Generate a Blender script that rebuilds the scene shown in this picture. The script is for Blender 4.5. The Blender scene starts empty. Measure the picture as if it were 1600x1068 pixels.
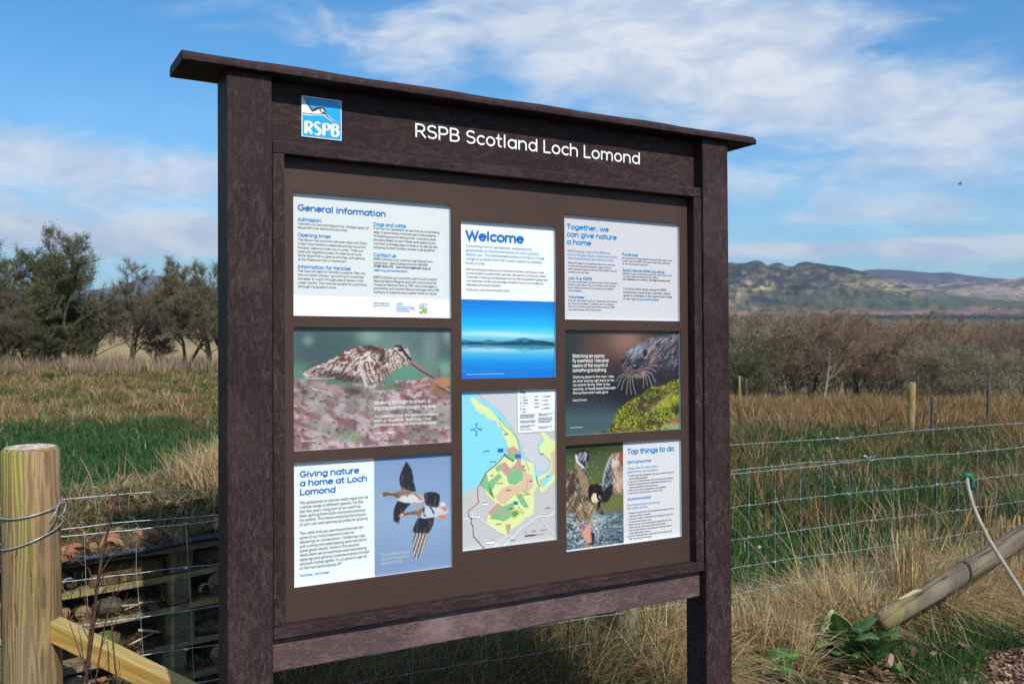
import bpy, math, random
import numpy as np
from mathutils import Matrix, Vector
S = bpy.context.scene
COL = S.collection
rng = np.random.default_rng(7)
random.seed(7)
R = math.radians
PI = math.pi

# ------------------------------------------------------------------ camera, sky, sun
EYE = 1.6
FPX = 1445.86                       # focal length in pixels of the 1600 px wide picture
PITCH = math.atan((534 - 505) / FPX)
cam = bpy.data.cameras.new('camera')
cam_o = bpy.data.objects.new('camera', cam)
COL.objects.link(cam_o)
cam.sensor_width = 36
cam.lens = 36 * FPX / 1600
cam_o.location = (0, 0, EYE)
cam_o.rotation_euler = (PI / 2 - PITCH, 0, 0)
cam.clip_end = 60000
cam.clip_start = 0.05
cam.dof.use_dof = True
cam.dof.focus_distance = 2.45
cam.dof.aperture_fstop = 10.0
S.camera = cam_o

SUN_AZ = R(149.6)                   # compass style: 0 = +Y, clockwise towards +X
SUN_EL = R(43.5)
W = bpy.data.worlds.new('World')
S.world = W
W.use_nodes = True
nt = W.node_tree
nt.nodes.clear()


class NB:
    """small helper that writes shader node trees"""
    def __init__(s, t):
        s.t = t
    def n(s, typ, **kw):
        x = s.t.nodes.new(typ)
        for k, v in kw.items():
            setattr(x, k, v)
        return x
    def put(s, sock, v):
        if v is None:
            return
        if hasattr(v, 'links') or hasattr(v, 'is_linked'):
            s.t.links.new(v, sock)
        else:
            if sock.type == 'RGBA' and len(v) == 3:
                v = (*v, 1)
            sock.default_value = v
    def m(s, op, a, b=None, c=None, clamp=False):
        x = s.n('ShaderNodeMath', operation=op, use_clamp=clamp)
        for i, v in enumerate((a, b, c)):
            s.put(x.inputs[i], v)
        return x.outputs[0]
    def vm(s, op, a, b=None, scale=None):
        x = s.n('ShaderNodeVectorMath', operation=op)
        s.put(x.inputs[0], a)
        s.put(x.inputs[1], b)
        if scale is not None:
            s.put(x.inputs[3], scale)
        return x.outputs[0]
    def mix(s, f, a, b, blend='MIX'):
        x = s.n('ShaderNodeMix', data_type='RGBA', blend_type=blend)
        s.put(x.inputs[0], f)
        s.put(x.inputs[6], a)
        s.put(x.inputs[7], b)
        return x.outputs[2]
    def noise(s, vec, scale, detail=3, rough=.55, dist=0, col=False):
        x = s.n('ShaderNodeTexNoise')
        s.put(x.inputs['Vector'], vec)
        s.put(x.inputs['Scale'], scale)
        s.put(x.inputs['Detail'], detail)
        s.put(x.inputs['Roughness'], rough)
        s.put(x.inputs['Distortion'], dist)
        return x.outputs[1 if col else 0]
    def ramp(s, f, stops, interp='LINEAR'):
        x = s.n('ShaderNodeValToRGB')
        s.put(x.inputs[0], f)
        cr = x.color_ramp
        cr.interpolation = interp
        while len(cr.elements) < len(stops):
            cr.elements.new(.5)
        for e, (p, c) in zip(cr.elements, stops):
            e.position = p
            e.color = (c, c, c, 1) if isinstance(c, (int, float)) else (*c, 1)
        return x.outputs[0]
    def sm(s, v, a, b, c=0., d=1.):
        x = s.n('ShaderNodeMapRange', interpolation_type='SMOOTHSTEP')
        s.put(x.inputs[0], v)
        for i, k in enumerate((a, b, c, d)):
            x.inputs[i + 1].default_value = k
        return x.outputs[0]
    def comb(s, x, y, z):
        n = s.n('ShaderNodeCombineXYZ')
        for i, v in enumerate((x, y, z)):
            s.put(n.inputs[i], v)
        return n.outputs[0]
    def sep(s, v):
        n = s.n('ShaderNodeSeparateXYZ')
        s.put(n.inputs[0], v)
        return n.outputs


def build_world():
    b = NB(nt)
    sky = b.n('ShaderNodeTexSky', sky_type='NISHITA')
    sky.sun_disc = False
    sky.sun_elevation = SUN_EL
    sky.sun_rotation = SUN_AZ
    sky.altitude = 0
    sky.air_density = 1.0
    sky.dust_density = 0.35
    sky.ozone_density = 2.2
    d = b.n('ShaderNodeTexCoord').outputs['Generated']
    x, y, z = b.sep(d)
    az = b.m('ARCTAN2', x, y)
    el = b.m('ARCSINE', z)
    # cloud layer seen in perspective: the direction met with a flat layer overhead
    zz = b.m('ADD', b.m('MAXIMUM', z, 0.0), 0.10)
    pl = b.comb(b.m('DIVIDE', x, zz), b.m('DIVIDE', y, zz), 0.0)
    pl = b.vm('MULTIPLY', pl, (1.0, 1.35, 1))
    warp = b.noise(pl, .8, 3, .5, 0, True)
    plw = b.vm('ADD', pl, b.vm('SCALE', b.vm('SUBTRACT', warp, (.5, .5, .5)), None, .9))
    n1 = b.noise(plw, 1.05, 7, .56)
    n2 = b.noise(plw, 4.2, 6, .62)
    flat = b.comb(b.m('MULTIPLY', az, 3.6), b.m('MULTIPLY', el, 9.0), 0.0)
    n3 = b.noise(flat, 2.3, 8, .6, .5)
    fine = b.m('ADD', b.m('MULTIPLY', n1, .20), b.m('ADD', b.m('MULTIPLY', n2, .14), b.m('MULTIPLY', n3, .66)))

    def blob(px, py, sx, sy, amp, tilt=0.):
        a0 = math.atan((px - 800) / FPX)
        e0 = math.atan((505 - py) / FPX * math.cos(a0))
        da = b.m('SUBTRACT', az, a0)
        de = b.m('SUBTRACT', b.m('SUBTRACT', el, e0), b.m('MULTIPLY', da, tilt))
        q = b.m('ADD', b.m('POWER', b.m('DIVIDE', da, sx / FPX), 2.), b.m('POWER', b.m('DIVIDE', de, sy / FPX), 2.))
        return b.m('MULTIPLY', b.m('EXPONENT', b.m('MULTIPLY', q, -1.)), amp)
    blobs = [blob(1010, 70, 300, 85, .42), blob(1240, 130, 240, 70, .25, -.12), blob(150, 268, 330, 50, .36),
             blob(1380, 250, 420, 75, .18), blob(1560, 190, 160, 70, .12), blob(1400, 335, 420, 30, .13),
             blob(1330, 388, 260, 13, .42), blob(1560, 395, 120, 20, .3), blob(150, 372, 330, 30, .42), blob(290, 350, 90, 14, .2),
             blob(520, 50, 300, 45, .07), blob(640, 75, 50, 60, .10), blob(110, 108, 170, 14, .06),
             blob(60, 60, 300, 60, -.2), blob(300, 150, 200, 50, -.1), blob(700, 160, 200, 45, -.05),
             blob(1500, 55, 170, 50, -.12), blob(1330, 365, 300, 9, -.1)]
    mask = blobs[0]
    for q in blobs[1:]:
        mask = b.m('ADD', mask, q)
    # cloud added outside the view, as thick as within it, to whiten the ambient
    off = b.m('SQRT', b.m('ADD', b.m('POWER', az, 2.), b.m('POWER', b.m('MULTIPLY', b.m('SUBTRACT', el, .15), 1.5), 2.)))
    mask = b.m('ADD', mask, b.sm(off, .6, 1.0, 0, .15))
    dens = b.m('ADD', fine, mask)
    a = b.m('ADD', b.sm(dens, .49, .78, 0, .78), b.sm(dens, .70, .95, 0, .2), clamp=True)
    # soft veil that thickens towards the horizon
    veil = b.sm(el, 0.0, .30, .42, 0.0)
    a = b.m('MAXIMUM', a, veil)
    shade = b.noise(flat, 3.4, 5, .6, .5)
    ccol = b.mix(b.sm(shade, .35, .66), (5.4, 6.3, 7.9), (7.9, 8.3, 8.9))
    # the deep clean blue of the photograph
    base = b.mix(1.0, sky.outputs[0], (.46, 1.10, 1.46), 'MULTIPLY')
    col = b.mix(a, base, ccol)
    bg = b.n('ShaderNodeBackground')
    b.put(bg.inputs[0], col)
    bg.inputs[1].default_value = .105
    out = b.n('ShaderNodeOutputWorld')
    nt.links.new(bg.outputs[0], out.inputs[0])


build_world()
sl = bpy.data.lights.new('sun', 'SUN')
sl.energy = 4.8
sl.angle = R(.53)
sl.color = (1, .925, .80)
so = bpy.data.objects.new('sun', sl)
COL.objects.link(so)
sd = Vector((math.sin(SUN_AZ) * math.cos(SUN_EL), math.cos(SUN_AZ) * math.cos(SUN_EL), math.sin(SUN_EL)))
so.rotation_euler = sd.to_track_quat('Z', 'Y').to_euler()
so.location = (6, -8, 9)
S.view_settings.view_transform = 'Standard'
S.view_settings.look = 'None'
S.view_settings.gamma = 1
S.view_settings.exposure = 0
S.view_settings.use_curve_mapping = False
S.cycles.max_bounces = 6
S.cycles.transparent_max_bounces = 8
S.cycles.volume_bounces = 0
S.cycles.use_denoising = True

# ------------------------------------------------------------------ helpers

def at(px, py, Y):
    """point at distance Y in front of the eye, measured from the photograph"""
    cx, cy = (px - 800) / FPX, (py - 534) / FPX
    c, s = math.cos(PITCH), math.sin(PITCH)
    d = np.array([cx, c - cy * s, -s - cy * c])
    d = d * (Y / d[1])
    return np.array([d[0], d[1], d[2] + EYE])


def srgb(*c):
    return tuple(((v / 255 + .055) / 1.055) ** 2.4 if v > 10 else v / 255 / 12.92 for v in c)


def tag(o, label=None, cat=None, group=None, kind=None):
    if label: o['label'] = label
    if cat: o['category'] = cat
    if group: o['group'] = group
    if kind: o['kind'] = kind
    return o


def empty(name, loc=(0, 0, 0), rz=0, parent=None):
    o = bpy.data.objects.new(name, None)
    COL.objects.link(o)
    o.location = loc
    o.rotation_euler = (0, 0, rz)
    o.empty_display_size = .1
    if parent: o.parent = parent
    return o


def link(name, me, parent=None, loc=None, rot=None):
    o = bpy.data.objects.new(name, me)
    COL.objects.link(o)
    if parent: o.parent = parent
    if loc is not None: o.location = loc
    if rot is not None: o.rotation_euler = rot
    return o


def np_mesh(name, V, F, mat=None, smooth=False, col=None):
    """V (n,3); F one array (m,k) or a list of such arrays"""
    V = np.asarray(V, np.float32)
    Fs = [np.asarray(f, np.int32) for f in (F if isinstance(F, list) else [F])]
    Fs = [f for f in Fs if len(f)]
    me = bpy.data.meshes.new(name)
    me.vertices.add(len(V))
    me.vertices.foreach_set('co', V.ravel())
    loops = np.concatenate([f.ravel() for f in Fs])
    tot = np.concatenate([np.full(len(f), f.shape[1], np.int32) for f in Fs])
    start = np.concatenate([[0], np.cumsum(tot)[:-1]]).astype(np.int32)
    me.loops.add(len(loops))
    me.loops.foreach_set('vertex_index', loops)
    me.polygons.add(len(tot))
    me.polygons.foreach_set('loop_start', start)
    me.polygons.foreach_set('loop_total', tot)
    if smooth:
        me.polygons.foreach_set('use_smooth', np.ones(len(tot), bool))
    me.update(calc_edges=True)
    if col is not None:
        ca = me.color_attributes.new('Col', 'FLOAT_COLOR', 'POINT')
        c4 = np.ones((len(V), 4), np.float32)
        c4[:, :3] = col
        ca.data.foreach_set('color', c4.ravel())
    if mat: me.materials.append(mat)
    return me


class MB:
    """collects simple shapes and links them as one mesh object"""
    def __init__(s):
        s.v = []; s.f = []; s.n = 0; s.m = []
    def add(s, V, F, mi=0):
        s.v += [tuple(map(float, p)) for p in V]
        s.f += [tuple(i + s.n for i in f) for f in F]
        s.m += [mi] * len(F)
        s.n += len(V)
    def box(s, x0, x1, y0, y1, z0, z1, mi=0, jit=0.):
        V = [(x, y, z) for x in (x0, x1) for y in (y0, y1) for z in (z0, z1)]
        if jit: V = [tuple(c + random.uniform(-jit, jit) for c in p) for p in V]
        s.add(V, [(0, 1, 3, 2), (4, 6, 7, 5), (0, 4, 5, 1), (2, 3, 7, 6), (0, 2, 6, 4), (1, 5, 7, 3)], mi)
    def tube(s, pts, rad, k=8, cap=True, mi=0, squash=1.):
        pts = [np.asarray(p, float) for p in pts]
        if not hasattr(rad, '__len__'): rad = [rad] * len(pts)
        V = []; F = []
        up = np.array([0, 0, 1.])
        pu = None
        for i, p in enumerate(pts):
            d = pts[min(i + 1, len(pts) - 1)] - pts[max(i - 1, 0)]
            d /= np.linalg.norm(d) + 1e-12
            if pu is None:
                u = np.cross(d, up if abs(d[2]) < .9 else np.array([1., 0, 0]))
            else:
                u = pu - d * (pu @ d)
            u /= np.linalg.norm(u) + 1e-12
            pu = u
            w = np.cross(d, u)
            for j in range(k):
                a = 2 * PI * j / k
                V.append(p + rad[i] * (math.cos(a) * u + squash * math.sin(a) * w))
        for i in range(len(pts) - 1):
            for j in range(k):
                a, b_ = i * k + j, i * k + (j + 1) % k
                F.append((a, b_, b_ + k, a + k))
        if cap:
            F.append(tuple(range(k))[::-1])
            F.append(tuple(range((len(pts) - 1) * k, len(pts) * k)))
        s.add(V, F, mi)
    def mesh(s, name, mats, smooth=False):
        me = bpy.data.meshes.new(name)
        me.from_pydata(s.v, [], s.f)
        for m_ in (mats if isinstance(mats, (list, tuple)) else [mats]): me.materials.append(m_)
        me.polygons.foreach_set('material_index', s.m)
        if smooth: me.polygons.foreach_set('use_smooth', [True] * len(s.f))
        me.update()
        return me
    def build(s, name, mats, parent=None, smooth=False, bevel=0., loc=None, rot=None, seg=2):
        o = link(name, s.mesh(name, mats, smooth), parent, loc, rot)
        if bevel:
            md = o.modifiers.new('Bevel', 'BEVEL')
            md.width = bevel; md.segments = seg; md.limit_method = 'ANGLE'; md.angle_limit = R(40)
        return o


def fbm(x, y, oct=4, seed=0, gain=.5):
    """value noise, 0..1"""
    out = np.zeros_like(x, float); amp = 1.; tot = 0.
    for o in range(oct):
        g = np.random.default_rng(seed * 31 + o).random((64, 64))
        xi = np.floor(x).astype(int); yi = np.floor(y).astype(int)
        fx = x - xi; fy = y - yi
        fx = fx * fx * (3 - 2 * fx); fy = fy * fy * (3 - 2 * fy)
        a = g[xi & 63, yi & 63]; b = g[(xi + 1) & 63, yi & 63]; c = g[xi & 63, (yi + 1) & 63]; d = g[(xi + 1) & 63, (yi + 1) & 63]
        out += amp * ((a * (1 - fx) + b * fx) * (1 - fy) + (c * (1 - fx) + d * fx) * fy)
        tot += amp; amp *= gain
        x = x * 2.03 + 11.7; y = y * 2.03 + 5.3
    return out / tot


def sstep(x, a, b):
    t = np.clip((x - a) / (b - a), 0, 1)
    return t * t * (3 - 2 * t)


def mat(name, color=(.5, .5, .5), rough=.7, spec=.5, metal=0.):
    m_ = bpy.data.materials.new(name)
    m_.use_nodes = True
    p = m_.node_tree.nodes['Principled BSDF']
    p.inputs['Base Color'].default_value = (*color, 1)
    p.inputs['Roughness'].default_value = rough
    p.inputs['Specular IOR Level'].default_value = spec
    p.inputs['Metallic'].default_value = metal
    return m_


def nmat(name, rough=.7, spec=.4):
    m_ = mat(name, rough=rough, spec=spec)
    return m_, NB(m_.node_tree), m_.node_tree.nodes['Principled BSDF']


def bump(b, p, h, strength, dist):
    n = b.n('ShaderNodeBump')
    n.inputs['Strength'].default_value = strength
    n.inputs['Distance'].default_value = dist
    b.put(n.inputs['Height'], h)
    b.put(p.inputs['Normal'], n.outputs[0])


def vcol_mat(name, rough=.8, spec=.3, trans=0.):
    m_, b, p = nmat(name, rough, spec)
    a = b.n('ShaderNodeAttribute', attribute_name='Col')
    b.put(p.inputs['Base Color'], a.outputs['Color'])
    if trans:
        t = b.n('ShaderNodeBsdfTranslucent')
        b.put(t.inputs[0], a.outputs['Color'])
        mx = b.n('ShaderNodeMixShader')
        mx.inputs[0].default_value = trans
        b.t.links.new(p.outputs[0], mx.inputs[1])
        b.t.links.new(t.outputs[0], mx.inputs[2])
        b.t.links.new(mx.outputs[0], b.t.nodes['Material Output'].inputs[0])
    return m_


def plastic_wood(name, dark, light, axis=2, pale=0.):
    """recycled plastic lumber: purple brown, dragged pale scuffs and pits along its length"""
    m_, b, p = nmat(name, .62, .10)
    co = b.n('ShaderNodeTexCoord').outputs['Object']
    info = b.n('ShaderNodeObjectInfo').outputs['Random']
    co = b.vm('ADD', co, b.comb(b.m('MULTIPLY', info, 7.), b.m('MULTIPLY', info, 13.), b.m('MULTIPLY', info, 5.)))
    sc = [1., 1., 1.]; sc[axis] = .35
    st = b.vm('MULTIPLY', co, tuple(sc))
    big = b.noise(st, 9, 4, .6, .6)
    med = b.noise(st, 70, 5, .7, 1.6)
    fine = b.noise(b.vm('MULTIPLY', co, (1, 1, 1)), 420, 3, .75, .8)
    scr = b.n('ShaderNodeTexVoronoi', feature='F1')
    b.put(scr.inputs['Vector'], b.vm('ADD', st, b.vm('SCALE', b.noise(co, 30, 3, .6, 0, True), None, .05)))
    scr.inputs['Scale'].default_value = 260
    pits = b.sm(scr.outputs[0], .0, .35, 1, 0)
    f = b.m('ADD', b.m('MULTIPLY', b.sm(med, .42, .72), .55), b.m('MULTIPLY', b.sm(fine, .42, .75), .55))
    f = b.m('MULTIPLY', f, b.sm(big, .25, .75, .45, 1.25))
    c = b.mix(f, dark, light)
    c = b.mix(b.m('MULTIPLY', pits, .35), c, tuple(v * .5 for v in dark))
    pale_n = b.sm(b.noise(co, 3.2, 5, .65), .5, .8)
    c = b.mix(b.m('MULTIPLY', pale_n, .3 + pale), c, tuple(v * 1.25 for v in light))
    fleck = b.m('GREATER_THAN', b.noise(co, 160, 2, .5), .80)
    c = b.mix(b.m('MULTIPLY', fleck, .6), c, (.42, .38, .36))
    b.put(p.inputs['Base Color'], c)
    b.put(p.inputs['Roughness'], b.sm(med, .3, .7, .48, .75))
    h = b.m('ADD', b.m('MULTIPLY', med, .8), b.m('ADD', b.m('MULTIPLY', fine, .45), b.m('MULTIPLY', pits, -.35)))
    bump(b, p, h, .55, .0016)
    return m_


def wood_mat(name, c1, c2, tint=None, axis=2, scale=1., rough=.75, grey=0.):
    """grain runs along the given axis, figured round a few knots"""
    m_, b, p = nmat(name, rough, .3)
    co = b.n('ShaderNodeTexCoord').outputs['Object']
    info = b.n('ShaderNodeObjectInfo').outputs['Random']
    co = b.vm('ADD', co, b.comb(info, b.m('MULTIPLY', info, 3.), b.m('MULTIPLY', info, 9.)))
    sc = [1., 1., 1.]; sc[axis] = .16
    st = b.vm('MULTIPLY', co, tuple(sc))
    wz = b.noise(b.vm('MULTIPLY', co, tuple(1 if v == 1 else .45 for v in sc)), 9 * scale, 3, .5)
    w = b.m('SINE', b.m('ADD', b.m('MULTIPLY', wz, 55.), b.m('MULTIPLY', b.noise(st, 60 * scale, 3, .6), 5.)))
    fib = b.noise(st, 240 * scale, 3, .7)
    f = b.m('ADD', b.sm(w, -.6, .9, 0, .62), b.m('MULTIPLY', fib, .38))
    c = b.mix(f, c1, c2)
    if tint:
        tn = b.sm(b.noise(st, 14 * scale, 4, .6), .42, .66)
        c = b.mix(b.m('MULTIPLY', tn, .75), c, tint)
    if grey:
        gn = b.sm(b.noise(st, 7 * scale, 5, .65), .4, .7)
        c = b.mix(b.m('MULTIPLY', gn, grey), c, (.22, .2, .17))
    b.put(p.inputs['Base Color'], c)
    bump(b, p, b.m('ADD', f, fib), .5, .0015)
    return m_


def speck_mat(name, c1, c2, scale=40, rough=.85, c3=None, bs=.5, bd=.004, metal=0.):
    m_, b, p = nmat(name, rough, .35)
    co = b.n('ShaderNodeTexCoord').outputs['Object']
    n = b.noise(co, scale, 5, .65, .3)
    c = b.mix(b.sm(n, .35, .65), c1, c2)
    if c3: c = b.mix(b.sm(b.noise(co, scale * .3, 4, .6), .5, .68), c, c3)
    b.put(p.inputs['Base Color'], c)
    p.inputs['Metallic'].default_value = metal
    bump(b, p, n, bs, bd)
    return m_

# ------------------------------------------------------------------ rounded lettering, drawn stroke by stroke
def arc(cx, cy, rx, ry, a0, a1, q=1.):
    n = max(3, int(abs(a1 - a0) / 22 * q))
    return [(cx + rx * math.cos(R(a0 + (a1 - a0) * i / n)), cy + ry * math.sin(R(a0 + (a1 - a0) * i / n))) for i in range(n + 1)]


XH = .70
O_ = arc(.33, .35, .26, .35, 0, 360)
GL = {
 'a': (.68, [O_, [(.59, 0), (.59, .7)]]), 'b': (.68, [[(.08, 0), (.08, 1)], arc(.34, .35, .26, .35, 0, 360)]),
 'c': (.56, [arc(.33, .35, .26, .35, 50, 310)]), 'd': (.68, [O_, [(.59, 0), (.59, 1)]]),
 'e': (.64, [[(.08, .38), (.58, .38)] + arc(.33, .35, .26, .35, 8, 310)]),
 'f': (.38, [[(.16, 0), (.16, .78)] + arc(.33, .78, .17, .22, 180, 90), [(.02, .66), (.34, .66)]]),
 'g': (.68, [O_, [(.59, .7), (.59, -.02)] + arc(.34, -.02, .25, .26, 0, -140)]),
 'h': (.66, [[(.08, 0), (.08, 1)], [(.08, .40)] + arc(.32, .44, .24, .26, 165, 0) + [(.56, 0)]]),
 'i': (.26, [[(.12, 0), (.12, .68)], [(.12, .93), (.12, .94)]]),
 'j': (.28, [[(.14, .68), (.14, -.05)] + arc(-.02, -.06, .16, .2, 0, -80), [(.14, .93), (.14, .94)]]),
 'k': (.58, [[(.08, 0), (.08, 1)], [(.50, .68), (.10, .33)], [(.24, .44), (.53, 0)]]),
 'l': (.26, [[(.12, 0), (.12, 1)]]),
 'm': (.98, [[(.08, 0), (.08, .7)], [(.08, .42)] + arc(.28, .46, .20, .24, 165, 0) + [(.48, 0)], [(.48, .42)] + arc(.69, .46, .20, .24, 165, 0) + [(.89, 0)]]),
 'n': (.66, [[(.08, 0), (.08, .7)], [(.08, .40)] + arc(.32, .44, .24, .26, 165, 0) + [(.56, 0)]]),
 'o': (.66, [O_]), 'p': (.68, [[(.08, -.28), (.08, .7)], arc(.34, .35, .26, .35, 0, 360)]),
 'q': (.68, [O_, [(.59, -.28), (.59, .7)]]), 'r': (.40, [[(.08, 0), (.08, .7)], [(.08, .42)] + arc(.34, .42, .26, .27, 165, 85)]),
 's': (.52, [arc(.27, .52, .19, .18, 40, 230) + arc(.26, .18, .21, .18, 60, -145)]),
 't': (.40, [[(.16, .95), (.16, .18)] + arc(.32, .18, .16, .18, 180, 270), [(.02, .67), (.35, .67)]]),
 'u': (.66, [[(.08, .7), (.08, .27)] + arc(.32, .26, .24, .26, 180, 350), [(.57, .7), (.57, 0)]]),
 'v': (.56, [[(.04, .7), (.28, .0), (.52, .7)]]), 'w': (.86, [[(.04, .7), (.23, 0), (.43, .62), (.63, 0), (.82, .7)]]),
 'x': (.54, [[(.05, .7), (.49, 0)], [(.49, .7), (.05, 0)]]), 'y': (.56, [[(.04, .7), (.29, .05)], [(.52, .7), (.22, -.27), (.08, -.27)]]),
 'z': (.52, [[(.06, .7), (.46, .7), (.06, 0), (.48, 0)]]),
 'A': (.76, [[(.04, 0), (.38, 1), (.72, 0)], [(.15, .32), (.61, .32)]]),
 'B': (.70, [[(.09, 0), (.09, 1), (.34, 1)] + arc(.36, .76, .20, .24, 90, -90) + [(.09, .52)], [(.36, .52)] + arc(.38, .26, .24, .26, 90, -90) + [(.09, 0)]]),
 'C': (.76, [arc(.43, .5, .36, .5, 50, 310)]), 'D': (.78, [[(.09, 0), (.09, 1), (.30, 1)] + arc(.32, .5, .38, .5, 90, -90) + [(.09, 0)]]),
 'E': (.62, [[(.56, 1), (.09, 1), (.09, 0), (.57, 0)], [(.09, .52), (.50, .52)]]), 'F': (.58, [[(.55, 1), (.09, 1), (.09, 0)], [(.09, .5), (.48, .5)]]),
 'G': (.82, [arc(.43, .5, .36, .5, 50, 330) + [(.74, .45), (.47, .45)]]), 'H': (.78, [[(.09, 0), (.09, 1)], [(.68, 0), (.68, 1)], [(.09, .52), (.68, .52)]]),
 'I': (.26, [[(.12, 0), (.12, 1)]]), 'J': (.52, [[(.42, 1), (.42, .25)] + arc(.23, .24, .19, .24, 0, -160)]),
 'K': (.68, [[(.09, 0), (.09, 1)], [(.60, 1), (.11, .45)], [(.26, .60), (.64, 0)]]), 'L': (.56, [[(.09, 1), (.09, 0), (.52, 0)]]),
 'M': (.92, [[(.09, 0), (.09, 1), (.46, .3), (.82, 1), (.82, 0)]]), 'N': (.80, [[(.09, 0), (.09, 1), (.70, 0), (.70, 1)]]),
 'O': (.90, [arc(.45, .5, .38, .5, 0, 360)]), 'P': (.66, [[(.09, 0), (.09, 1), (.34, 1)] + arc(.36, .72, .24, .28, 90, -90) + [(.09, .44)]]),
 'Q': (.90, [arc(.45, .5, .38, .5, 0, 360), [(.5, .25), (.8, -.05)]]),
 'R': (.70, [[(.09, 0), (.09, 1), (.34, 1)] + arc(.36, .72, .24, .28, 90, -90) + [(.09, .44)], [(.36, .44), (.64, 0)]]),
 'S': (.64, [arc(.33, .745, .25, .25, 40, 232) + arc(.32, .26, .26, .26, 58, -145)]),
 'T': (.64, [[(.03, 1), (.61, 1)], [(.32, 1), (.32, 0)]]), 'U': (.76, [[(.09, 1), (.09, .32)] + arc(.38, .31, .29, .31, 180, 360) + [(.67, 1)]]),
 'V': (.72, [[(.04, 1), (.36, 0), (.68, 1)]]), 'W': (1.04, [[(.04, 1), (.28, 0), (.52, .9), (.76, 0), (1.0, 1)]]),
 'X': (.68, [[(.06, 1), (.62, 0)], [(.62, 1), (.06, 0)]]), 'Y': (.66, [[(.04, 1), (.33, .45), (.62, 1)], [(.33, .45), (.33, 0)]]), 'Z': (.64, [[(.06, 1), (.58, 1), (.06, 0), (.59, 0)]]),
 '0': (.64, [arc(.32, .5, .25, .5, 0, 360)]), '1': (.40, [[(.06, .8), (.22, 1), (.22, 0)]]),
 '2': (.60, [arc(.30, .72, .23, .28, 170, -30) + [(.06, 0), (.55, 0)]]), '3': (.60, [arc(.28, .75, .22, .25, 150, -90) + arc(.28, .25, .25, .26, 90, -150)]),
 '4': (.62, [[(.44, 0), (.44, 1), (.05, .25), (.58, .25)]]), '5': (.60, [[(.50, 1), (.14, 1), (.10, .56)] + arc(.29, .32, .25, .32, 130, -140)]),
 '6': (.62, [[(.44, 1), (.12, .5)] + arc(.32, .3, .25, .3, 150, 510)]), '7': (.56, [[(.05, 1), (.52, 1), (.2, 0)]]),
 '8': (.62, [arc(.31, .75, .21, .25, -90, 270), arc(.31, .25, .25, .25, 90, 450)]), '9': (.62, [[(.18, 0), (.5, .5)] + arc(.30, .7, .25, .3, -30, 330)]),
 '.': (.24, [[(.11, .0), (.11, .01)]]), ',': (.24, [[(.12, .02), (.07, -.14)]]), '!': (.26, [[(.12, 1), (.12, .3)], [(.12, .0), (.12, .01)]]),
 "'": (.20, [[(.10, 1), (.09, .76)]]), '-': (.40, [[(.06, .36), (.33, .36)]]), '/': (.44, [[(.03, -.1), (.40, 1.05)]]),
 '@': (.95, [arc(.46, .4, .18, .2, 0, 360), [(.64, .6), (.64, .3)] + arc(.47, .36, .38, .46, -20, 300)]), '(': (.3, [arc(.34, .42, .24, .62, 130, 230)]),
 ')': (.3, [arc(-.05, .42, .24, .62, 50, -50)]), ' ': (.27, []), '&': (.78, [[(.70, 0), (.22, .68)] + arc(.36, .80, .17, .18, 200, -40) + [(.12, .35)] + arc(.30, .24, .22, .24, 150, 330) + [(.62, .42)]]),
 '?': (.56, [arc(.27, .74, .22, .26, 170, -60) + [(.27, .45), (.27, .3)], [(.27, .0), (.27, .01)]]),
 '%': (.8, [arc(.18, .78, .13, .2, 0, 360), arc(.6, .22, .13, .2, 0, 360), [(.62, 1), (.16, 0)]]), ':': (.24, [[(.11, 0), (.11, .01)], [(.11, .5), (.11, .51)]]),
}


def ribbon(V, F, pts, hw, z, caps=3, closed=False, hws=None):
    """flat band along a line with mitred joints and round ends"""
    P = np.array(pts, float)
    keep = [0] + [i for i in range(1, len(P)) if np.hypot(*(P[i] - P[i - 1])) > 1e-7]
    P = P[keep]
    if hws is not None: hws = np.asarray(hws)[keep]
    n = len(P)
    if n < 2: return
    closed = closed or (n > 3 and np.hypot(*(P[0] - P[-1])) < hw * .2)
    if closed and np.hypot(*(P[0] - P[-1])) < hw * .2: P = P[:-1]; n -= 1
    d = np.diff(np.vstack([P, P[:1]]), axis=0) if closed else np.diff(P, axis=0)
    d /= np.hypot(d[:, 0], d[:, 1])[:, None] + 1e-12
    nr = np.stack([-d[:, 1], d[:, 0]], 1)
    base = len(V)
    for i in range(n):
        if closed: a, b = nr[i - 1], nr[i]
        else: a, b = nr[max(i - 1, 0)], nr[min(i, n - 2)]
        m_ = a + b
        L = m_ @ m_
        m_ = m_ * (2 / L) if L > .25 else m_ / (math.sqrt(L) + 1e-9) * 1.3
        h = hw if hws is None else hws[i]
        V.append((*(P[i] + m_ * h), z)); V.append((*(P[i] - m_ * h), z))
    for i in range(n if closed else n - 1):
        j = (i + 1) % n
        F.append((base + 2 * i + 1, base + 2 * j + 1, base + 2 * j, base + 2 * i))
    if not closed and caps:
        for e in (0, 1):
            c = P[0] if e == 0 else P[-1]
            dd = -d[0] if e == 0 else d[-1]
            nn = np.array([-dd[1], dd[0]])
            h = hw if hws is None else hws[0 if e == 0 else -1]
            b0 = len(V)
            for k in range(caps + 2):
                a = PI * k / (caps + 1)
                V.append((*(c - nn * math.cos(a) * h + dd * math.sin(a) * h), z))
            F.append(tuple(range(b0, b0 + caps + 2)))


def text_width(t, track=0.):
    return sum(GL[c][0] + track for c in t)


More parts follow.
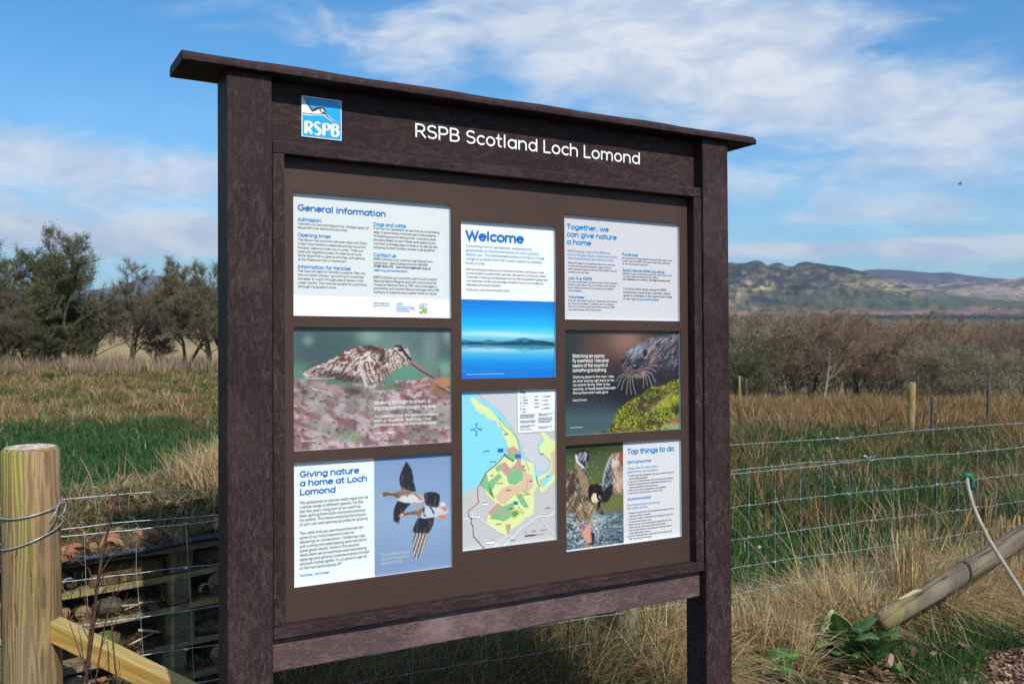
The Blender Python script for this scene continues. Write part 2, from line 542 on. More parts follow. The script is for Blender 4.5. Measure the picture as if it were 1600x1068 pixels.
def text_geo(V, F, t, x, y, cap, xs, weight, z0, caps=1, track=0.):
    """writes into a frame x right, y down"""
    hw = weight * cap
    k = 0
    for ch in t:
        adv, st = GL[ch]
        for s_ in st:
            pts = [(x + px * cap * xs, y - (weight + py * (1 - 2 * weight)) * cap) for px, py in s_]
            k += 1
            ribbon(V, F, pts, hw, z0 + (k % 3) * .00004, caps)
        x += (adv + track) * cap * xs
    return x


# ------------------------------------------------------------------ the board
# measured frame: x to the right along the board, y downwards, w towards the viewer; A3 sheets give the scale
BX = np.array([0.864832, 0.001505, 0.502059]); BY = np.array([0.005875, 0.999897, -0.013117]); BZ = np.array([-0.502027, 0.014294, 0.864734])
BT = np.array([-0.523103, -0.359950, 2.212999])


def cam2world(v):
    c, s = math.cos(PITCH), math.sin(PITCH)
    return np.array([v[0], v[2] * c - v[1] * s, -v[2] * s - v[1] * c])


WX, WY, WZ = cam2world(BX), cam2world(BY), cam2world(BZ)
W0 = cam2world(BT) + np.array([0, 0, EYE])
YG = (W0[2] + .02) / -WY[2]           # board y where the posts meet the ground
BM = Matrix((( WX[0], WZ[0], -WY[0], 0), (WX[1], WZ[1], -WY[1], 0), (WX[2], WZ[2], -WY[2], 0), (0, 0, 0, 1)))
org = W0 + WY * YG + WX * .59
BM.translation = Vector(org)
BOFF = (.59, YG)


def L(x, y, w):
    """board frame -> local coordinates of the board empty"""
    return (x - BOFF[0], -w, BOFF[1] - y)


def im2b(px, py, w=0.):
    d = np.array([(px - 800) / FPX, (py - 534) / FPX, 1.])
    o = BT - w * BZ
    s_ = (o @ BZ) / (d @ BZ)
    q = d * s_ - o
    return q @ BX, q @ BY


def b2im(a, b, w=0.):
    q = BX[:, None] * a + BY[:, None] * b + (BT - w * BZ)[:, None]
    return FPX * q[0] / q[2] + 800, FPX * q[1] / q[2] + 534


board = empty('information_board')
board.matrix_world = BM
tag(board, 'brown roofed information board with eight set-in sheets and white reserve title', 'notice board')

mp_v = plastic_wood('plastic_lumber_upright', (.020, .0115, .0125), (.105, .070, .073), 2)
mp_h = plastic_wood('plastic_lumber_cross', (.020, .0115, .0125), (.098, .065, .068), 0)
mp_l = plastic_wood('plastic_lumber_pale', (.070, .044, .047), (.24, .165, .17), 0, .35)  # paler mix for the apron board


def bbox(name, x0, x1, y0, y1, w0, w1, m_, bevel=.003, parent=board):
    b = MB()
    p, q = L(x0, y0, w0), L(x1, y1, w1)
    b.box(min(p[0], q[0]), max(p[0], q[0]), min(p[1], q[1]), max(p[1], q[1]), min(p[2], q[2]), max(p[2], q[2]))
    return b.build(name, m_, parent, bevel=bevel)


YU = -.2595
bbox('post', -.165, -.061, YU, YG + .25, -.055, .04, mp_v, .004)
bbox('post', 1.2535, 1.355, YU, YG + .25, -.055, .04, mp_v, .004)
bbox('header_board', -.0605, 1.253, YU + .0005, -.1105, -.028, .0, mp_h, .003)
bbox('header_rail', -.0585, 1.253, -.110, -.081, -.020, .032, mp_h, .0025)
bbox('side_strip', -.0585, -.0300, -.0805, 1.0225, -.020, .032, mp_v, .0025)
bbox('side_strip', 1.2232, 1.253, -.0805, 1.0225, -.020, .032, mp_v, .0025)
bbox('bottom_rail', -.0585, 1.253, 1.023, 1.0505, -.020, .032, mp_h, .0025)
bbox('apron_board', -.0585, 1.2525, 1.051, 1.132, -.022, .011, mp_l, .003)
# roof: a plank with a chamfered upper front edge, its ends cut square
rb = MB()
prof = [(.058, YU), (.060, YU - .002), (.060, YU - .0125), (.048, YU - .0245), (-.085, YU - .0245), (-.095, YU - .015), (-.095, YU)]
V = []; n_ = len(prof)
NR = 24
for i in range(NR + 1):
    x_ = -.265 + i * 1.722 / NR
    for (w_, y_) in prof:
        V.append(L(x_, y_ + .0012 * math.sin(i * 1.3) * (y_ < YU - .005), w_ + .0009 * math.sin(i * 2.1)))
F = [tuple(range(n_)), tuple(range(NR * n_, NR * n_ + n_))[::-1]]
for i in range(NR):
    F += [(i * n_ + k, (i + 1) * n_ + k, (i + 1) * n_ + (k + 1) % n_, i * n_ + (k + 1) % n_) for k in range(n_)]
rb.add(V, F)
rb.build('roof', mp_h, board, bevel=.0022)
m_screw = mat('screw', (.3, .3, .3), .4, metal=1)
for x_ in (-.115, 1.305):
    sc_ = MB()
    sc_.tube([L(x_, YU - .0238, .005), L(x_, YU - .0262, .005)], .004, 8)
    sc_.build('screw_head', m_screw, board)

# the brown sheet with eight openings
A3L, A3S = .42, .297
WIN = {'gen': (0, 0, 0), 'wood': (0, 0.3237, 0), 'geese': (0, 0.6476, 0), 'wel': (0.4492, 0.0366, 1), 'map': (0.4492, 0.4886, 1),
       'tog': (0.7750, -0.0018, 0), 'ott': (0.7750, 0.3248, 0), 'top': (0.7750, 0.6494, 0)}
WR = {k: (x, y, x + (A3S if p else A3L), y + (A3L if p else A3S)) for k, (x, y, p) in WIN.items()}
m_panel, b, p = nmat('brown_sheet', .5, .22)
co = b.n('ShaderNodeTexCoord').outputs['Object']
nz = b.noise(co, 900, 2, .6)
c = b.mix(b.sm(b.noise(co, 3, 4, .6), .3, .7), (.053, .031, .0255), (.064, .038, .031))
c = b.mix(b.m('MULTIPLY', b.sm(nz, .5, .75), .35), c, (.12, .085, .075))
b.put(p.inputs['Base Color'], c)
bump(b, p, nz, .25, .0006)
m_rim = mat('sheet_edge', (.55, .60, .66), .35)
xs = sorted({-.045, 1.236} | {v for r in WR.values() for v in (r[0], r[2])})
ys = sorted({-.094, 1.035} | {v for r in WR.values() for v in (r[1], r[3])})
pb = MB()
grid = [L(x, y, 0) for y in ys for x in xs]
F = []
for j in range(len(ys) - 1):
    for i in range(len(xs) - 1):
        cx, cy = (xs[i] + xs[i + 1]) / 2, (ys[j] + ys[j + 1]) / 2
        if any(r[0] < cx < r[2] and r[1] < cy < r[3] for r in WR.values()): continue
        a = j * len(xs) + i
        F.append((a, a + len(xs), a + len(xs) + 1, a + 1))
pb.add(grid, F)
for r in WR.values():
    x0, y0, x1, y1 = r
    V = [L(*q_, w) for w in (0, -.003) for q_ in ((x0, y0), (x1, y0), (x1, y1), (x0, y1))]
    pb.add(V, [(i, (i + 1) % 4, 4 + (i + 1) % 4, 4 + i) for i in range(4)])
x0, x1, y0, y1 = xs[0], xs[-1], ys[0], ys[-1]
V = [L(*q_, w) for w in (0, -.003) for q_ in ((x0, y0), (x1, y0), (x1, y1), (x0, y1))]
pb.add(V, [(i, (i + 1) % 4, 4 + (i + 1) % 4, 4 + i) for i in range(4)])
pb.build('panel', m_panel, board)
bbox('backing_board', -.045, 1.236, -.078, 1.02, -.030, -.0165, mp_h, 0)

DW = -.012                           # depth of the printed sheets behind the brown sheet
m_text = mat('print_black', srgb(58, 62, 70), .5)
m_blue = mat('print_blue', (.000, .13, .50), .5)
m_cyan = mat('print_bright_blue', (.0, .22, .56), .5)
m_lblue = mat('print_pale_blue', (.05, .27, .52), .5)
m_wht = mat('print_white', (.80, .82, .84), .5)
m_mgr = mat('print_grey', (.25, .25, .26), .5)


def sheet_mat(name, c1, c2=None, axis=1):
    m_, b, p = nmat(name, .22, .5)
    co = b.n('ShaderNodeTexCoord').outputs['Object']
    dust = b.noise(co, 6, 6, .65)
    c = b.mix(b.m('MULTIPLY', b.sm(dust, .45, .8), .10), c1, tuple(v * .8 for v in c1))
    fl = b.m('GREATER_THAN', b.noise(co, 210, 2, .5), .83)
    c = b.mix(b.m('MULTIPLY', fl, .25), c, (.3, .28, .24))
    b.put(p.inputs['Base Color'], c)
    b.put(p.inputs['Roughness'], b.sm(dust, .35, .7, .2, .42))
    return m_


SHEET = {'gen': (.62, .67, .69), 'wood': (.4, .4, .4), 'geese': (.70, .78, .80), 'wel': (.74, .78, .82), 'map': (.48, .49, .50),
         'tog': (.56, .56, .61), 'ott': (.1, .1, .1), 'top': (.61, .62, .66)}
ZM = {'gen': (440, 290, 4.854), 'wood': (440, 500, 5.086), 'geese': (440, 700, 4.746), 'wel': (710, 335, 4.03), 'map': (710, 595, 3.884),
      'tog': (870, 325, 5.77), 'ott': (870, 505, 5.77), 'top': (870, 675, 5.476)}
PL = {'gen': 'general information sheet', 'wood': 'photograph sheet of a woodcock among leaves', 'geese': 'sheet with two flying geese',
      'wel': 'welcome sheet with blue loch picture', 'map': 'trail map sheet', 'tog': 'sheet of text on joining and fundraising',
      'ott': 'photograph sheet of an otter above moss', 'top': 'sheet with osprey picture and things to do'}
POST = {}
for k, r in WR.items():
    o = bbox('poster', r[0] - .004, r[2] + .004, r[1] - .004, r[3] + .004, DW - .003, DW, sheet_mat('sheet_' + k, SHEET[k]), 0)
    o['label'] = PL[k]
    POST[k] = o
    rm = MB()
    x0, y0, x1, y1 = r
    V = [L(*q, w) for w in (-.0032, DW + .0002) for q in ((x0 - .0004, y0 - .0004), (x1 + .0004, y0 - .0004), (x1 + .0004, y1 + .0004), (x0 - .0004, y1 + .0004))]
    rm.add(V, [(i, (i + 1) % 4, 4 + (i + 1) % 4, 4 + i) for i in range(4)])
    rm.build('edge_trim', m_rim, o)


def zp(k, x, y, w=DW):
    ox, oy, s_ = ZM[k]
    return im2b(ox + x / s_, oy + y / s_, w)


def flat(name, V2, F, m_, parent, w, z=True):
    me = np_mesh_poly(name, [L(v[0], v[1], w + v[2]) for v in V2], F, m_)
    return link(name, me, parent)


def np_mesh_poly(name, V, F, m_):
    me = bpy.data.meshes.new(name)
    me.from_pydata([tuple(map(float, v)) for v in V], [], F)
    for q in (m_ if isinstance(m_, list) else [m_]): me.materials.append(q)
    me.update()
    return me


def block(k, lines, x, ys_, right, m_, size=None, weight=.055, name='paragraph', caps=0, widest=None, track=.03, q=1.):
    """lines of print on sheet k; x, baselines and right edge in the enlarged view of that sheet, size = cap height there"""
    pts = [zp(k, x, y) for y in ys_]
    xl = sum(p_[0] for p_ in pts) / len(pts)
    wi = widest if widest is not None else max(range(len(lines)), key=lambda i: text_width(lines[i], track))
    xr = zp(k, right, ys_[wi])[0]
    a_, b_ = zp(k, x, ys_[0]), zp(k, x, ys_[0] - size)
    cap = b_[1] * -1 + a_[1]
    xsc = (xr - xl) / (text_width(lines[wi], track) * cap)
    V, F = [], []
    if len(lines) > 2:          # even out the measured baselines
        pit = np.polyfit(range(len(pts)), [p_[1] for p_ in pts], 1)
        yy = [pit[1] + pit[0] * i for i in range(len(pts))]
    else:
        yy = [p_[1] for p_ in pts]
    for t, y in zip(lines, yy):
        text_geo(V, F, t, xl, y, cap, xsc, weight, 0, caps, track)
    return flat(name, V, F, m_, POST[k], DW + .0006)


def head(k, lines, x, ys_, right, size, m_=None, weight=.100, widest=None):
    return block(k, lines, x, ys_, right, m_ or m_blue, size, weight if size > 35 else .086, 'heading', 3, widest, .03)


def rect(k, x0, y0, x1, y1, m_, name='band', z=.0003):
    """axis aligned patch between two corners seen in the enlarged view"""
    a, b_ = zp(k, x0, y0), zp(k, x1, y1)
    return flat(name, [(a[0], a[1], 0), (b_[0], a[1], 0), (b_[0], b_[1], 0), (a[0], b_[1], 0)], [(3, 2, 1, 0)], m_, POST[k], DW + z)


# general information
k = 'gen'
r = WR[k]
yb = zp(k, 100, 829)[1]
flat('white_band', [(r[0], yb, 0), (r[2], yb, 0), (r[2], r[3] + .003, 0), (r[0], r[3] + .003, 0)], [(3, 2, 1, 0)], mat('white_print', (.78, .81, .82), .25), POST[k], DW + .0003)
head(k, ['General information'], 122, [190], 792, 52)
head(k, ['Admission'], 122, [268], 302, 30, m_cyan)
block(k, ['Free entry to trails and Nature Hub. Charges apply for', 'equipment hire, events and activities.'], 122, [296, 324], 663, m_text, 20)
head(k, ['Opening times'], 122, [386], 373, 30, m_cyan)
block(k, ['The Nature Hub and trails are open daily from 10am', 'to 4pm and staffed at weekends and during school', 'holidays. Opening times vary in winter. There is a',
          'toilet with disabled access. An alternative route,', 'Shore Wood Path is open at all times, with parking', 'at the Millennium Hall in Gartocharn.'], 122, [417, 447, 477, 507, 537, 566], 645, m_text, 20, widest=0)
head(k, ['Information for families'], 122, [627], 525, 30, m_cyan)
block(k, ['The trails are ideal for families to explore. Peer into', 'the mini-beast mansion, go hunting for butterflies', 'and bees, or crunch through piles of leaves in the',
          'colder months. The trails are suitable for pushchairs,', 'although the gradient varies.'], 122, [654, 683, 713, 742, 772], 650, m_text, 20, widest=3)
head(k, ['Dogs and cattle'], 697, [305], 943, 30, m_cyan)
block(k, ['From April to September we ask that you avoid taking', 'dogs to some areas of the site due to the presence', 'of breeding ground-nesting birds. Cows and calves',
          'are also present on site. Please leave gates as you', 'find them and keep dogs on leads or as appropriate', 'following Scottish Outdoor Access Code guidance.'], 697, [331, 360, 389, 418, 446, 475], 1197, m_text, 20, widest=0)
head(k, ['Contact us'], 697, [537], 868, 30, m_cyan)
block(k, ['RSPB Scotland Loch Lomond, High Wards Farm', 'Gartocharn, West Dunbartonshire G83 8SB'], 697, [564, 592], 1145, m_text, 20, widest=0)
block(k, ['01389 830 670   loch.lomond@rspb.org.uk'], 697, [618], 1130, m_text, 20, .085)
block(k, ['rspb.org.uk/lochlomond'], 697, [648], 952, m_cyan, 20, .085)
block(k, ['RSPB Scotland Loch Lomond is part of Loch Lomond', 'National Nature Reserve and Loch Lomond and the', 'Trossachs National Park (LLTNP), and is managed in',
          'partnership with Scottish Natural Heritage and LLTNP', 'Authority to make the site a better home for nature.'], 697, [702, 730, 758, 786, 814], 1195, m_text, 20, widest=3)
block(k, ['Working together to', 'give nature a home'], 697, [896, 914], 820, m_cyan, 14, .09)
block(k, ['Scottish Natural Heritage', 'Dualchas Nadair na h-Alba'], 870, [924, 938], 1012, m_blue, 11, .09)
block(k, ['All of nature for all of Scotland', 'Nadar air fad airson Alba air fad'], 870, [948, 956], 970, m_blue, 7, .09)
block(k, ['LOCH'], 1043, [912], 1106, m_mgr, 22, .09)
block(k, ['LOMOND &', 'THE TROSSACHS', 'NATIONAL PARK'], 1043, [922, 930, 938], 1106, m_mgr, 8, .09)
m_lg = mat('print_leaf_green', (.22, .45, .10), .5)
m_tl = mat('print_teal', (.25, .55, .50), .5)
V, F = [], []
ribbon(V, F, [zp(k, x_, y_) for x_, y_ in ((1044, 962), (1062, 960), (1078, 950), (1090, 958), (1104, 960))], .0035, 0, 0)
ribbon(V, F, [zp(k, x_, y_) for x_, y_ in ((1066, 946), (1085, 942), (1104, 948))], .0018, .00004, 0)
flat('emblem', V, F, m_lg, POST[k], DW + .0006)
V, F = [], []
for dy in (0, 8, 16):
    ribbon(V, F, [zp(k, 872 + i * 6, 890 + dy + 3 * math.sin(i * 1.4 + dy)) for i in range(9)], .0010, 0, 0)
flat('emblem', V, F, m_tl, POST[k], DW + .0006)

# giving nature a home
k = 'geese'
head(k, ['Giving nature', 'a home at Loch', 'Lomond'], 135, [218, 282, 350], 636, 50, m_blue, widest=1)
block(k, ['The grasslands on site are really important for', 'a whole range of different species. For the', 'last few years, a big part of our work has', 'been getting them back into good condition',
          'for wildlife. This means reducing the amount', 'of soft rush and opening up areas for grazing'], 133, [415, 448, 481, 513, 545, 577], 646, m_text, 24, .06, widest=0)
block(k, ['The cattle that you see around the site are', 'some of our most important tools for', 'delivering for conservation. Combining cows', 'with cutting and weed wiping work has led to',
          'some great results. Some of the poorest', 'fields when we arrived have now had nesting', 'lapwings and grazing Greenland white-fronted', "and pink-footed geese. It's so great to see all",
          'of the hard work paying off!'], 133, [643, 675, 707, 739, 771, 804, 837, 869, 901], 650, m_text, 24, .06, widest=6)
block(k, ['Paula Baker - Site Manager'], 133, [952], 355, m_cyan, 19, .07)

# welcome
k = 'wel'
head(k, ['Welcome'], 72, [163], 438, 68, m_blue, .11)
block(k, ['A stunning mix of woodlands, wetlands and', 'grasslands on the bonnie banks of Loch Lomond', 'awaits you. This remarkable place is home to a huge', 'range of wildlife from the tiniest insects to majestic',
          'birds of prey.'], 72, [204, 232, 258, 285, 312], 567, m_lblue, 18, .065, widest=2)
block(k, ['We are working to improve our trails and facilities to bring you closer', 'to the wonderful wildlife that lives here. We want to continue to create', 'a fantastic roosting and feeding ground for the thousands of geese that',
          'visit here each winter and manage woodland that is full of redstarts,', 'tree pipits and wood warblers.'], 74, [350, 375, 399, 423, 447], 588, m_text, 15, .055, widest=2)
block(k, ['Enjoy your visit and come back soon!'], 75, [478], 350, m_text, 15, .055)

# together
k = 'tog'
head(k, ['Together, we', 'can give nature', 'a home'], 90, [188, 260, 326], 541, 50, m_cyan, widest=1)
block(k, ['RSPB Scotland is part of the RSPB, the', "country's largest nature conservation charity", 'inspiring everyone to give nature a home.'], 95, [395, 427, 459], 548, m_lblue, 22, .055, widest=1)
block(k, ['Without the help of our supporters, none of our work here', 'or across the UK would be possible. Together we are', 'achieving great things for birds and other wildlife - and you', 'can help us do even more.'], 98, [499, 527, 554, 581], 540, m_text, 17, widest=2)
head(k, ['Join the RSPB'], 98, [644], 317, 28, m_cyan)
block(k, ["If you do, you'll be part of a team of over a million members", 'helping to save nature. Plus, our fantastic family member', 'option means your whole clan can get out and explore', 'nature together.'], 99, [669, 695, 722, 749], 548, m_text, 17, widest=0)
head(k, ['Volunteer'], 103, [812], 250, 28, m_cyan)
block(k, ["It's a fact. We couldn't do all our conservation work without", "our amazing volunteers. So whether you're a computer", "whizz or an outdoors type, there's bound to be an RSPB", 'volunteering opportunity that suits you.'], 103, [838, 865, 892, 919], 548, m_text, 17, widest=0)
head(k, ['Fundraise'], 590, [430], 732, 28, m_cyan)
block(k, ['All across the UK, brilliant people are giving up their time to raise', 'money in aid of the RSPB. They want to help make a difference', 'for the natural world. Could you?'], 590, [456, 482, 508], 1038, m_text, 17, widest=0)
head(k, ['Save nature while you shop'], 594, [571], 974, 28, m_cyan)
block(k, ["Whether it's gifts or bird food you are after, 100% of profit from", 'our shops helps save birds and other wildlife.'], 595, [596, 621], 1035, m_text, 17, widest=0)
block(k, ['Visit rspbshop.co.uk to see our full range and shop online.'], 595, [646], 1025, m_text, 17, .085)
block(k, ['To find out more about joining the RSPB,', 'fundraising or becoming a volunteer, please', 'speak to a member of the reserve team today'], 598, [735, 766, 796], 1040, m_text, 22, widest=2)
block(k, ['or visit'], 599, [824], 662, m_text, 22)
block(k, ['rspb.org.uk/joinandhelp'], 670, [828], 920, m_cyan, 22, .085)

# top things to do
k = 'top'
head(k, ['Top things to do'], 603, [190], 1005, 50, m_cyan, .10)
head(k, ['Spring/summer'], 603, [268], 812, 27, m_cyan)
block(k, ['A busy time for nature and a', 'great time for you to explore'], 603, [320, 350], 866, m_lblue, 22)
block(k, ['1', ' ', '2', '3', ' ', '4', '5'], 603, [381, 405, 433, 456, 479, 503, 528], 611, m_cyan, 16, .09, widest=2)
block(k, ['Stroll through the woodland in spring and witness carpets of', 'sweet-smelling bluebells.', 'Listen out for the distinctive calls of tree pipits and warblers.', 'Wander through areas full of wildflowers and look out for', 'fluttering butterflies and buzzing bees.',
          'Watch out for darting dragonflies and damselflies.', 'Look out for soaring ospreys in search of fish.'], 618, [380, 404, 430, 455, 479, 503, 528], 1000, m_text, 16, widest=2)
head(k, ['Autumn/winter'], 603, [585], 810, 27, m_cyan)
block(k, ['Five things not to miss during', 'the chillier months.'], 603, [634, 662], 877, m_lblue, 22)
block(k, ['1', ' ', '2', ' ', '3', ' ', '4', ' ', '5'], 603, [700, 724, 750, 774, 799, 823, 848, 872, 897], 611, m_cyan, 16, .09, widest=2)
block(k, ['Wander through the ancient woodland and experience the', 'beautiful colours of autumn.', 'Look out for flocks of fieldfares and redwings on the hunt', 'for berries and autumn fruits.', 'Watch the sun rise and thousands of geese fly off in the',
          'early morning. A spectacle worth an early start!', 'Take a winter walk on a frosty day and enjoy the view of', 'snow-capped Ben Lomond.', 'Look for mammal tracks in the mud from the likes of red', 'deer, pine martens and otters.'],
      618, [699, 724, 748, 773, 798, 822, 847, 871, 896, 920], 1000, m_text, 16, widest=0)

# title and logo on the header board
HW = .0006
V, F = [], []
cap_t = .0365
TT = 'RSPB Scotland Loch Lomond'
xl, yt = im2b(648.4, 215.3, .001)
xr_, yt2 = im2b(1000.3, 256.6, .001)
xsc = (xr_ - xl) / (text_width(TT[:-1], .045) * cap_t + .66 * cap_t)
m_title = mat('title_white', (.82, .84, .86), .4)
xt = xl - .09 * cap_t * xsc + .003
for wd_ in TT.split():
    V, F = [], []
    xt = text_geo(V, F, wd_, xt, (yt + yt2) / 2, cap_t, xsc, .066, 0, 5, .045) + (GL[' '][0] + .045) * cap_t * xsc
    V3 = [L(v[0], v[1], HW + .0012 + v[2]) for v in V]
    link('title_word', np_mesh_poly('title_word', V3, F, m_title), board)


def hz(x, y):
    return im2b(460 + x / 10.68, 130 + y / 10.68, .003)


m_lw = mat('logo_white', (.80, .83, .86), .35)
m_lb = mat('logo_blue', (.004, .36, .80), .35)
m_lk = mat('logo_black', (.025, .028, .035), .4)
c0, c1 = hz(118, 205), hz(788, 960)
lx0, lx1 = c0[0], hz(788, 300)[0]
ly0 = (hz(120, 205)[1] + hz(788, 290)[1]) / 2
ly1 = (hz(125, 890)[1] + hz(788, 962)[1]) / 2
logo = bbox('logo_plate', lx0, lx1, ly0, ly1, .0003, .003, m_lw, .0008)
logo['label'] = 'square blue and white logo plate with a wading bird'
LW = .0031
q_ = .0022
flat('logo_field', [(lx0 + q_, ly0 + q_, 0), (lx1 - q_, ly0 + q_, 0), (lx1 - q_, ly1 - q_, 0), (lx0 + q_, ly1 - q_, 0)], [(3, 2, 1, 0)], m_lb, logo, LW + .0001)


def poly(name, pts, m_, w, conv, parent):
    return flat(name, [(*conv(*p_), 0) for p_ in pts], [tuple(range(len(pts)))], m_, parent, w)


# pale body and wing with a white halo, then the black line of back, cap and bill
poly('logo_bird', [(120, 212), (150, 225), (178, 270), (205, 320), (232, 370), (262, 412), (298, 430), (345, 412), (400, 393), (450, 390), (495, 408),
                   (520, 440), (528, 480), (520, 505), (560, 540), (600, 575), (645, 612), (690, 640), (742, 652), (740, 662), (700, 663), (640, 648), (580, 615),
                   (530, 570), (490, 540), (400, 538), (280, 540), (190, 535), (130, 512)], m_lw, LW + .0003, hz, logo)
V, F = [], []
bl = lambda pts: [hz(*p_) for p_ in pts]
ribbon(V, F, bl([(130, 215), (180, 285), (235, 375), (300, 455), (345, 440), (395, 415), (445, 408), (490, 425), (512, 465), (505, 505)]), .002, 0, 2,
       hws=[.0006, .0010, .0014, .0030, .0034, .0028, .0022, .0026, .0022, .0020])
ribbon(V, F, bl([(505, 500), (540, 545), (580, 585), (625, 620), (670, 645), (735, 655)]), .001, .00005, 2, hws=[.0020, .0016, .0014, .0013, .0010, .0004])
ribbon(V, F, bl([(135, 495), (200, 508), (280, 518), (370, 520), (440, 516), (500, 512)]), .0009, .0001, 2)
ribbon(V, F, bl([(420, 420), (440, 470), (480, 495)]), .0022, .00015, 2)
flat('logo_line', V, F, m_lk, logo, LW + .0005)
V, F = [], []
ribbon(V, F, [hz(463 + 20 * math.cos(a), 462 + 20 * math.sin(a)) for a in np.linspace(0, 2 * PI, 13)], .0007, 0, 0)
flat('logo_eye', V, F, m_lw, logo, LW + .0008)
V, F = [], []
lt = {'R': [([(195, 632), (190, 838)], [.0042, .0038]), ([(195, 645), (255, 650), (285, 690), (262, 735), (205, 742)], [.0016, .0026, .0040, .0026, .0014]), ([(232, 742), (262, 800), (295, 845)], [.0028, .0036, .0034])],
      'S': [([(432, 688), (405, 658), (365, 660), (345, 700), (375, 742), (420, 780), (425, 830), (390, 862), (335, 838)], [.0014, .0020, .0026, .0036, .0040, .0040, .0034, .0022, .0014])],
      'P': [([(493, 672), (488, 872)], [.0042, .0038]), ([(493, 680), (550, 688), (582, 725), (560, 775), (500, 780)], [.0016, .0026, .0040, .0026, .0014])],
      'B': [([(635, 690), (630, 885)], [.0042, .0038]), ([(635, 695), (690, 700), (718, 730), (700, 770), (645, 777)], [.0016, .0026, .0038, .0026, .0014]), ([(645, 783), (700, 785), (730, 830), (705, 880), (630, 885)], [.0014, .0026, .0042, .0028, .0016])]}
kk = 0
for ch, sts in lt.items():
    for pts, hws in sts:
        P_ = bl(pts)
        # round the bowls off
        if len(P_) > 2:
            A_ = np.array(P_); H_ = np.array(hws)
            t_ = np.linspace(0, len(P_) - 1, len(P_) * 4)
            i0 = np.clip(t_.astype(int), 0, len(P_) - 2); f_ = t_ - i0
            pm = lambda i: A_[np.clip(i, 0, len(A_) - 1)]
            a, b_, c_, d_ = pm(i0 - 1), pm(i0), pm(i0 + 1), pm(i0 + 2)
            f2 = f_[:, None]
            A_ = .5 * (2 * b_ + (c_ - a) * f2 + (2 * a - 5 * b_ + 4 * c_ - d_) * f2 ** 2 + (3 * b_ - a - 3 * c_ + d_) * f2 ** 3)
            hws = np.interp(t_, range(len(H_)), H_)
            P_ = A_
        ribbon(V, F, P_, .003, kk * .00004, 0, hws=hws)
        kk += 1
flat('logo_letters', V, F, m_lw, logo, LW + .0005)

# ------------------------------------------------------------------ printed pictures (colour laid down point by point on the sheets)
m_print = vcol_mat('printed_picture', .25, .5)


class Pic:
    def __init__(s, k, x0, x1, y0, y1, step):
        """x, y: board coordinates of the picture on sheet k"""
        s.k = k
        s.nx, s.ny = int((x1 - x0) / step) + 1, int((y1 - y0) / step) + 1
        gx, gy = np.meshgrid(np.linspace(x0, x1, s.nx), np.linspace(y0, y1, s.ny))
        s.gx, s.gy = gx.ravel(), gy.ravel()
        px, py = b2im(s.gx, s.gy, DW)
        ox, oy, sc = ZM[k]
        s.x, s.y = (px - ox) * sc, (py - oy) * sc
        s.c = np.zeros((len(s.x), 3))
    def fill(s, rgb):
        s.c[:] = rgb
    def grad(s, rows):
        ys_ = [r_[0] for r_ in rows]
        for i in range(3):
            s.c[:, i] = np.interp(s.y, ys_, [r_[1][i] for r_ in rows])
    def mixin(s, a, rgb):
        a = np.clip(a, 0, 1)[:, None]
        s.c = s.c * (1 - a) + np.asarray(rgb, float) * a
    def noise(s, sx, sy, seed, oct=4, ang=0., gain=.5):
        c, n = math.cos(R(ang)), math.sin(R(ang))
        return fbm((s.x * c + s.y * n) / sx + 40, (-s.x * n + s.y * c) / sy + 40, oct, seed, gain)
    def blob(s, cx, cy, rx, ry, soft=.5, ang=0.):
        c, n = math.cos(R(ang)), math.sin(R(ang))
        u, v = (s.x - cx) * c + (s.y - cy) * n, -(s.x - cx) * n + (s.y - cy) * c
        d = np.hypot(u / rx, v / ry)
        return 1 - sstep(d, 1 - soft, 1 + soft)
    def poly(s, pts, soft=4.):
        P = np.array(pts, float)
        ins = np.zeros(len(s.x), bool)
        dist = np.full(len(s.x), 1e9)
        for i in range(len(P)):
            a, b = P[i - 1], P[i]
            if a[1] != b[1]:
                cr = ((a[1] > s.y) != (b[1] > s.y)) & (s.x < (b[0] - a[0]) * (s.y - a[1]) / (b[1] - a[1]) + a[0])
                ins ^= cr
            e = b - a
            t = np.clip(((s.x - a[0]) * e[0] + (s.y - a[1]) * e[1]) / (e @ e + 1e-9), 0, 1)
            dist = np.minimum(dist, np.hypot(s.x - a[0] - t * e[0], s.y - a[1] - t * e[1]))
        return np.clip(.5 + np.where(ins, dist, -dist) / (2 * soft), 0, 1)
    def line(s, pts, w, soft=3.):
        dist = np.full(len(s.x), 1e9)
        P = np.array(pts, float)
        for i in range(len(P) - 1):
            a, b = P[i], P[i + 1]
            e = b - a
            t = np.clip(((s.x - a[0]) * e[0] + (s.y - a[1]) * e[1]) / (e @ e + 1e-9), 0, 1)
            dist = np.minimum(dist, np.hypot(s.x - a[0] - t * e[0], s.y - a[1] - t * e[1]))
        return np.clip(.5 + (w - dist) / (2 * soft), 0, 1)
    def done(s, name='picture', gamma=1.):
        i = np.arange(s.ny - 1)[:, None] * s.nx + np.arange(s.nx - 1)[None]
        i = i.ravel()
        F = np.stack([i, i + s.nx, i + s.nx + 1, i + 1], 1)
        c = np.clip(s.c, 0, 255) / 255
        c = np.where(c > .04, ((c + .055) / 1.055) ** 2.4, c / 12.92) * gamma
        V = np.array([s.gx - BOFF[0], np.full(len(s.gx), -(DW + .0003)), BOFF[1] - s.gy]).T
        return link(name, np_mesh(name, V, F, m_print, col=c), POST[s.k])


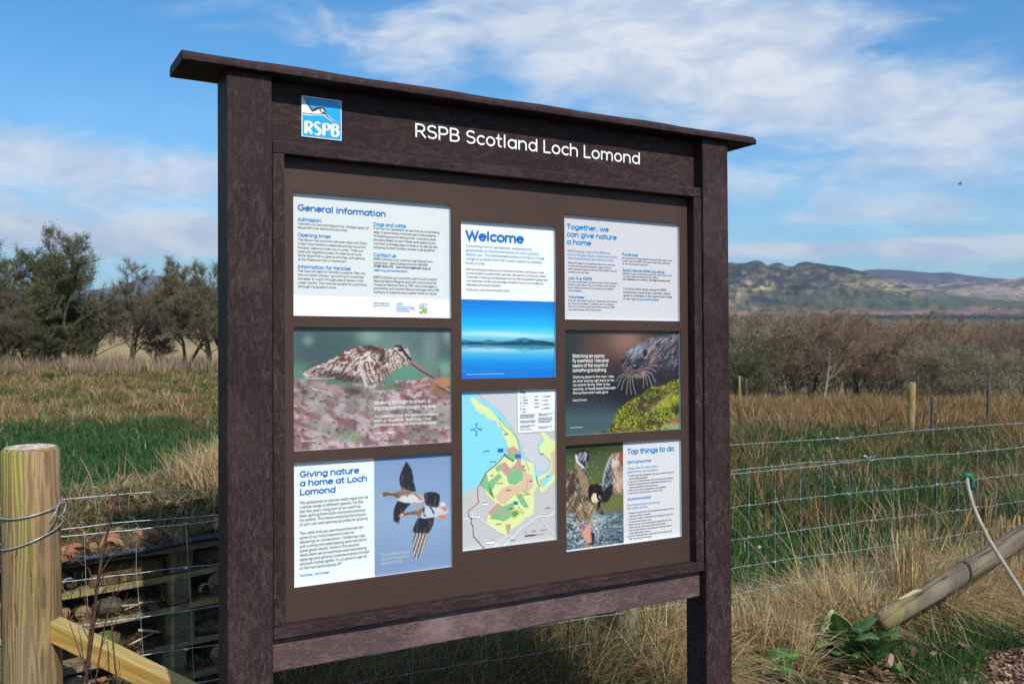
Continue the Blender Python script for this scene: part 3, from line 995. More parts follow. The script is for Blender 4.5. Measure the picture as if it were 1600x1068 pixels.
# woodcock among fallen leaves
r = WR['wood']
q = Pic('wood', r[0], r[2], r[1], r[3], .0016)
q.fill((78, 98, 100))
q.mixin(q.noise(300, 260, 1, 3) * 1.5 - .45, (112, 138, 132))
q.mixin(q.blob(300, 240, 260, 160, .8) * .6, (58, 80, 84))
for bx, by, rx, ry, c_ in ((700, 130, 90, 60, (140, 175, 158)), (1020, 400, 190, 80, (88, 150, 118)), (210, 160, 40, 40, (130, 150, 150)), (1180, 250, 60, 160, (120, 140, 142)), (1310, 380, 60, 60, (120, 180, 150)), (1330, 120, 40, 60, (150, 150, 165)), (120, 400, 70, 60, (88, 140, 110))):
    q.mixin(q.blob(bx, by, rx, ry, .9) * .7, c_)
for l_ in ([(120, 400), (170, 350), (270, 322)], [(1105, 330), (1130, 380), (1175, 400)], [(1225, 380), (1190, 440)]):
    q.mixin(q.line(l_, 3), (90, 120, 95))
# the leaf bed
edge = 470 + 50 * (q.noise(120, 400, 3, 3) - .5) + (q.x > 1000) * (q.x - 1000) * -.05 + np.where((q.x > 350) & (q.x < 900), 35, 0)
lb = sstep(q.y, edge - 14, edge + 14)
n1 = q.noise(75, 48, 5, 2, 20); n2 = q.noise(44, 34, 6, 2, -25); n3 = q.noise(150, 90, 8, 2)
leaf = np.array((168, 142, 146)) * np.ones((len(q.x), 1))
def lay(base, a, c_):
    a = np.clip(a, 0, 1)[:, None]
    return base * (1 - a) + np.array(c_, float) * a
leaf = lay(leaf, sstep(n1, .42, .72), (206, 188, 198))
leaf = lay(leaf, sstep(n1, .52, .28), (108, 76, 80))
leaf = lay(leaf, sstep(n2, .48, .78) * .6, (128, 66, 56))
leaf = lay(leaf, sstep(n3, .48, .76) * .6, (112, 142, 122))
leaf = lay(leaf, sstep(q.noise(34, 28, 12, 3), .52, .80) * .8, (58, 38, 46))
leaf = lay(leaf, q.blob(580, 560, 50, 30, .6) + q.blob(180, 570, 26, 18, .6), (48, 26, 34))
leaf = lay(leaf, q.blob(350, 520, 110, 28, .4, 12), (176, 138, 138))
leaf = lay(leaf, q.blob(600, 700, 260, 70, .9) * .4, (140, 160, 150))
leaf = lay(leaf, q.blob(560, 920, 80, 50, .8) * .6, (100, 160, 100))
leaf = lay(leaf, q.blob(1250, 560, 120, 40, .6) * (n2 > .45), (130, 84, 48))
leaf = leaf * .62 + np.array((158, 134, 138)) * .38
q.c = q.c * (1 - lb[:, None]) + leaf * lb[:, None]
q.mixin(q.poly([(380, 470), (460, 490), (560, 520), (640, 545), (760, 545), (830, 520), (900, 520), (960, 545), (780, 556), (600, 548), (430, 505)], 10), (86, 132, 92))
q.mixin(q.blob(1290, 490, 70, 40, .5) * .9, (176, 122, 78))
for l_, w_, c_ in (([(1250, 390), (1252, 450)], 10, (120, 96, 96)), ([(1040, 515), (1130, 490), (1240, 470)], 6, (150, 112, 104)), ([(1050, 530), (1180, 505)], 5, (190, 160, 150)), ([(1230, 520), (1335, 580)], 4, (60, 60, 60)), ([(250, 545), (330, 560), (400, 590)], 5, (200, 180, 180))):
    q.mixin(q.line(l_, w_, 5), c_)
body = [(150, 405), (185, 398), (215, 392), (265, 368), (330, 345), (390, 310), (440, 288), (480, 255), (540, 225), (620, 208), (700, 200), (750, 200), (790, 222), (840, 228), (880, 222), (890, 205), (920, 195), (955, 193), (990, 210), (1012, 240), (1022, 285), (1042, 325), (1010, 352), (965, 360), (930, 385), (885, 415), (840, 452), (795, 480), (740, 497), (600, 497), (500, 492), (420, 478), (330, 462), (230, 462), (180, 445)]
bm = q.poly(body, 5)
wv = q.noise(60, 60, 20, 3)
bar = np.sin((q.x * .55 + q.y * .9) / 5.2 + wv * 12) * .8 + (q.noise(9, 7, 25, 3) - .5) * 2
bar2 = np.sin((q.x * .9 - q.y * .35) / 4.6 + wv * 12) * .8 + (q.noise(8, 12, 26, 3) - .5) * 2
tone = np.where((q.x < 620) | (q.y < 300), bar, bar2)
bc = np.array((186, 168, 160)) * np.ones((len(q.x), 1))
bc = lay(bc, sstep(tone, -.3, .9) * .8, (66, 50, 50))
bc = lay(bc, sstep(q.noise(46, 26, 22, 3, -30), .52, .62) * (q.y < 420) * (q.x < 850) * .8, (92, 50, 42))
bc = lay(bc, sstep(q.noise(24, 16, 24, 3, -30), .56, .66) * .8, (222, 214, 210))
bc = lay(bc, q.blob(720, 225, 90, 26, .5, 14) * .8, (70, 40, 38))
bc = lay(bc, q.blob(800, 290, 26, 60, .5) * .7, (50, 34, 38))
bc = lay(bc, q.blob(470, 455, 190, 40, .6, 8) * .7, (52, 38, 40))
bc = lay(bc, q.blob(830, 420, 80, 50, .6) * .5, (108, 90, 86))
bc = lay(bc, q.blob(975, 260, 60, 40, .5) * .75, (178, 168, 166))
bc = lay(bc, q.line([(1035, 325), (985, 270), (962, 235)], 9), (40, 32, 38))
bc = lay(bc, q.line([(890, 235), (930, 270), (980, 320)], 5) * .7, (60, 44, 44))
bc = lay(bc, q.blob(925, 205, 34, 12, .4), (66, 46, 44))
bc = lay(bc, q.blob(946, 230, 20, 18, .2), (14, 12, 18))
q.c = q.c * (1 - bm[:, None]) + bc * bm[:, None]
q.mixin(q.blob(940, 224, 5, 4, .4), (200, 210, 220))
q.mixin(q.poly([(1000, 322), (1040, 318), (1090, 352), (1150, 398), (1228, 458), (1214, 467), (1150, 438), (1080, 396), (1005, 352)], 5), (148, 118, 120))
q.mixin(q.line([(1030, 345), (1100, 395), (1215, 463)], 5), (58, 44, 54))
q.mixin(q.line([(620, 350), (640, 420), (672, 520)], 12, 5), (196, 182, 178))
q.mixin(q.line([(700, 450), (745, 480), (785, 515)], 7, 4), (150, 120, 108))
q.mixin(q.line([(180, 460), (300, 466), (420, 458)], 5, 4) * .8, (170, 190, 160))
q.done(gamma=.92)
k = 'wood'
block(k, ['Walking through bracken, a', 'zig zag pattern caught my eye.'], 735, [670, 713], 1228, m_wht, 32, .055, widest=1)
block(k, ['As I peered closer the pattern suddenly', 'shot up skywards! Thankfully I had', 'startled a woodcock and not an adder.'], 736, [776, 810, 845], 1248, m_wht, 26, .055, widest=0)
block(k, ['Louise, Glasgow'], 736, [904], 893, m_wht, 20, .055)
block(k, ['Woodcock by a site volunteer'], 148, [966], 275, m_wht, 10, .06)

# loch picture
r = WR['wel']
ysp = (zp('wel', 50, 535)[1] + zp('wel', 625, 547)[1]) / 2
q = Pic('wel', r[0], r[2], ysp, r[3] + .002, .0017)
yy_ = q.y - (q.x - 50) * .012          # follow the picture's own level
q.y0 = q.y
q.y = yy_
q.grad([(530, (8, 112, 205)), (610, (14, 138, 222)), (690, (30, 176, 235)), (735, (92, 198, 232)), (760, (118, 200, 226)), (800, (90, 170, 205)), (822, (92, 176, 210)), (850, (112, 192, 220)), (885, (60, 165, 220)), (930, (14, 132, 215)), (1040, (4, 98, 190))])
q.mixin(q.blob(240, 748, 200, 14, .8) * .7, (190, 226, 240))
q.mixin(q.blob(480, 760, 190, 12, .8) * .6, (180, 220, 238))
q.mixin(q.blob(240, 850, 200, 12, .8) * .6, (170, 212, 232))
far = 802 - 22 * q.noise(70, 9999, 31, 3) - 14 * q.blob(450, 800, 60, 400, .9)
q.mixin(sstep(q.y, far - 3, far + 3) * (q.y < 812), (52, 116, 156))
near = 812 - 14 * np.clip(q.noise(50, 9999, 33, 3) * 2 - .5, 0, 1) - 14 * q.blob(470, 800, 110, 400, .7)
q.mixin(sstep(q.y, near - 2, near + 2) * (q.y < 818), (22, 70, 92))
q.mixin(q.blob(240, 806, 60, 5, .5) * .6, (96, 100, 60))
q.mixin(((q.y > 818) & (q.y < 818 + (818 - near) * .8)) * .75, (36, 104, 140))
q.mixin(((q.y > 818) & (q.y < 818 + (818 - far) * .9)) * .35, (60, 130, 170))
q.mixin((q.noise(200, 6, 35, 3) - .5) * .35 * (q.y > 825), (160, 215, 240))
q.done(gamma=.95)
block('wel', ['Loch Lomond from the shore, with hills mirrored in still water'], 78, [1008], 315, m_wht, 6, .08)

# geese
r = WR['geese']
xsp = zp('geese', 688, 500)[0]
q = Pic('geese', xsp, r[2], r[1], r[3] + .001, .0016)
q.grad([(40, (122, 150, 190)), (500, (140, 166, 200)), (1000, (118, 142, 178))])
dk, br, wt, orr = (44, 46, 54), (132, 108, 92), (205, 208, 214), (220, 120, 84)
fth = q.noise(14, 60, 41, 3, 10)
def wing(pts, c_=dk, s_=4):
    m1 = q.poly(pts, s_)
    q.mixin(m1, c_)
    q.mixin(m1 * sstep(fth, .55, .68) * .5, (96, 98, 104))
wing([(922, 98), (935, 108), (945, 125), (955, 140), (966, 162), (972, 190), (978, 220), (976, 245), (988, 275), (996, 320), (950, 318), (890, 300), (876, 262), (873, 225), (878, 200), (888, 170), (902, 140)])
q.mixin(q.poly([(880, 300), (900, 290), (960, 320), (1000, 345), (960, 350), (900, 330)], 5), br)
wing([(862, 388), (905, 402), (958, 404), (945, 425), (925, 442), (905, 470), (890, 485), (876, 520), (868, 562), (860, 540), (850, 556), (842, 535), (832, 545), (828, 500), (832, 455), (842, 425)])
q.mixin(q.poly([(826, 345), (860, 318), (900, 312), (950, 322), (1000, 335), (1048, 362), (1058, 385), (1030, 400), (975, 404), (915, 402), (872, 388), (845, 368)], 4), wt)
q.mixin(q.poly([(826, 345), (860, 318), (900, 312), (950, 322), (990, 335), (940, 345), (890, 350), (868, 375), (845, 366)], 7), br)
q.mixin(q.poly([(812, 332), (850, 330), (868, 352), (856, 366), (828, 352), (795, 349), (768, 356), (748, 356), (740, 345), (752, 328), (780, 324)], 4), (110, 86, 72))
q.mixin(q.poly([(722, 356), (745, 336), (750, 350), (742, 360)], 3), (214, 160, 140))
q.mixin(q.line([(990, 340), (1040, 375)], 7), br)
q.mixin(q.poly([(1005, 355), (1035, 365), (1045, 385), (1020, 385)], 4), orr)
q.mixin(q.line([(930, 350), (935, 358)], 3), dk)
wing([(1056, 345), (1062, 330), (1100, 322), (1140, 324), (1172, 342), (1174, 372), (1166, 415), (1152, 442), (1112, 456), (1085, 432), (1062, 400)])
q.mixin(q.poly([(998, 470), (1040, 440), (1060, 422), (1100, 430), (1140, 438), (1190, 432), (1232, 448), (1240, 470), (1190, 495), (1130, 512), (1060, 520), (1015, 508)], 4), (190, 200, 212))
q.mixin(q.poly([(998, 470), (1040, 440), (1055, 425), (1068, 440), (1040, 480), (1030, 512), (1005, 500)], 6), br)
wing([(1015, 512), (1060, 520), (1132, 510), (1125, 560), (1108, 600), (1084, 632), (1030, 634), (980, 628), (974, 600), (990, 555)])
m1 = q.poly([(980, 626), (1084, 630), (1078, 670), (1062, 715), (1045, 760), (1020, 800), (998, 822), (984, 816), (975, 770), (972, 700)], 4)
q.mixin(m1, (178, 174, 172))
q.mixin(m1 * (np.sin((q.x * .93 + q.y * .30) / 3.6) > .1) * .8, (62, 58, 58))
q.mixin(q.poly([(885, 482), (930, 474), (1000, 462), (1012, 490), (950, 491), (905, 502), (885, 505)], 4), (120, 94, 76))
q.mixin(q.poly([(864, 506), (888, 480), (896, 492), (884, 508)], 3), (226, 136, 110))
q.mixin(q.blob(896, 492, 7, 6, .4), (230, 225, 220))
q.mixin(q.blob(1195, 415, 20, 16, .5), (214, 216, 220))
q.mixin(q.poly([(1175, 435), (1205, 432), (1238, 455), (1205, 465)], 4), orr)
q.mixin(q.poly([(1160, 492), (1200, 495), (1228, 512), (1205, 525), (1170, 512)], 4), orr)
q.mixin(q.line([(985, 405), (1012, 445)], 8), (200, 140, 130))
for l_ in ([(1052, 450), (1055, 470)], [(1120, 462), (1128, 480)], [(1055, 490), (1065, 500)], [(1100, 435), (1115, 452)]):
    q.mixin(q.line(l_, 6), (60, 60, 66))
q.done(gamma=.92)
block('geese', ['Thousands of geese', 'flock to the area to', 'feed and roost.'], 738, [800, 832, 864], 952, mat('print_faded', (.45, .52, .60), .5), 24, .05, widest=0)

# otter
r = WR['ott']
q = Pic('ott', r[0], r[2], r[1], r[3], .0018)
q.grad([(60, (56, 50, 46)), (350, (62, 46, 44)), (620, (40, 38, 44)), (720, (48, 56, 66)), (850, (66, 88, 98)), (1010, (60, 90, 92))])
q.mixin(q.blob(620, 150, 190, 140, .9) * .9, (142, 104, 88))
q.mixin(q.blob(330, 230, 140, 150, .9) * .7, (92, 66, 58))
q.mixin(sstep(q.x, 330, 90) * (q.y < 650) * .75, (32, 50, 54))
q.mixin(q.blob(800, 120, 40, 80, .8) * .4, (70, 56, 52))
q.mixin(q.blob(720, 620, 260, 130, .8) * .8, (28, 26, 36))
ob = [(592, 430), (578, 360), (576, 328), (600, 322), (612, 300), (640, 255), (680, 222), (720, 198), (760, 170), (800, 145), (850, 128), (900, 122), (935, 128), (970, 110), (1010, 98), (1060, 88), (1110, 86), (1110, 520), (1040, 545), (980, 560), (900, 566), (850, 540), (820, 500), (790, 490), (760, 500), (715, 500), (670, 480), (630, 460)]
bm = q.poly(ob, 7)
fur = q.noise(8, 40, 51, 4, 40)
bc = np.array((70, 66, 76)) * np.ones((len(q.x), 1))
bc = lay(bc, sstep(q.y, 260, 120), (104, 96, 104))
bc = lay(bc, q.blob(700, 240, 110, 60, .9) * .7, (150, 166, 186))
bc = lay(bc, q.blob(860, 320, 60, 90, .7) * .7, (122, 84, 76))
bc = lay(bc, q.blob(960, 470, 170, 110, .8) * .85, (32, 28, 38))
bc = lay(bc, q.blob(1050, 400, 90, 170, .7) * .5, (46, 40, 50))
bc = lay(bc, sstep(fur, .52, .70) * .6 * sstep(q.y, 520, 300), (168, 166, 178))
bc = lay(bc, sstep(fur, .46, .34) * .6, (34, 30, 36))
bc = lay(bc, q.blob(640, 430, 50, 40, .7) * .5, (110, 80, 80))
bc = lay(bc, q.blob(745, 430, 70, 44, .6) * .7, (116, 92, 92))
bc = lay(bc, q.blob(735, 470, 50, 24, .6) * .7, (130, 118, 84))
bc = lay(bc, q.blob(590, 345, 20, 26, .4), (40, 34, 40))
bc = lay(bc, q.blob(796, 262, 20, 28, .4), (34, 28, 34))
bc = lay(bc, q.blob(647, 368, 18, 18, .3) + q.blob(755, 326, 20, 18, .3), (14, 13, 18))
bc = lay(bc, q.blob(712, 392, 34, 24, .3, -12), (36, 34, 44))
bc = lay(bc, q.blob(700, 380, 14, 5, .6), (150, 165, 190))
bc = lay(bc, q.line([(690, 450), (720, 440), (750, 455)], 4), (24, 20, 24))
q.c = q.c * (1 - bm[:, None]) + bc * bm[:, None]
q.mixin(q.blob(642, 361, 4, 4, .4) + q.blob(750, 320, 4, 4, .4), (190, 200, 215))
ms = q.poly([(330, 1010), (345, 980), (440, 965), (485, 930), (505, 880), (520, 830), (550, 780), (600, 735), (650, 700), (700, 665), (760, 640), (800, 600), (860, 562), (880, 545), (900, 575), (980, 545), (1030, 520), (1110, 495), (1110, 1010)], 8)
mn = q.noise(12, 11, 61, 3, 0, .6); mb = q.noise(70, 50, 62, 3)
mc = np.array((92, 100, 30)) * np.ones((len(q.x), 1))
mc = lay(mc, sstep(mn, .42, .74) * .8, (168, 172, 66))
mc = lay(mc, sstep(mn, .52, .28) * .8, (38, 42, 24))
mc = lay(mc, sstep(mb, .56, .68) * .6, (48, 42, 34))
mc = lay(mc, q.blob(850, 700, 160, 50, .8, -28) * .5, (60, 46, 40))
mc = lay(mc, q.line([(800, 820), (880, 760), (960, 690), (1080, 600)], 12, 8) * .6, (150, 130, 120))
mc = lay(mc, q.blob(1060, 880, 50, 26, .6) + q.blob(800, 735, 20, 18, .6), (152, 92, 74))
mc = lay(mc, q.blob(1050, 930, 90, 34, .6) * .7, (140, 175, 130))
mc = lay(mc, q.blob(620, 960, 70, 26, .8) * .6, (110, 86, 60))
mc = lay(mc, q.blob(1020, 700, 120, 40, .8, -30) * .5, (190, 196, 50))
q.c = q.c * (1 - ms[:, None]) + mc * ms[:, None]
wh = [([(640, 455), (580, 490), (545, 580)], 0), ([(650, 465), (600, 520), (580, 600)], 0), ([(655, 470), (635, 540), (630, 640)], 0), ([(665, 475), (660, 560), (672, 640)], 0), ([(680, 480), (690, 560), (712, 640)], 0),
      ([(790, 425), (850, 450), (892, 530)], 0), ([(780, 435), (830, 480), (855, 560)], 0), ([(775, 440), (805, 500), (818, 560)], 0), ([(770, 445), (782, 510), (778, 580)], 0), ([(800, 400), (860, 410), (890, 432)], 0), ([(610, 450), (560, 480), (535, 520)], 0), ([(820, 385), (870, 375), (905, 380)], 0)]
for l_, _ in wh: q.mixin(q.line(l_, 2.2, 2.5) * .8, (206, 200, 200))
q.done(gamma=.95)
k = 'ott'
block(k, ['Watching an osprey', 'fly overhead, I became', 'aware of the sound of', 'something breathing.'], 140, [310, 353, 396, 440], 468, m_wht, 36, .055, widest=1)
block(k, ['Glancing down to the river, I saw', 'an otter staring right back at me,', 'its nostrils flaring. After a few', 'seconds, its head dipped beneath', 'the surface and it was gone.'], 144, [496, 531, 568, 603, 639], 530, m_wht, 26, .055, widest=3)
block(k, ['David, Drymen'], 144, [702], 272, m_wht, 20, .055)
block(k, ['Otter on a mossy bank by the river'], 120, [944], 235, m_wht, 9, .07)

# osprey
r = WR['top']
xsp = zp('top', 569, 500)[0]
q = Pic('top', r[0], xsp, r[1], r[3] - .002, .0018)
q.grad([(100, (62, 74, 42)), (350, (84, 98, 62)), (600, (104, 110, 56)), (675, (100, 108, 84)), (700, (92, 112, 124)), (1030, (76, 98, 112))])
q.mixin(q.blob(120, 110, 260, 60, .9) * .8, (34, 46, 26))
wt_ = sstep(q.y, 660, 720)
q.mixin(wt_ * sstep(q.noise(60, 10, 71, 4, -4), .5, .62) * .8, (44, 60, 72))
q.mixin(wt_ * sstep(q.noise(40, 9, 72, 4, -4), .56, .68) * .8, (150, 172, 184))
sp = q.blob(240, 830, 190, 150, .6)
q.mixin(sp * sstep(q.noise(14, 14, 73, 4, 0, .6), .5, .6) * .9, (206, 216, 220))
q.mixin(sp * sstep(q.noise(20, 20, 74, 3), .55, .65) * .6, (48, 60, 62))
q.mixin(q.blob(330, 740, 60, 60, .7) * .5, (180, 196, 200))
fn = q.noise(9, 60, 75, 4, 25); fn2 = q.noise(50, 7, 76, 3, 60)
def part_(pts, c_, hi=(200, 190, 176), lo=(40, 32, 30), s_=5, k1=.56, k2=.42):
    m1 = q.poly(pts, s_)
    bc = np.array(c_, float) * np.ones((len(q.x), 1))
    bc = lay(bc, sstep(fn, k1 - .1, k1 + .2) * .8, hi)
    bc = lay(bc, sstep(fn2, k2 + .1, k2 - .16) * .8, lo)
    q.c = q.c * (1 - m1[:, None]) + bc * m1[:, None]
part_([(60, 400), (100, 350), (150, 300), (170, 260), (210, 290), (250, 340), (262, 400), (275, 460), (272, 560), (258, 600), (190, 640), (160, 700), (120, 690), (70, 700)], (104, 92, 80), (196, 182, 160))
q.mixin(q.poly([(80, 480), (150, 300), (160, 480), (110, 580), (80, 590)], 12) * .75, (66, 44, 40))
q.mixin(q.poly([(170, 290), (215, 290), (262, 400), (275, 500), (240, 560), (190, 420)], 12) * .6, (170, 140, 112))
part_([(155, 230), (160, 190), (190, 160), (240, 148), (275, 165), (276, 200), (262, 250), (268, 350), (240, 350), (200, 300), (165, 275)], (84, 92, 104), (186, 196, 206), (28, 28, 34))
q.mixin(q.line([(175, 170), (240, 153), (270, 170), (262, 240)], 8, 5), (24, 22, 26))
q.mixin(q.line([(165, 200), (175, 250), (225, 300)], 10, 6), (214, 206, 206))
part_([(465, 190), (490, 172), (530, 175), (575, 180), (575, 520), (540, 518), (500, 520), (470, 500), (470, 400), (462, 300), (455, 240)], (150, 126, 112), (222, 210, 196), (70, 46, 38), 5)
q.mixin(q.blob(560, 220, 30, 60, .5) * .8, (140, 74, 44))
q.mixin(q.blob(495, 270, 36, 36, .6) * .8, (216, 208, 196))
q.mixin(q.blob(540, 430, 60, 80, .6) * .5, (218, 196, 180))
part_([(362, 460), (385, 390), (420, 300), (440, 240), (465, 200), (468, 300), (480, 420), (470, 520), (440, 580), (405, 605), (372, 590)], (88, 96, 104), (196, 206, 212), (26, 26, 30))
q.mixin(q.poly([(375, 520), (420, 480), (480, 440), (478, 520), (440, 585), (400, 605)], 8) * .9, (34, 28, 32))
q.mixin(q.line([(455, 220), (420, 310), (400, 380), (395, 450)], 10, 6) * .7, (170, 186, 200))
# breast, thighs, head
part_([(160, 720), (170, 650), (210, 610), (260, 580), (300, 600), (340, 640), (330, 680), (290, 720), (300, 790), (250, 770), (220, 740), (190, 760)], (136, 118, 92), (206, 192, 158), (66, 52, 40))
part_([(330, 650), (370, 640), (410, 690), (395, 706), (350, 690)], (86, 66, 58))
q.mixin(q.poly([(270, 470), (290, 450), (340, 440), (380, 452), (392, 500), (388, 570), (368, 600), (300, 615), (275, 580), (268, 530)], 6), (38, 28, 30))
q.mixin(q.poly([(292, 560), (310, 520), (345, 520), (372, 548), (370, 585), (330, 612), (298, 595)], 6), (212, 206, 190))
q.mixin(q.line([(345, 500), (352, 560), (372, 590)], 9, 4), (30, 24, 28))
q.mixin(q.blob(328, 600, 11, 9, .3), (220, 150, 40))
q.mixin(q.poly([(350, 590), (378, 596), (372, 640), (350, 648), (340, 620)], 4), (30, 32, 44))
q.mixin(q.poly([(150, 770), (185, 740), (200, 800), (175, 812)], 6) + q.poly([(270, 770), (305, 740), (320, 800), (290, 812)], 6), (158, 150, 130))
q.mixin(q.poly([(205, 830), (225, 780), (270, 790), (300, 850), (310, 930), (270, 960), (240, 920), (215, 870)], 8), (206, 150, 130))
q.mixin(q.poly([(210, 800), (232, 780), (245, 810), (225, 850)], 6), (140, 100, 150))
q.mixin(q.poly([(290, 850), (320, 870), (318, 960), (270, 975), (250, 960), (300, 940)], 6), (44, 40, 50))
q.mixin(q.blob(262, 970, 40, 14, .7) * .7, (180, 140, 110))
for i in range(60):
    q.mixin(q.blob(90 + 460 * rng.random(), 140 + 480 * rng.random(), 3 + 3 * rng.random(), 4, .5) * .6, (190, 200, 170))
q.done(gamma=.92)

# ------------------------------------------------------------------ the trail map, sheets of flat print
k = 'map'
mc_ = {n: mat('map_' + n, c_, .4) for n, c_ in dict(water=srgb(128, 206, 232), grass=srgb(208, 220, 156), wood=srgb(122, 178, 132), fen=srgb(206, 180, 152), heath=srgb(182, 150, 138), land=srgb(190, 194, 204), white=srgb(222, 228, 236), dgreen=srgb(84, 150, 100), red=srgb(168, 40, 60), maroon=srgb(84, 36, 52), sblue=srgb(20, 110, 190), olive=srgb(170, 180, 90), ochre=srgb(200, 180, 90)).items()}
zc = [0.0003]
cv = lambda x, y: zp('map', x, y)


def mp(name, c_, pts):
    zc[0] += .00003
    poly(name, pts, mc_[c_], DW + zc[0], cv, POST['map'])


def ml(name, c_, pts, hw):
    zc[0] += .00003
    V, F = [], []
    ribbon(V, F, [cv(*p_) for p_ in pts], hw, 0, 2)
    flat(name, V, F, mc_[c_], POST['map'], DW + zc[0])


mp('map_water', 'water', [(45, 55), (118, 62), (150, 100), (230, 150), (300, 215), (350, 290), (395, 370), (425, 470), (480, 500), (500, 560), (560, 550), (590, 500), (560, 450), (515, 430), (510, 380), (540, 350), (520, 310), (545, 305), (580, 350), (625, 360), (625, 560), (560, 620), (520, 650), (440, 600), (330, 480), (220, 560), (150, 630), (120, 650), (70, 655), (60, 690), (50, 690)])
mp('map_land', 'land', [(140, 62), (380, 55), (380, 320), (512, 320), (530, 345), (500, 385), (505, 440), (550, 462), (580, 500), (555, 545), (500, 552), (488, 500), (430, 465), (400, 370), (355, 285), (300, 205), (225, 140), (165, 95)])
mp('map_grass', 'grass', [(95, 105), (115, 98), (150, 130), (215, 170), (262, 225), (300, 250), (350, 300), (385, 365), (400, 420), (395, 440), (370, 410), (335, 430), (325, 395), (310, 350), (290, 320), (290, 290), (262, 270), (255, 240), (215, 232), (190, 215), (180, 190), (160, 200), (130, 170), (105, 130)])
mp('map_grass', 'grass', [(445, 490), (478, 495), (485, 560), (500, 640), (480, 680), (485, 740), (478, 810), (430, 830), (400, 865), (330, 910), (318, 932), (260, 915), (195, 855), (210, 800), (250, 740), (200, 690), (160, 620), (195, 550), (260, 500), (300, 460), (350, 480), (400, 470)])
mp('map_grass', 'grass', [(520, 312), (545, 308), (580, 350), (612, 365), (610, 600), (560, 650), (530, 678), (500, 640), (505, 590), (520, 570), (560, 560), (590, 520), (580, 470), (520, 435), (515, 400), (545, 360)])
mp('map_fen', 'fen', [(582, 430), (610, 420), (612, 560), (560, 620), (515, 645), (512, 600), (560, 575), (595, 530)])
mp('map_water', 'water', [(525, 640), (530, 610), (590, 560), (598, 575), (560, 620), (545, 640)])
mp('map_heath', 'heath', [(330, 420), (355, 400), (380, 410), (408, 440), (402, 500), (440, 545), (400, 560), (350, 540), (330, 590), (300, 560), (275, 530), (280, 500), (305, 490), (340, 530), (380, 490), (365, 440)])
mp('map_wood', 'wood', [(300, 440), (330, 435), (360, 430), (378, 465), (355, 485), (320, 465)])
mp('map_heath', 'heath', [(300, 415), (360, 395), (382, 420), (340, 440)])
mp('map_wood', 'wood', [(245, 525), (275, 500), (282, 540), (262, 552)])
mp('map_wood', 'wood', [(155, 625), (195, 555), (205, 610), (270, 560), (290, 580), (250, 620), (215, 690), (245, 715), (220, 690)])
mp('map_wood', 'wood', [(318, 585), (345, 545), (400, 535), (418, 560), (412, 600), (370, 630), (330, 620)])
mp('map_fen', 'fen', [(415, 545), (475, 570), (478, 640), (440, 680), (415, 670), (350, 700), (310, 745), (280, 740), (245, 700), (290, 650), (340, 630), (380, 632), (415, 600)])
mp('map_heath', 'heath', [(205, 795), (262, 735), (290, 760), (250, 820), (225, 822)])
mp('map_wood', 'wood', [(212, 835), (240, 800), (290, 760), (340, 740), (375, 720), (345, 790), (335, 830), (300, 850), (260, 840)])
mp('map_heath', 'heath', [(275, 800), (300, 780), (320, 800), (290, 820)])
mp('map_wood', 'wood', [(375, 690), (405, 680), (452, 765), (430, 768), (400, 740)])
mp('map_heath', 'heath', [(310, 870), (342, 865), (338, 900), (320, 930)])
mp('map_ochre', 'olive', [(330, 805), (350, 780), (385, 778), (398, 800), (372, 830), (345, 825)])
mp('map_wood', 'dgreen', [(342, 805), (358, 790), (380, 792), (388, 804), (368, 820), (350, 818)])
ml('map_path', 'ochre', [(385, 780), (420, 808)], .0016)
ml('map_path', 'dgreen', [(268, 222), (310, 270), (345, 300), (378, 345), (392, 400), (400, 428)], .0008)
ml('map_path', 'dgreen', [(268, 240), (290, 290), (320, 318)], .0006)
ml('map_path', 'dgreen', [(430, 490), (446, 520), (450, 545)], .0006)
ml('map_path', 'dgreen', [(445, 600), (440, 640), (418, 668), (445, 680)], .0006)
ml('map_path', 'dgreen', [(495, 575), (515, 645)], .0012)
for pts, w_ in (([(50, 840), (105, 820), (150, 830), (200, 870), (300, 925), (350, 950), (400, 895), (480, 840), (510, 820), (570, 820), (610, 790)], .0011), ([(350, 950), (320, 975), (295, 1005)], .0011), ([(510, 822), (560, 880), (608, 935)], .0009), ([(225, 1015), (300, 950), (320, 935)], .0008), ([(400, 895), (425, 830), (400, 770), (370, 720)], .0006)):
    ml('map_road', 'white', pts, w_)
ml('map_trail', 'maroon', [(155, 625), (190, 555), (240, 515), (278, 480), (302, 448), (335, 470), (355, 485)], .0011)
ml('map_trail', 'red', [(155, 622), (140, 650), (142, 700), (146, 735), (110, 765), (82, 790), (85, 820)], .0009)
ml('map_trail', 'maroon', [(85, 820), (105, 835), (100, 860), (112, 880), (115, 940), (150, 980), (175, 1010)], .0008)
for (x0, y0, x1, y1) in ((262, 408, 296, 430), (368, 442, 402, 466), (360, 730, 384, 748)):
    mp('map_sign', 'sblue', [(x0, y0), (x1, y0), (x1, y1), (x0, y1)])
for (x0, y0, x1, y1) in ((160, 730, 202, 752), (105, 806, 150, 828), (188, 962, 240, 986)):
    mp('map_sign', 'white', [(x0, y0), (x1, y0), (x1, y1), (x0, y1)])
mp('map_key', 'white', [(380, 52), (608, 46), (606, 302), (382, 316)])
zc[0] += .00003
for (cx, cy) in ((133, 260), (105, 293), (160, 290), (133, 323)):
    ml('compass', 'sblue', [(cx + 6 * math.cos(a), cy + 6 * math.sin(a)) for a in np.linspace(0, 2 * PI, 11)], .0006)
ml('compass', 'sblue', [(133 + 12 * math.cos(a), 292 + 14 * math.sin(a)) for a in np.linspace(0, 2 * PI, 13)], .0006)
for l_ in ([(133, 268), (133, 278)], [(133, 306), (133, 317)], [(112, 293), (120, 292)], [(146, 291), (153, 290)]): ml('compass', 'sblue', l_, .0005)
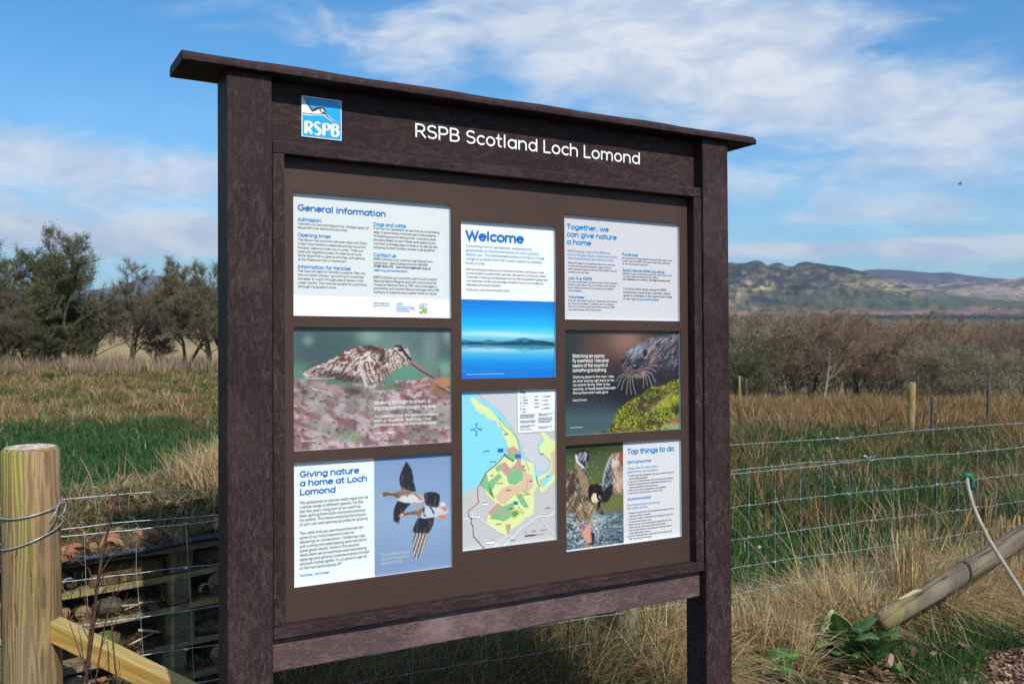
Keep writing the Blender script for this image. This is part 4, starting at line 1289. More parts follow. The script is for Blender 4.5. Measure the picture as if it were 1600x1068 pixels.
for (cx, cy) in ((302, 436), (358, 476), (366, 762), (390, 760), (406, 776), (418, 790), (180, 1000)):
    ml('map_mark', 'sblue', [(cx, cy), (cx, cy + 8)], .0009)
for i, c_ in enumerate(('water', 'grass', 'wood', 'fen', 'heath')):
    y_ = 97 + i * 18
    mp('map_key_patch', c_, [(397, y_ - 5), (407, y_ - 5), (407, y_ + 5), (397, y_ + 5)])
for i, c_ in enumerate(('red', 'maroon', 'dgreen', 'maroon')):
    ml('map_key_line', c_, [(525, 92 + i * 25), (538, 92 + i * 25)], .0006)
zc[0] += .0001


def mtext(lines, x, ys_, right, m_, size, weight=.08, widest=None):
    o = block('map', lines, x, ys_, right, m_, size, weight, widest=widest)
    for v in o.data.vertices: v.co.y -= zc[0] - .0006 + .0002
    return o


mtext(['Key'], 395, [76], 432, m_blue, 22, .09)
mtext(['Water', 'Grassland', 'Woodland', 'Fen', 'Heath', 'Road'], 413, [101, 119, 137, 155, 173, 190], 442, m_text, 8, widest=1)
mtext(['Car park', 'Viewpoint', 'Nature Hub', 'Picnic place'], 482, [98, 117, 136, 162], 512, m_text, 8, widest=3)
mtext(['Shore Wood path', 'Airey trail', 'Easy access', 'Viewpoint trail'], 543, [98, 119, 140, 170], 580, m_text, 8, widest=0)
mtext(['Keep to the marked trails so that nesting', 'birds are left in peace. Dogs on leads.', 'Some areas are closed in the summer.'], 397, [208, 217, 226], 488, m_text, 7)
mtext(['Please take your litter home with you', 'and leave all gates as you find them.'], 397, [245, 254], 490, m_text, 7)
mtext(['Look out for flooded paths in winter', 'and wear stout boots.'], 397, [274, 283], 488, m_text, 7)
mtext(['Mind the livestock.'], 397, [297], 470, m_text, 7)
mtext(['Keep clear of the water and do', 'not walk on the ice.'], 508, [202, 211], 594, m_text, 7)
mtext(['Cattle graze the fields all year', 'and may be with their calves,', 'so please give them plenty of', 'room and pass by quietly.'], 506, [226, 235, 244, 253], 594, m_text, 7)
mtext(['Paths can be muddy and', 'uneven after rain.'], 506, [280, 289], 588, m_text, 7)
for t_, x_, y_, x2 in (('Loch Lomond', 172, 428, 212), ('Shore Wood', 214, 492, 248), ('Ring Point', 298, 324, 326), ('Aber', 218, 575, 236), ('Ring Wood', 258, 622, 290), ('Aber Bog', 312, 664, 340), ('Twenty Acres', 326, 776, 358),
                       ('Limehill', 454, 608, 468), ('Gartfairn', 408, 518, 428), ('Crom Mhin', 414, 690, 460), ('Endrick', 520, 442, 540), ('Wards', 554, 580, 572), ('Low Mains', 248, 870, 284), ('Balmaha', 552, 772, 580), ('Gartocharn', 340, 968, 370), ('Alternative entry', 163, 740, 200), ('Aber path', 110, 818, 146), ('Millennium Hall', 190, 972, 238), ('0         250       500m', 425, 918, 560)):
    mtext([t_], x_, [y_], x2, m_text, 8)
zc[0] += .0004
ml('scale_bar', 'maroon', [(428, 936), (488, 930)], .0014)
ml('scale_bar', 'maroon', [(488, 930), (545, 924)], .0004)

# ------------------------------------------------------------------ the lie of the land
def gz(x, y):
    x = np.asarray(x, float); y = np.asarray(y, float)
    r = np.hypot(x, y)
    yy = np.where(y > 0, np.maximum(y, r * .6), r * .6)
    right = sstep(x / np.maximum(r, .1), -.15, .12)
    hr = np.interp(yy, [0, 3.5, 20, 40, 100, 1000, 2300, 3500, 4500, 30000], [0, .03, -.30, -2.3, -6.5, -9, 2, 30, 48, 48])
    hl = np.interp(yy, [0, 3.5, 35, 120, 300, 1000, 2300, 3500, 4500, 30000], [0, .03, -.18, -.35, -4, -9, 2, 30, 48, 48])
    g = hl * (1 - right) + hr * right
    d = y - (3.584 + .49 * x)
    g = g + .09 * sstep(d, -.9, .05) * (1 - sstep(yy, 8, 16) * .6)
    tus = fbm(x * .9 + 50, y * .9 + 50, 3, 91) - .5
    g = g + tus * .22 * sstep(yy, 5, 10) * (1 - sstep(yy, 60, 120))
    g = g + (fbm(x * 5 + 9, y * 5 + 9, 3, 92) - .5) * .05 * (1 - sstep(yy, 20, 40))
    g = g + (fbm(x * .004 + 9, y * .004 + 9, 3, 93) - .5) * 10 * sstep(yy, 500, 1500) * (1 - sstep(yy, 3000, 3600) * .6)
    return g


def gcol(x, y):
    """the colour of the ground itself by what grows there"""
    n1 = fbm(x * .25 + 30, y * .25 + 30, 4, 95); n2 = fbm(x * 1.3, y * 1.3 + 80, 4, 96)
    nf = fbm(x * .004 + 3, y * .004 + 70, 4, 97); nf2 = fbm(x * .02 + 3, y * .02 + 70, 3, 98)
    r = np.hypot(x, y)
    soil = np.array((.060, .042, .028)); green = np.array((.045, .085, .022)); straw = np.array((.20, .15, .075)); tawny = np.array((.13, .085, .040))
    pale = np.array((.34, .26, .14)); brown = np.array((.105, .075, .058)); dkg = np.array((.030, .045, .028)); fld = np.array((.08, .15, .045))
    def mixc(a, b, t): return a * (1 - t[:, None]) + b * t[:, None]
    c = np.tile(soil, (len(x), 1)); c = mixc(c, np.tile(straw * .7, (len(x), 1)), sstep(n2, .5, .65) * .6)
    d = y - (3.584 + .49 * x)
    c = mixc(c, np.tile(green, (len(x), 1)), sstep(d, .2, 1.2))
    left = 1 - sstep(x / np.maximum(r, .1), -.15, .1)
    edge = 13.0 * left + 14.5 * (1 - left)
    t_ = sstep(y + (n1 - .5) * 7, edge - 1.5, edge + 2)
    tw = mixc(np.tile(tawny, (len(x), 1)), np.tile(straw, (len(x), 1)), sstep(n2, .42, .6))
    tw = mixc(tw, np.tile(green * 1.1, (len(x), 1)), sstep(n1, .50, .62) * .8)
    c = mixc(c, tw, t_)
    pt = mixc(np.tile(pale, (len(x), 1)), np.tile(tawny * 1.4, (len(x), 1)), sstep(nf2, .5, .65) * .5)
    c = mixc(c, pt, sstep(y, 36, 44) * left)
    c = mixc(c, np.tile(brown, (len(x), 1)), sstep(y, 24, 30) * (1 - left))
    fl = mixc(np.tile(brown, (len(x), 1)), np.tile(dkg, (len(x), 1)), sstep(nf, .52, .6))
    fl = mixc(fl, np.tile(fld, (len(x), 1)), sstep(fbm(x * .006, y * .006, 2, 99), .62, .66) * .8)
    fl = mixc(fl, np.tile(np.array((.24, .17, .10)), (len(x), 1)), sstep(fbm(x * .005 + 40, y * .003, 3, 94), .56, .66) * .7)
    c = mixc(c, fl, sstep(r, 130, 200))
    return c


ang = np.concatenate([np.linspace(-180, -46, 56)[:-1], np.linspace(-46, 46, 300), np.linspace(46, 180, 56)[1:-1]])
rad = np.concatenate([[.02], np.geomspace(.5, 30000, 250)])
A_, Rr = np.meshgrid(np.radians(ang), rad)
gx_, gy_ = (np.sin(A_) * Rr).ravel(), (np.cos(A_) * Rr).ravel()
gzv = gz(gx_, gy_)
na, nr_ = len(ang), len(rad)
i = (np.arange(nr_ - 1)[:, None] * na + np.arange(na)[None]).ravel()
j = (np.arange(nr_ - 1)[:, None] * na + (np.arange(na)[None] + 1) % na).ravel()
F = np.stack([i, i + na, j + na, j], 1)
m_ground, b, p = nmat('ground', .95, .15)
a = b.n('ShaderNodeAttribute', attribute_name='Col').outputs['Color']
co = b.n('ShaderNodeTexCoord').outputs['Object']
n1 = b.noise(co, 26, 5, .7)
n2 = b.noise(co, 2.2, 4, .6)
f = b.m('MULTIPLY', b.sm(n1, .25, .75, .45, 1.5), b.sm(n2, .3, .7, .75, 1.25))
c = b.mix(1.0, a, b.comb(f, f, f), 'MULTIPLY')
b.put(p.inputs['Base Color'], c)
bump(b, p, n1, .8, .05)
tag(link('ground', np_mesh('ground', np.stack([gx_, gy_, gzv], 1), F, m_ground, True, gcol(gx_, gy_))), kind='structure')

# ------------------------------------------------------------------ hills across the loch
m_hill, b, p = nmat('hillside', .95, .1)
a = b.n('ShaderNodeAttribute', attribute_name='Col').outputs['Color']
co = b.n('ShaderNodeTexCoord').outputs['Object']
n1 = b.noise(co, .012, 8, .72)
f = b.sm(n1, .35, .65, .45, 1.6)
b.put(p.inputs['Base Color'], b.mix(1.0, a, b.comb(f, f, f), 'MULTIPLY'))
bump(b, p, n1, 1., 30)


def hill(name, sky_pts, zc, zf, foot_y, palette, seed, step=2.5, rough=1.):
    xs_ = np.array([q_[0] for q_ in sky_pts], float); ys_ = np.array([q_[1] for q_ in sky_pts], float)
    px = np.arange(xs_[0], xs_[-1] + .1, step)
    sy = np.interp(px, xs_, ys_) + (fbm(px * .12 + 7, px * 0 + seed, 3, seed) - .5) * 1.2 * rough
    nt_ = 46
    t = np.linspace(0, 1, nt_)
    PX, T = np.meshgrid(px, t)
    SY = np.tile(sy, (nt_, 1))
    gul = fbm(PX * .035 + 3, T * 2.6 + seed, 5, seed + 1, .55) - .5
    gul2 = fbm(PX * .012 + 3, T * 1.4 + seed, 3, seed + 2) - .5
    prof_ = T ** .8
    bulge = np.sin(PI * np.clip(T, 0, 1)) 
    ya = foot_y + (SY - foot_y) * prof_ + bulge * (gul * 34 + gul2 * 16) * np.clip((foot_y - SY) / 90, .1, 1.2) * rough
    ya = np.maximum(ya, SY + (1 - T) * 2)
    D = zf + (zc - zf) * T + (gul2 * 500 + gul * 260) * bulge
    X = (PX - 800) / FPX * D
    Z = EYE + (505 - ya) / FPX * D
    V = np.stack([X, D, Z], -1).reshape(-1, 3)
    # the far side falls away
    back = np.stack([X[-1] * 1.06, D[-1] * 1.06, Z[-1] * .82 - 20], -1)
    back2 = np.stack([X[-1] * 1.15, D[-1] * 1.15, Z[-1] * 0 + 10], -1)
    V = np.concatenate([V, back, back2])
    n_ = len(px)
    i = (np.arange(nt_ + 1)[:, None] * n_ + np.arange(n_ - 1)[None]).ravel()
    F = np.stack([i, i + 1, i + n_ + 1, i + n_], 1)
    T2 = np.concatenate([T.ravel(), np.ones(2 * n_)]); P2 = np.concatenate([PX.ravel(), px, px])
    G2 = np.concatenate([gul.ravel(), np.zeros(2 * n_)])
    Y2 = np.concatenate([ya.ravel(), sy, sy])
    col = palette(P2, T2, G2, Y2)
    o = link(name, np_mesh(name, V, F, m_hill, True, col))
    return tag(o, kind='structure')


def cmix(c, k, t): return c * (1 - np.clip(t, 0, 1)[:, None]) + np.array(k) * np.clip(t, 0, 1)[:, None]


def gb(P, Y, x, y, sx, sy, tilt=0.):
    return np.exp(-(((P - x) / sx) ** 2 + ((Y - y - (P - x) * tilt) / sy) ** 2))


def pal_conic(P, T, G, Y):
    n = fbm(P * .05, Y * .16, 4, 201); n2 = fbm(P * .10 + 9, Y * .30 + 5, 4, 202)
    heather_shadow, olive, tan_, green, bracken = (.020, .013, .022), (.125, .108, .050), (.34, .26, .14), (.060, .075, .036), (.20, .11, .080)  # the dark tone is heather plus cloud shadow painted into the slope
    c = np.tile(np.array(olive), (len(P), 1))
    c = cmix(c, green, sstep(Y, 445, 470) * .9)
    c = cmix(c, tan_, (gb(P, Y, 1180, 445, 46, 12, -.2) + gb(P, Y, 1160, 462, 40, 10, -.4) + gb(P, Y, 1375, 447, 50, 7, .12) + gb(P, Y, 1245, 452, 30, 6) + gb(P, Y, 1410, 452, 30, 5, .2)) * 1.1 * sstep(n, .35, .55))
    c = cmix(c, heather_shadow, sstep(n2, .52, .57) * sstep(Y, 466, 448) * .9)
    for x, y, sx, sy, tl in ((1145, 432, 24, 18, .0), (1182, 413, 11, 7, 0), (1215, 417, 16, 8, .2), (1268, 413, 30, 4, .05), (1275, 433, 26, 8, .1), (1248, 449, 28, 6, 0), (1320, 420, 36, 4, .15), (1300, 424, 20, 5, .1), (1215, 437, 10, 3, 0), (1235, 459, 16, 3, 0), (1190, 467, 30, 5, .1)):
        c = cmix(c, heather_shadow, gb(P, Y, x, y, sx, sy, tl) * 1.5 * sstep(n2, .30, .46))  # drifting cloud shadow put into the colour, merged with dark heather
    c = cmix(c, bracken, sstep(Y + (n - .5) * 24, 478, 488) * .95)
    c = cmix(c, tan_, sstep(Y + (n2 - .5) * 20, 486, 492) * .4)
    c = cmix(c, green, gb(P, Y, 1330, 478, 90, 8) * .7)
    return c


def pal_moor(P, T, G, Y):
    n = fbm(P * .05, Y * .2, 4, 211)
    c = np.tile(np.array((.040, .026, .044)), (len(P), 1))
    c = cmix(c, (.24, .16, .13), sstep(n, .54, .60) * sstep(Y, 432, 442))
    c = cmix(c, (.08, .055, .055), sstep(n, .42, .3))
    return c


def pal_tan(P, T, G, Y):
    n = fbm(P * .06, Y * .2, 4, 221)
    c = np.tile(np.array((.30, .215, .155)), (len(P), 1))
    c = cmix(c, (.09, .06, .065), sstep(n, .52, .62) * sstep(Y, 456, 440))
    c = cmix(c, (.20, .16, .09), sstep(Y, 455, 465))
    return c


def pal_left(P, T, G, Y):
    n = fbm(P * .05, Y * .2, 4, 231)
    c = np.tile(np.array((.050, .045, .055)), (len(P), 1))
    return cmix(c, (.16, .12, .10), sstep(n, .50, .62) * .8)


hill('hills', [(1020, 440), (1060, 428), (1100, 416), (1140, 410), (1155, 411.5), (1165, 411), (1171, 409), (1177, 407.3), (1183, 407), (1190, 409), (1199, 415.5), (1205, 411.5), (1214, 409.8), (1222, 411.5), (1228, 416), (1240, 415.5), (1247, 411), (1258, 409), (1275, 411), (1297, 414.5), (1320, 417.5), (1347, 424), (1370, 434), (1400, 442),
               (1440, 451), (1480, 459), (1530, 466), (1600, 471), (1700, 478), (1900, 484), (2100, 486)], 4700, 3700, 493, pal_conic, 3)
hill('hills', [(1150, 450), (1250, 440), (1300, 430), (1340, 424), (1353, 421.5), (1375, 420.5), (1400, 421.5), (1430, 424), (1460, 426), (1485, 425.5), (1510, 430), (1540, 433), (1565, 435.5), (1580, 437), (1600, 436), (1640, 430), (1700, 424), (1800, 430), (2000, 445), (2300, 460)], 8200, 6600, 470, pal_moor, 5)
hill('hills', [(1440, 470), (1480, 456), (1500, 450), (1525, 444.5), (1545, 443), (1560, 441), (1580, 436), (1600, 433), (1640, 428), (1700, 430), (1800, 440), (2000, 455), (2200, 465)], 6600, 5200, 478, pal_tan, 7)
hill('hills', [(-900, 455), (-500, 440), (-200, 446), (0, 452), (90, 447), (150, 452), (190, 446), (215, 436), (232, 431), (246, 430), (262, 433), (290, 441), (330, 450), (400, 448), (500, 446), (620, 440), (750, 430), (880, 425), (980, 428), (1060, 425), (1120, 418), (1180, 420), (1240, 440)], 9500, 7000, 492, pal_left, 9)

# ------------------------------------------------------------------ air
hz_ = MB()
hz_.box(-26000, 26000, -3000, 11800, -25, 760)
mh = bpy.data.materials.new('haze')
mh.use_nodes = True
mh.node_tree.nodes.clear()
pv = mh.node_tree.nodes.new('ShaderNodeVolumePrincipled')
pv.inputs['Color'].default_value = (.62, .80, 1.0, 1)
pv.inputs['Density'].default_value = .000064
pv.inputs['Anisotropy'].default_value = .2
mo = mh.node_tree.nodes.new('ShaderNodeOutputMaterial')
mh.node_tree.links.new(pv.outputs[0], mo.inputs['Volume'])
tag(hz_.build('haze', mh), kind='stuff')

# ------------------------------------------------------------------ grass by the blade
m_grass = vcol_mat('grass_blades', .6, .25, .3)


def blades(name, x, y, z, h, w, lean, col, seg=2, face=None, curl=1.6):
    """each blade a bent tapering strip; lean (n,2) is the sideways reach as a share of its height"""
    n = len(x)
    fa = rng.uniform(0, PI, n) if face is None else face
    sx, sy = np.cos(fa) * w / 2, np.sin(fa) * w / 2
    lm = np.hypot(lean[:, 0], lean[:, 1])
    drop = np.clip(lm * .45, 0, .85)
    Vs = []
    for k in range(seg + 1):
        t = k / seg
        cx = x + lean[:, 0] * h * t ** curl
        cy = y + lean[:, 1] * h * t ** curl
        cz = z + h * (t - drop * t * t)
        tw = (1 - t) ** .6
        if k < seg:
            Vs.append(np.stack([cx - sx * tw, cy - sy * tw, cz], 1)); Vs.append(np.stack([cx + sx * tw, cy + sy * tw, cz], 1))
        else:
            Vs.append(np.stack([cx, cy, cz], 1))
    nv = 2 * seg + 1
    V = np.stack(Vs, 1).reshape(-1, 3)
    b0 = (np.arange(n) * nv)[:, None]
    quads = [np.concatenate([b0 + 2 * k, b0 + 2 * k + 1, b0 + 2 * k + 3, b0 + 2 * k + 2], 1) for k in range(seg - 1)]
    tri = np.concatenate([b0 + 2 * (seg - 1), b0 + 2 * (seg - 1) + 1, b0 + 2 * seg], 1)
    C = np.repeat(col, nv, axis=0)
    F = [np.concatenate(quads)] if quads else []
    return V, F + [tri], C


def stuff_blades(name, sets):
    Vs, F4, F3, Cs, off = [], [], [], [], 0
    for V, F, C in sets:
        for f_ in F:
            (F4 if f_.shape[1] == 4 else F3).append(f_ + off)
        Vs.append(V); Cs.append(C); off += len(V)
    Fs = ([np.concatenate(F4)] if F4 else []) + ([np.concatenate(F3)] if F3 else [])
    return tag(link(name, np_mesh(name, np.concatenate(Vs), Fs, m_grass, False, np.concatenate(Cs))), kind='stuff')


def pick(n, cols, ws, var=.25):
    cols = np.array(cols); ws = np.array(ws, float) / sum(ws)
    c = cols[rng.choice(len(cols), n, p=ws)]
    return c * rng.uniform(1 - var, 1 + var, (n, 1)) * rng.uniform(.93, 1.07, (n, 3))


GRN = [(.036, .100, .030), (.050, .135, .038), (.026, .070, .024), (.10, .15, .045)]
STR = [(.56, .44, .24), (.46, .33, .17), (.66, .55, .34), (.26, .18, .09)]
RSH = [(.29, .175, .080), (.38, .255, .13), (.19, .115, .050), (.080, .120, .036)]


def fd(x, y): return y - (3.584 + .49 * x)


def scatter(n, y0, y1, u0, u1, p=1.):
    """points between two distances, u = sideways / distance"""
    y = (rng.uniform(y0 ** p, y1 ** p, n)) ** (1 / p)
    return rng.uniform(u0, u1, n) * y, y


def rl(n, a, b=None):
    t = rng.uniform(0, 2 * PI, n); m = rng.uniform(a, b, n) if b is not None else np.full(n, a)
    return np.stack([np.cos(t) * m, np.sin(t) * m], 1)


# green sward behind the fence, both sides of the board
sets = []
for (u0, u1, y0, y1, n) in ((-.62, -.20, 5.0, 14.5, 34000), (.16, .64, 4.4, 17, 52000), (-.20, .16, 4.6, 15, 5000)):
    x, y = scatter(n, y0, y1, u0, u1, 1.3)
    k_ = fd(x, y) > .35
    x, y = x[k_], y[k_]; n = len(x)
    patch = fbm(x * 1.1 + 20, y * 1.1 + 3, 3, 301)
    h = (.07 + .13 * rng.random(n)) * (.6 + 1.0 * patch)
    c = pick(n, GRN, (4, 4, 3, .5))
    dead = rng.random(n) < (.08 + .3 * sstep(patch, .55, .68)) * (u0 > 0) + .035
    c[dead] = pick(dead.sum(), STR, (2, 2, 1, 3)) * .75
    sets.append(blades('g', x, y, gz(x, y) - .01, h, .005 + .0009 * y, rl(n, .1, .9), c, 2))
stuff_blades('green_grass', sets)

# rushes and tussocks: clumps of upright blades, thicker and tawny with distance
sets = []
def clumps(nc, y0, y1, u0, u1, per, hh, cols, ws, spread=.16, p=1.2, lean_=.5, wide=.006, keep=None):
    cx, cy = scatter(nc, y0, y1, u0, u1, p)
    if keep is not None:
        k_ = keep(cx, cy); cx, cy = cx[k_], cy[k_]
    nc = len(cx)
    n = nc * per
    ci = np.repeat(np.arange(nc), per)
    a_ = rng.uniform(0, 2 * PI, n); rr = spread * np.sqrt(rng.random(n)) * np.repeat(rng.uniform(.6, 1.5, nc), per)
    x = cx[ci] + np.cos(a_) * rr; y = cy[ci] + np.sin(a_) * rr
    h = np.repeat(rng.uniform(.65, 1.25, nc), per) * rng.uniform(.5, 1.1, n) * hh
    ln = np.stack([np.cos(a_), np.sin(a_)], 1) * (rr / spread * lean_ + .08)[:, None] + rl(n, .0, .25) + np.repeat(rl(nc, .0, .35), per, axis=0)
    base = np.array(cols)[rng.choice(len(cols), nc, p=np.array(ws) / sum(ws))]
    c = base[ci] * rng.uniform(.65, 1.35, (n, 1))
    mixed = rng.random(n) < .3
    c[mixed] = pick(mixed.sum(), cols, ws)
    sets.append(blades('c', x, y, gz(x, y) - .02, h, wide + .0007 * y, ln, c, 2))
clumps(700, 13.2, 36, -.62, -.16, 76, .30, RSH + [STR[1], GRN[1]], (3, 4, 2, 1.5, 2., 1.5), .34, 1.5, .75)
clumps(260, 14, 36, -.62, -.16, 45, .26, [GRN[0], GRN[1], RSH[3]], (2, 2, 2), .3, 1.4, .6)
clumps(1150, 14.5, 29, .14, .64, 46, .44, RSH, (4, 3, 3, .7), .22, 1.2, .35, .005)
clumps(150, 6.5, 14.5, .16, .64, 60, .36, [RSH[3], RSH[2], GRN[2], RSH[0], RSH[1]], (3, 3, 3, 1, 1), .2, 1.1, .5)
clumps(60, 8, 16, .16, .64, 50, .30, [RSH[2], RSH[0], STR[3]], (3, 3, 2), .22, 1.1, .7)
clumps(200, 12, 30, -.16, .14, 30, .4, RSH, (4, 3, 3, .7), .22, 1.2, .35, .006)
stuff_blades('rush_tussocks', sets)
sets = []
# bleached stems along the foot of the hedgerow
clumps(260, 30, 36, -.60, -.16, 40, .72, [(.40, .31, .21), (.30, .22, .15), (.24, .17, .12)], (2, 2, 1), .35, 1., .2, .004, keep=lambda x, y: fbm(x * .2 + 9, y * 0 + 5, 2, 311) > .42)
clumps(320, 27, 31, .15, .64, 36, .5, RSH, (4, 3, 3, .7), .3, 1., .25, .006)
stuff_blades('tall_dead_grass', sets)

DOCKS = ((1326, 1040, 4.03, 36, 1.5, 'large dock plant with broad green leaves below the log', 1, .19), (1174, 1060, 3.86, 12, 1.15, 'small dock plant close beside the right board post', 2, .13),
         (975, 1066, 3.60, 8, .9, 'dock with a few leaves at the foot of the weathered fence post', 3, .08), (515, 1085, 3.22, 9, 1.1, 'dark dock leaves in the shade under the board', 4, .06), (1412, 1056, 3.95, 5, .7, 'few upright dock leaves right of the large dock', 5, .06))


def off_docks(x, y):
    k_ = np.ones(len(x), bool)
    for (px_, py_, Y, n_, sc, lab, sd_, r_) in DOCKS:
        x0 = (px_ - 800) / FPX * Y
        # the plant and the ground just this side of it stay open
        k_ &= (np.hypot(x - x0, (y - Y + r_ * .8) * .7) > r_ * 1.15)
    return k_


# dead grass thatch along the fence
sets = []
def thatch(n, x0, x1, d0, d1, h0, h1, l0, l1, cols=STR, ws=(3, 4, 1.5, 2.5), wid=.0058, z0=0., seg=4, dens=None, dk=1.):
    x = rng.uniform(x0, x1, n); d = rng.uniform(d0, d1, n)
    y = 3.584 + .49 * x + d
    if dens is not None:
        k_ = rng.random(n) < dens(x, d); x, y = x[k_], y[k_]
    k_ = off_docks(x, y); x, y = x[k_], y[k_]
    n = len(x)
    cl = fbm(x * 4 + 5, y * 4, 2, 321)
    h = rng.uniform(h0, h1, n) * (.5 + cl)
    ln = rl(n, l0, l1) + np.stack([(fbm(x * 2.4, y * 2.4, 2, 322) - .5) * 1.6, (fbm(x * 2.4 + 30, y * 2.4, 2, 323) - .55) * 1.6], 1)
    sets.append(blades('t', x, y, gz(x, y) + z0 * rng.random(n) - .01, h, wid * rng.uniform(.6, 1.3, n), ln, pick(n, cols, ws) * dk, seg, curl=1.4))
thatch(11000, .55, 2.3, -.34, .30, .10, .27, .5, 2.2, z0=.06, dens=lambda x, d: (d > -.10 - .18 * (x < 1.25)) * 1.)
thatch(6000, .55, 1.7, -.34, .05, .20, .40, .1, .9)
thatch(9000, 2.0, 3.6, -.16, .35, .14, .34, .4, 1.8, z0=.10)
thatch(1600, 1.2, 2.1, -.8, -.1, .04, .12, .8, 2.4, z0=.02)
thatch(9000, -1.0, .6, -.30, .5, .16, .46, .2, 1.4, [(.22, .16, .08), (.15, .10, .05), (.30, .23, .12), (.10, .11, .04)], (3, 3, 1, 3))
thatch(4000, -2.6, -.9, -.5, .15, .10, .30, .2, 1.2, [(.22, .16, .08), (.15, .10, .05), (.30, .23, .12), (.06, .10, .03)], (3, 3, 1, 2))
# coarse standing stalks with bent tops
thatch(7000, .55, 3.5, -.24, .40, .06, .14, 1.0, 3.4, z0=.20, wid=.0060, dens=lambda x, d: (d > -.12 - .14 * (x < 1.25)) * 1.)
thatch(2600, 1.3, 2.2, -.30, .0, .04, .10, 1.0, 3.0, z0=.06, wid=.0055)
thatch(420, .55, 2.3, -.16, .2, .36, .70, .05, .55, [(.46, .34, .17), (.36, .25, .12)], (1, 1), .0048, 0, 5)
thatch(180, 2.0, 3.4, -.3, .2, .35, .6, .05, .6, [(.46, .34, .17), (.36, .25, .12)], (1, 1), .0048, 0, 5)
# a hank of dead grass caught on the wires
for (px_, n) in ((1430, 130), (1415, 110), (1560, 120), (1590, 140)):
    u = (px_ - 800) / FPX; yy0 = 3.584 / (1 - .49 * u)
    x = u * yy0 + rng.normal(0, .045, n); y = 3.584 + .49 * x + rng.normal(0, .03, n)
    sets.append(blades('h', x, y, np.full(n, .40) + rng.uniform(0, .20, n), -rng.uniform(.10, .34, n), np.full(n, .0045), rl(n, .0, .5), pick(n, STR, (3, 4, 1, 3)), 4))
stuff_blades('dead_grass', sets)

# fresh green tufts this side of the fence
sets = []
for (px_, py_, Y, n, sp_, hh) in ((1520, 970, 4.30, 2300, .11, .20), (1480, 1010, 4.10, 1500, .12, .15), (1440, 1060, 3.90, 2200, .22, .12), (1300, 1066, 3.75, 1800, .2, .11), (1420, 1030, 4.0, 1000, .15, .08), (1200, 1075, 3.75, 700, .2, .10), (1390, 1000, 4.2, 900, .12, .12), (1270, 1035, 4.0, 260, .06, .26), (1160, 1040, 3.95, 260, .08, .16)):
    c0 = at(px_, py_, Y)
    x = c0[0] + rng.normal(0, sp_, n); y = Y + rng.normal(0, sp_ * .8, n)
    k_ = off_docks(x, y) & (x / y < .512 + .05 * (y > 4.25)); x, y = x[k_], y[k_]; n = len(x)
    sets.append(blades('f', x, y, gz(x, y), rng.uniform(.5, 1.2, n) * hh, np.full(n, .0045), rl(n, .1, .9), pick(n, GRN[:3] + [(.09, .16, .035)], (3, 4, 1, 2)), 4))
x = rng.uniform(-1.0, .6, 2600); y = 3.584 + .49 * x + rng.uniform(-.3, .6, 2600)
sets.append(blades('f', x, y, gz(x, y), rng.uniform(.08, .3, 2600), np.full(2600, .006), rl(2600, .1, .9), pick(2600, GRN, (3, 4, 1, 1)), 4))
stuff_blades('fresh_grass', sets)


# ------------------------------------------------------------------ fallen leaves
m_leaf = vcol_mat('dead_leaf', .7, .3, .15)


def leaves(name, P, size, cols, ws):
    """curled oak-sized leaves lying anyhow: six corners round a raised midrib"""
    n = len(P)
    a_ = rng.uniform(0, 2 * PI, n); s_ = size * rng.uniform(.6, 1.3, n)
    tilt = rng.normal(0, .45, (n, 2)); cur = rng.uniform(-.2, .5, n)
    base = np.array([(-1, 0), (-.55, .62), (.4, .55), (1, .1), (.35, -.66), (-.5, -.5), (-.1, 0)])
    u, v = base[:, 0][None], base[:, 1][None]
    X = s_[:, None] * (u * np.cos(a_)[:, None] - v * np.sin(a_)[:, None])
    Y = s_[:, None] * (u * np.sin(a_)[:, None] + v * np.cos(a_)[:, None])
    Z = tilt[:, :1] * X + tilt[:, 1:] * Y + s_[:, None] * (cur[:, None] * (np.abs(v) * 1.2 + u * u * .4)) + rng.normal(0, .06, (n, 7)) * s_[:, None]
    V = np.stack([P[:, :1] + X, P[:, 1:2] + Y, P[:, 2:] + Z + .006], -1).reshape(-1, 3)
    b0 = (np.arange(n) * 7)[:, None]
    F = np.concatenate([np.concatenate([b0 + 6, b0 + k, b0 + (k + 1) % 6], 1) for k in range(6)])
    C = np.repeat(pick(n, cols, ws, .35), 7, axis=0)
    return tag(link(name, np_mesh(name, V, F, m_leaf, False, C)), kind='stuff')


P = []
def lz(x, y, lift=.0): P.append(np.stack([x, y, gz(x, y) + lift * rng.random(len(x))], 1))
x = rng.uniform(1.8, 2.8, 15000); y = 3.5 + rng.random(15000) * 1.1; k_ = (fd(x, y) < -.15) & (x / y > .505); lz(x[k_], y[k_], .03)
x = rng.uniform(-.8, 2.6, 3000); y = 3.584 + .49 * x + rng.normal(-.15, .35, 3000); lz(x, y, .10)
x = rng.uniform(-2.4, -.8, 500); y = 3.584 + .49 * x + rng.normal(-.15, .3, 500); lz(x, y, .05)
u = rng.uniform(-.6, .62, 900); y = rng.uniform(4.5, 13, 900); lz(u * y, y, .10)
leaves('leaf_litter', np.concatenate(P), .0155, [(.24, .155, .11), (.36, .26, .20), (.12, .07, .045), (.26, .14, .08)], (3, 1.3, 3, 1))

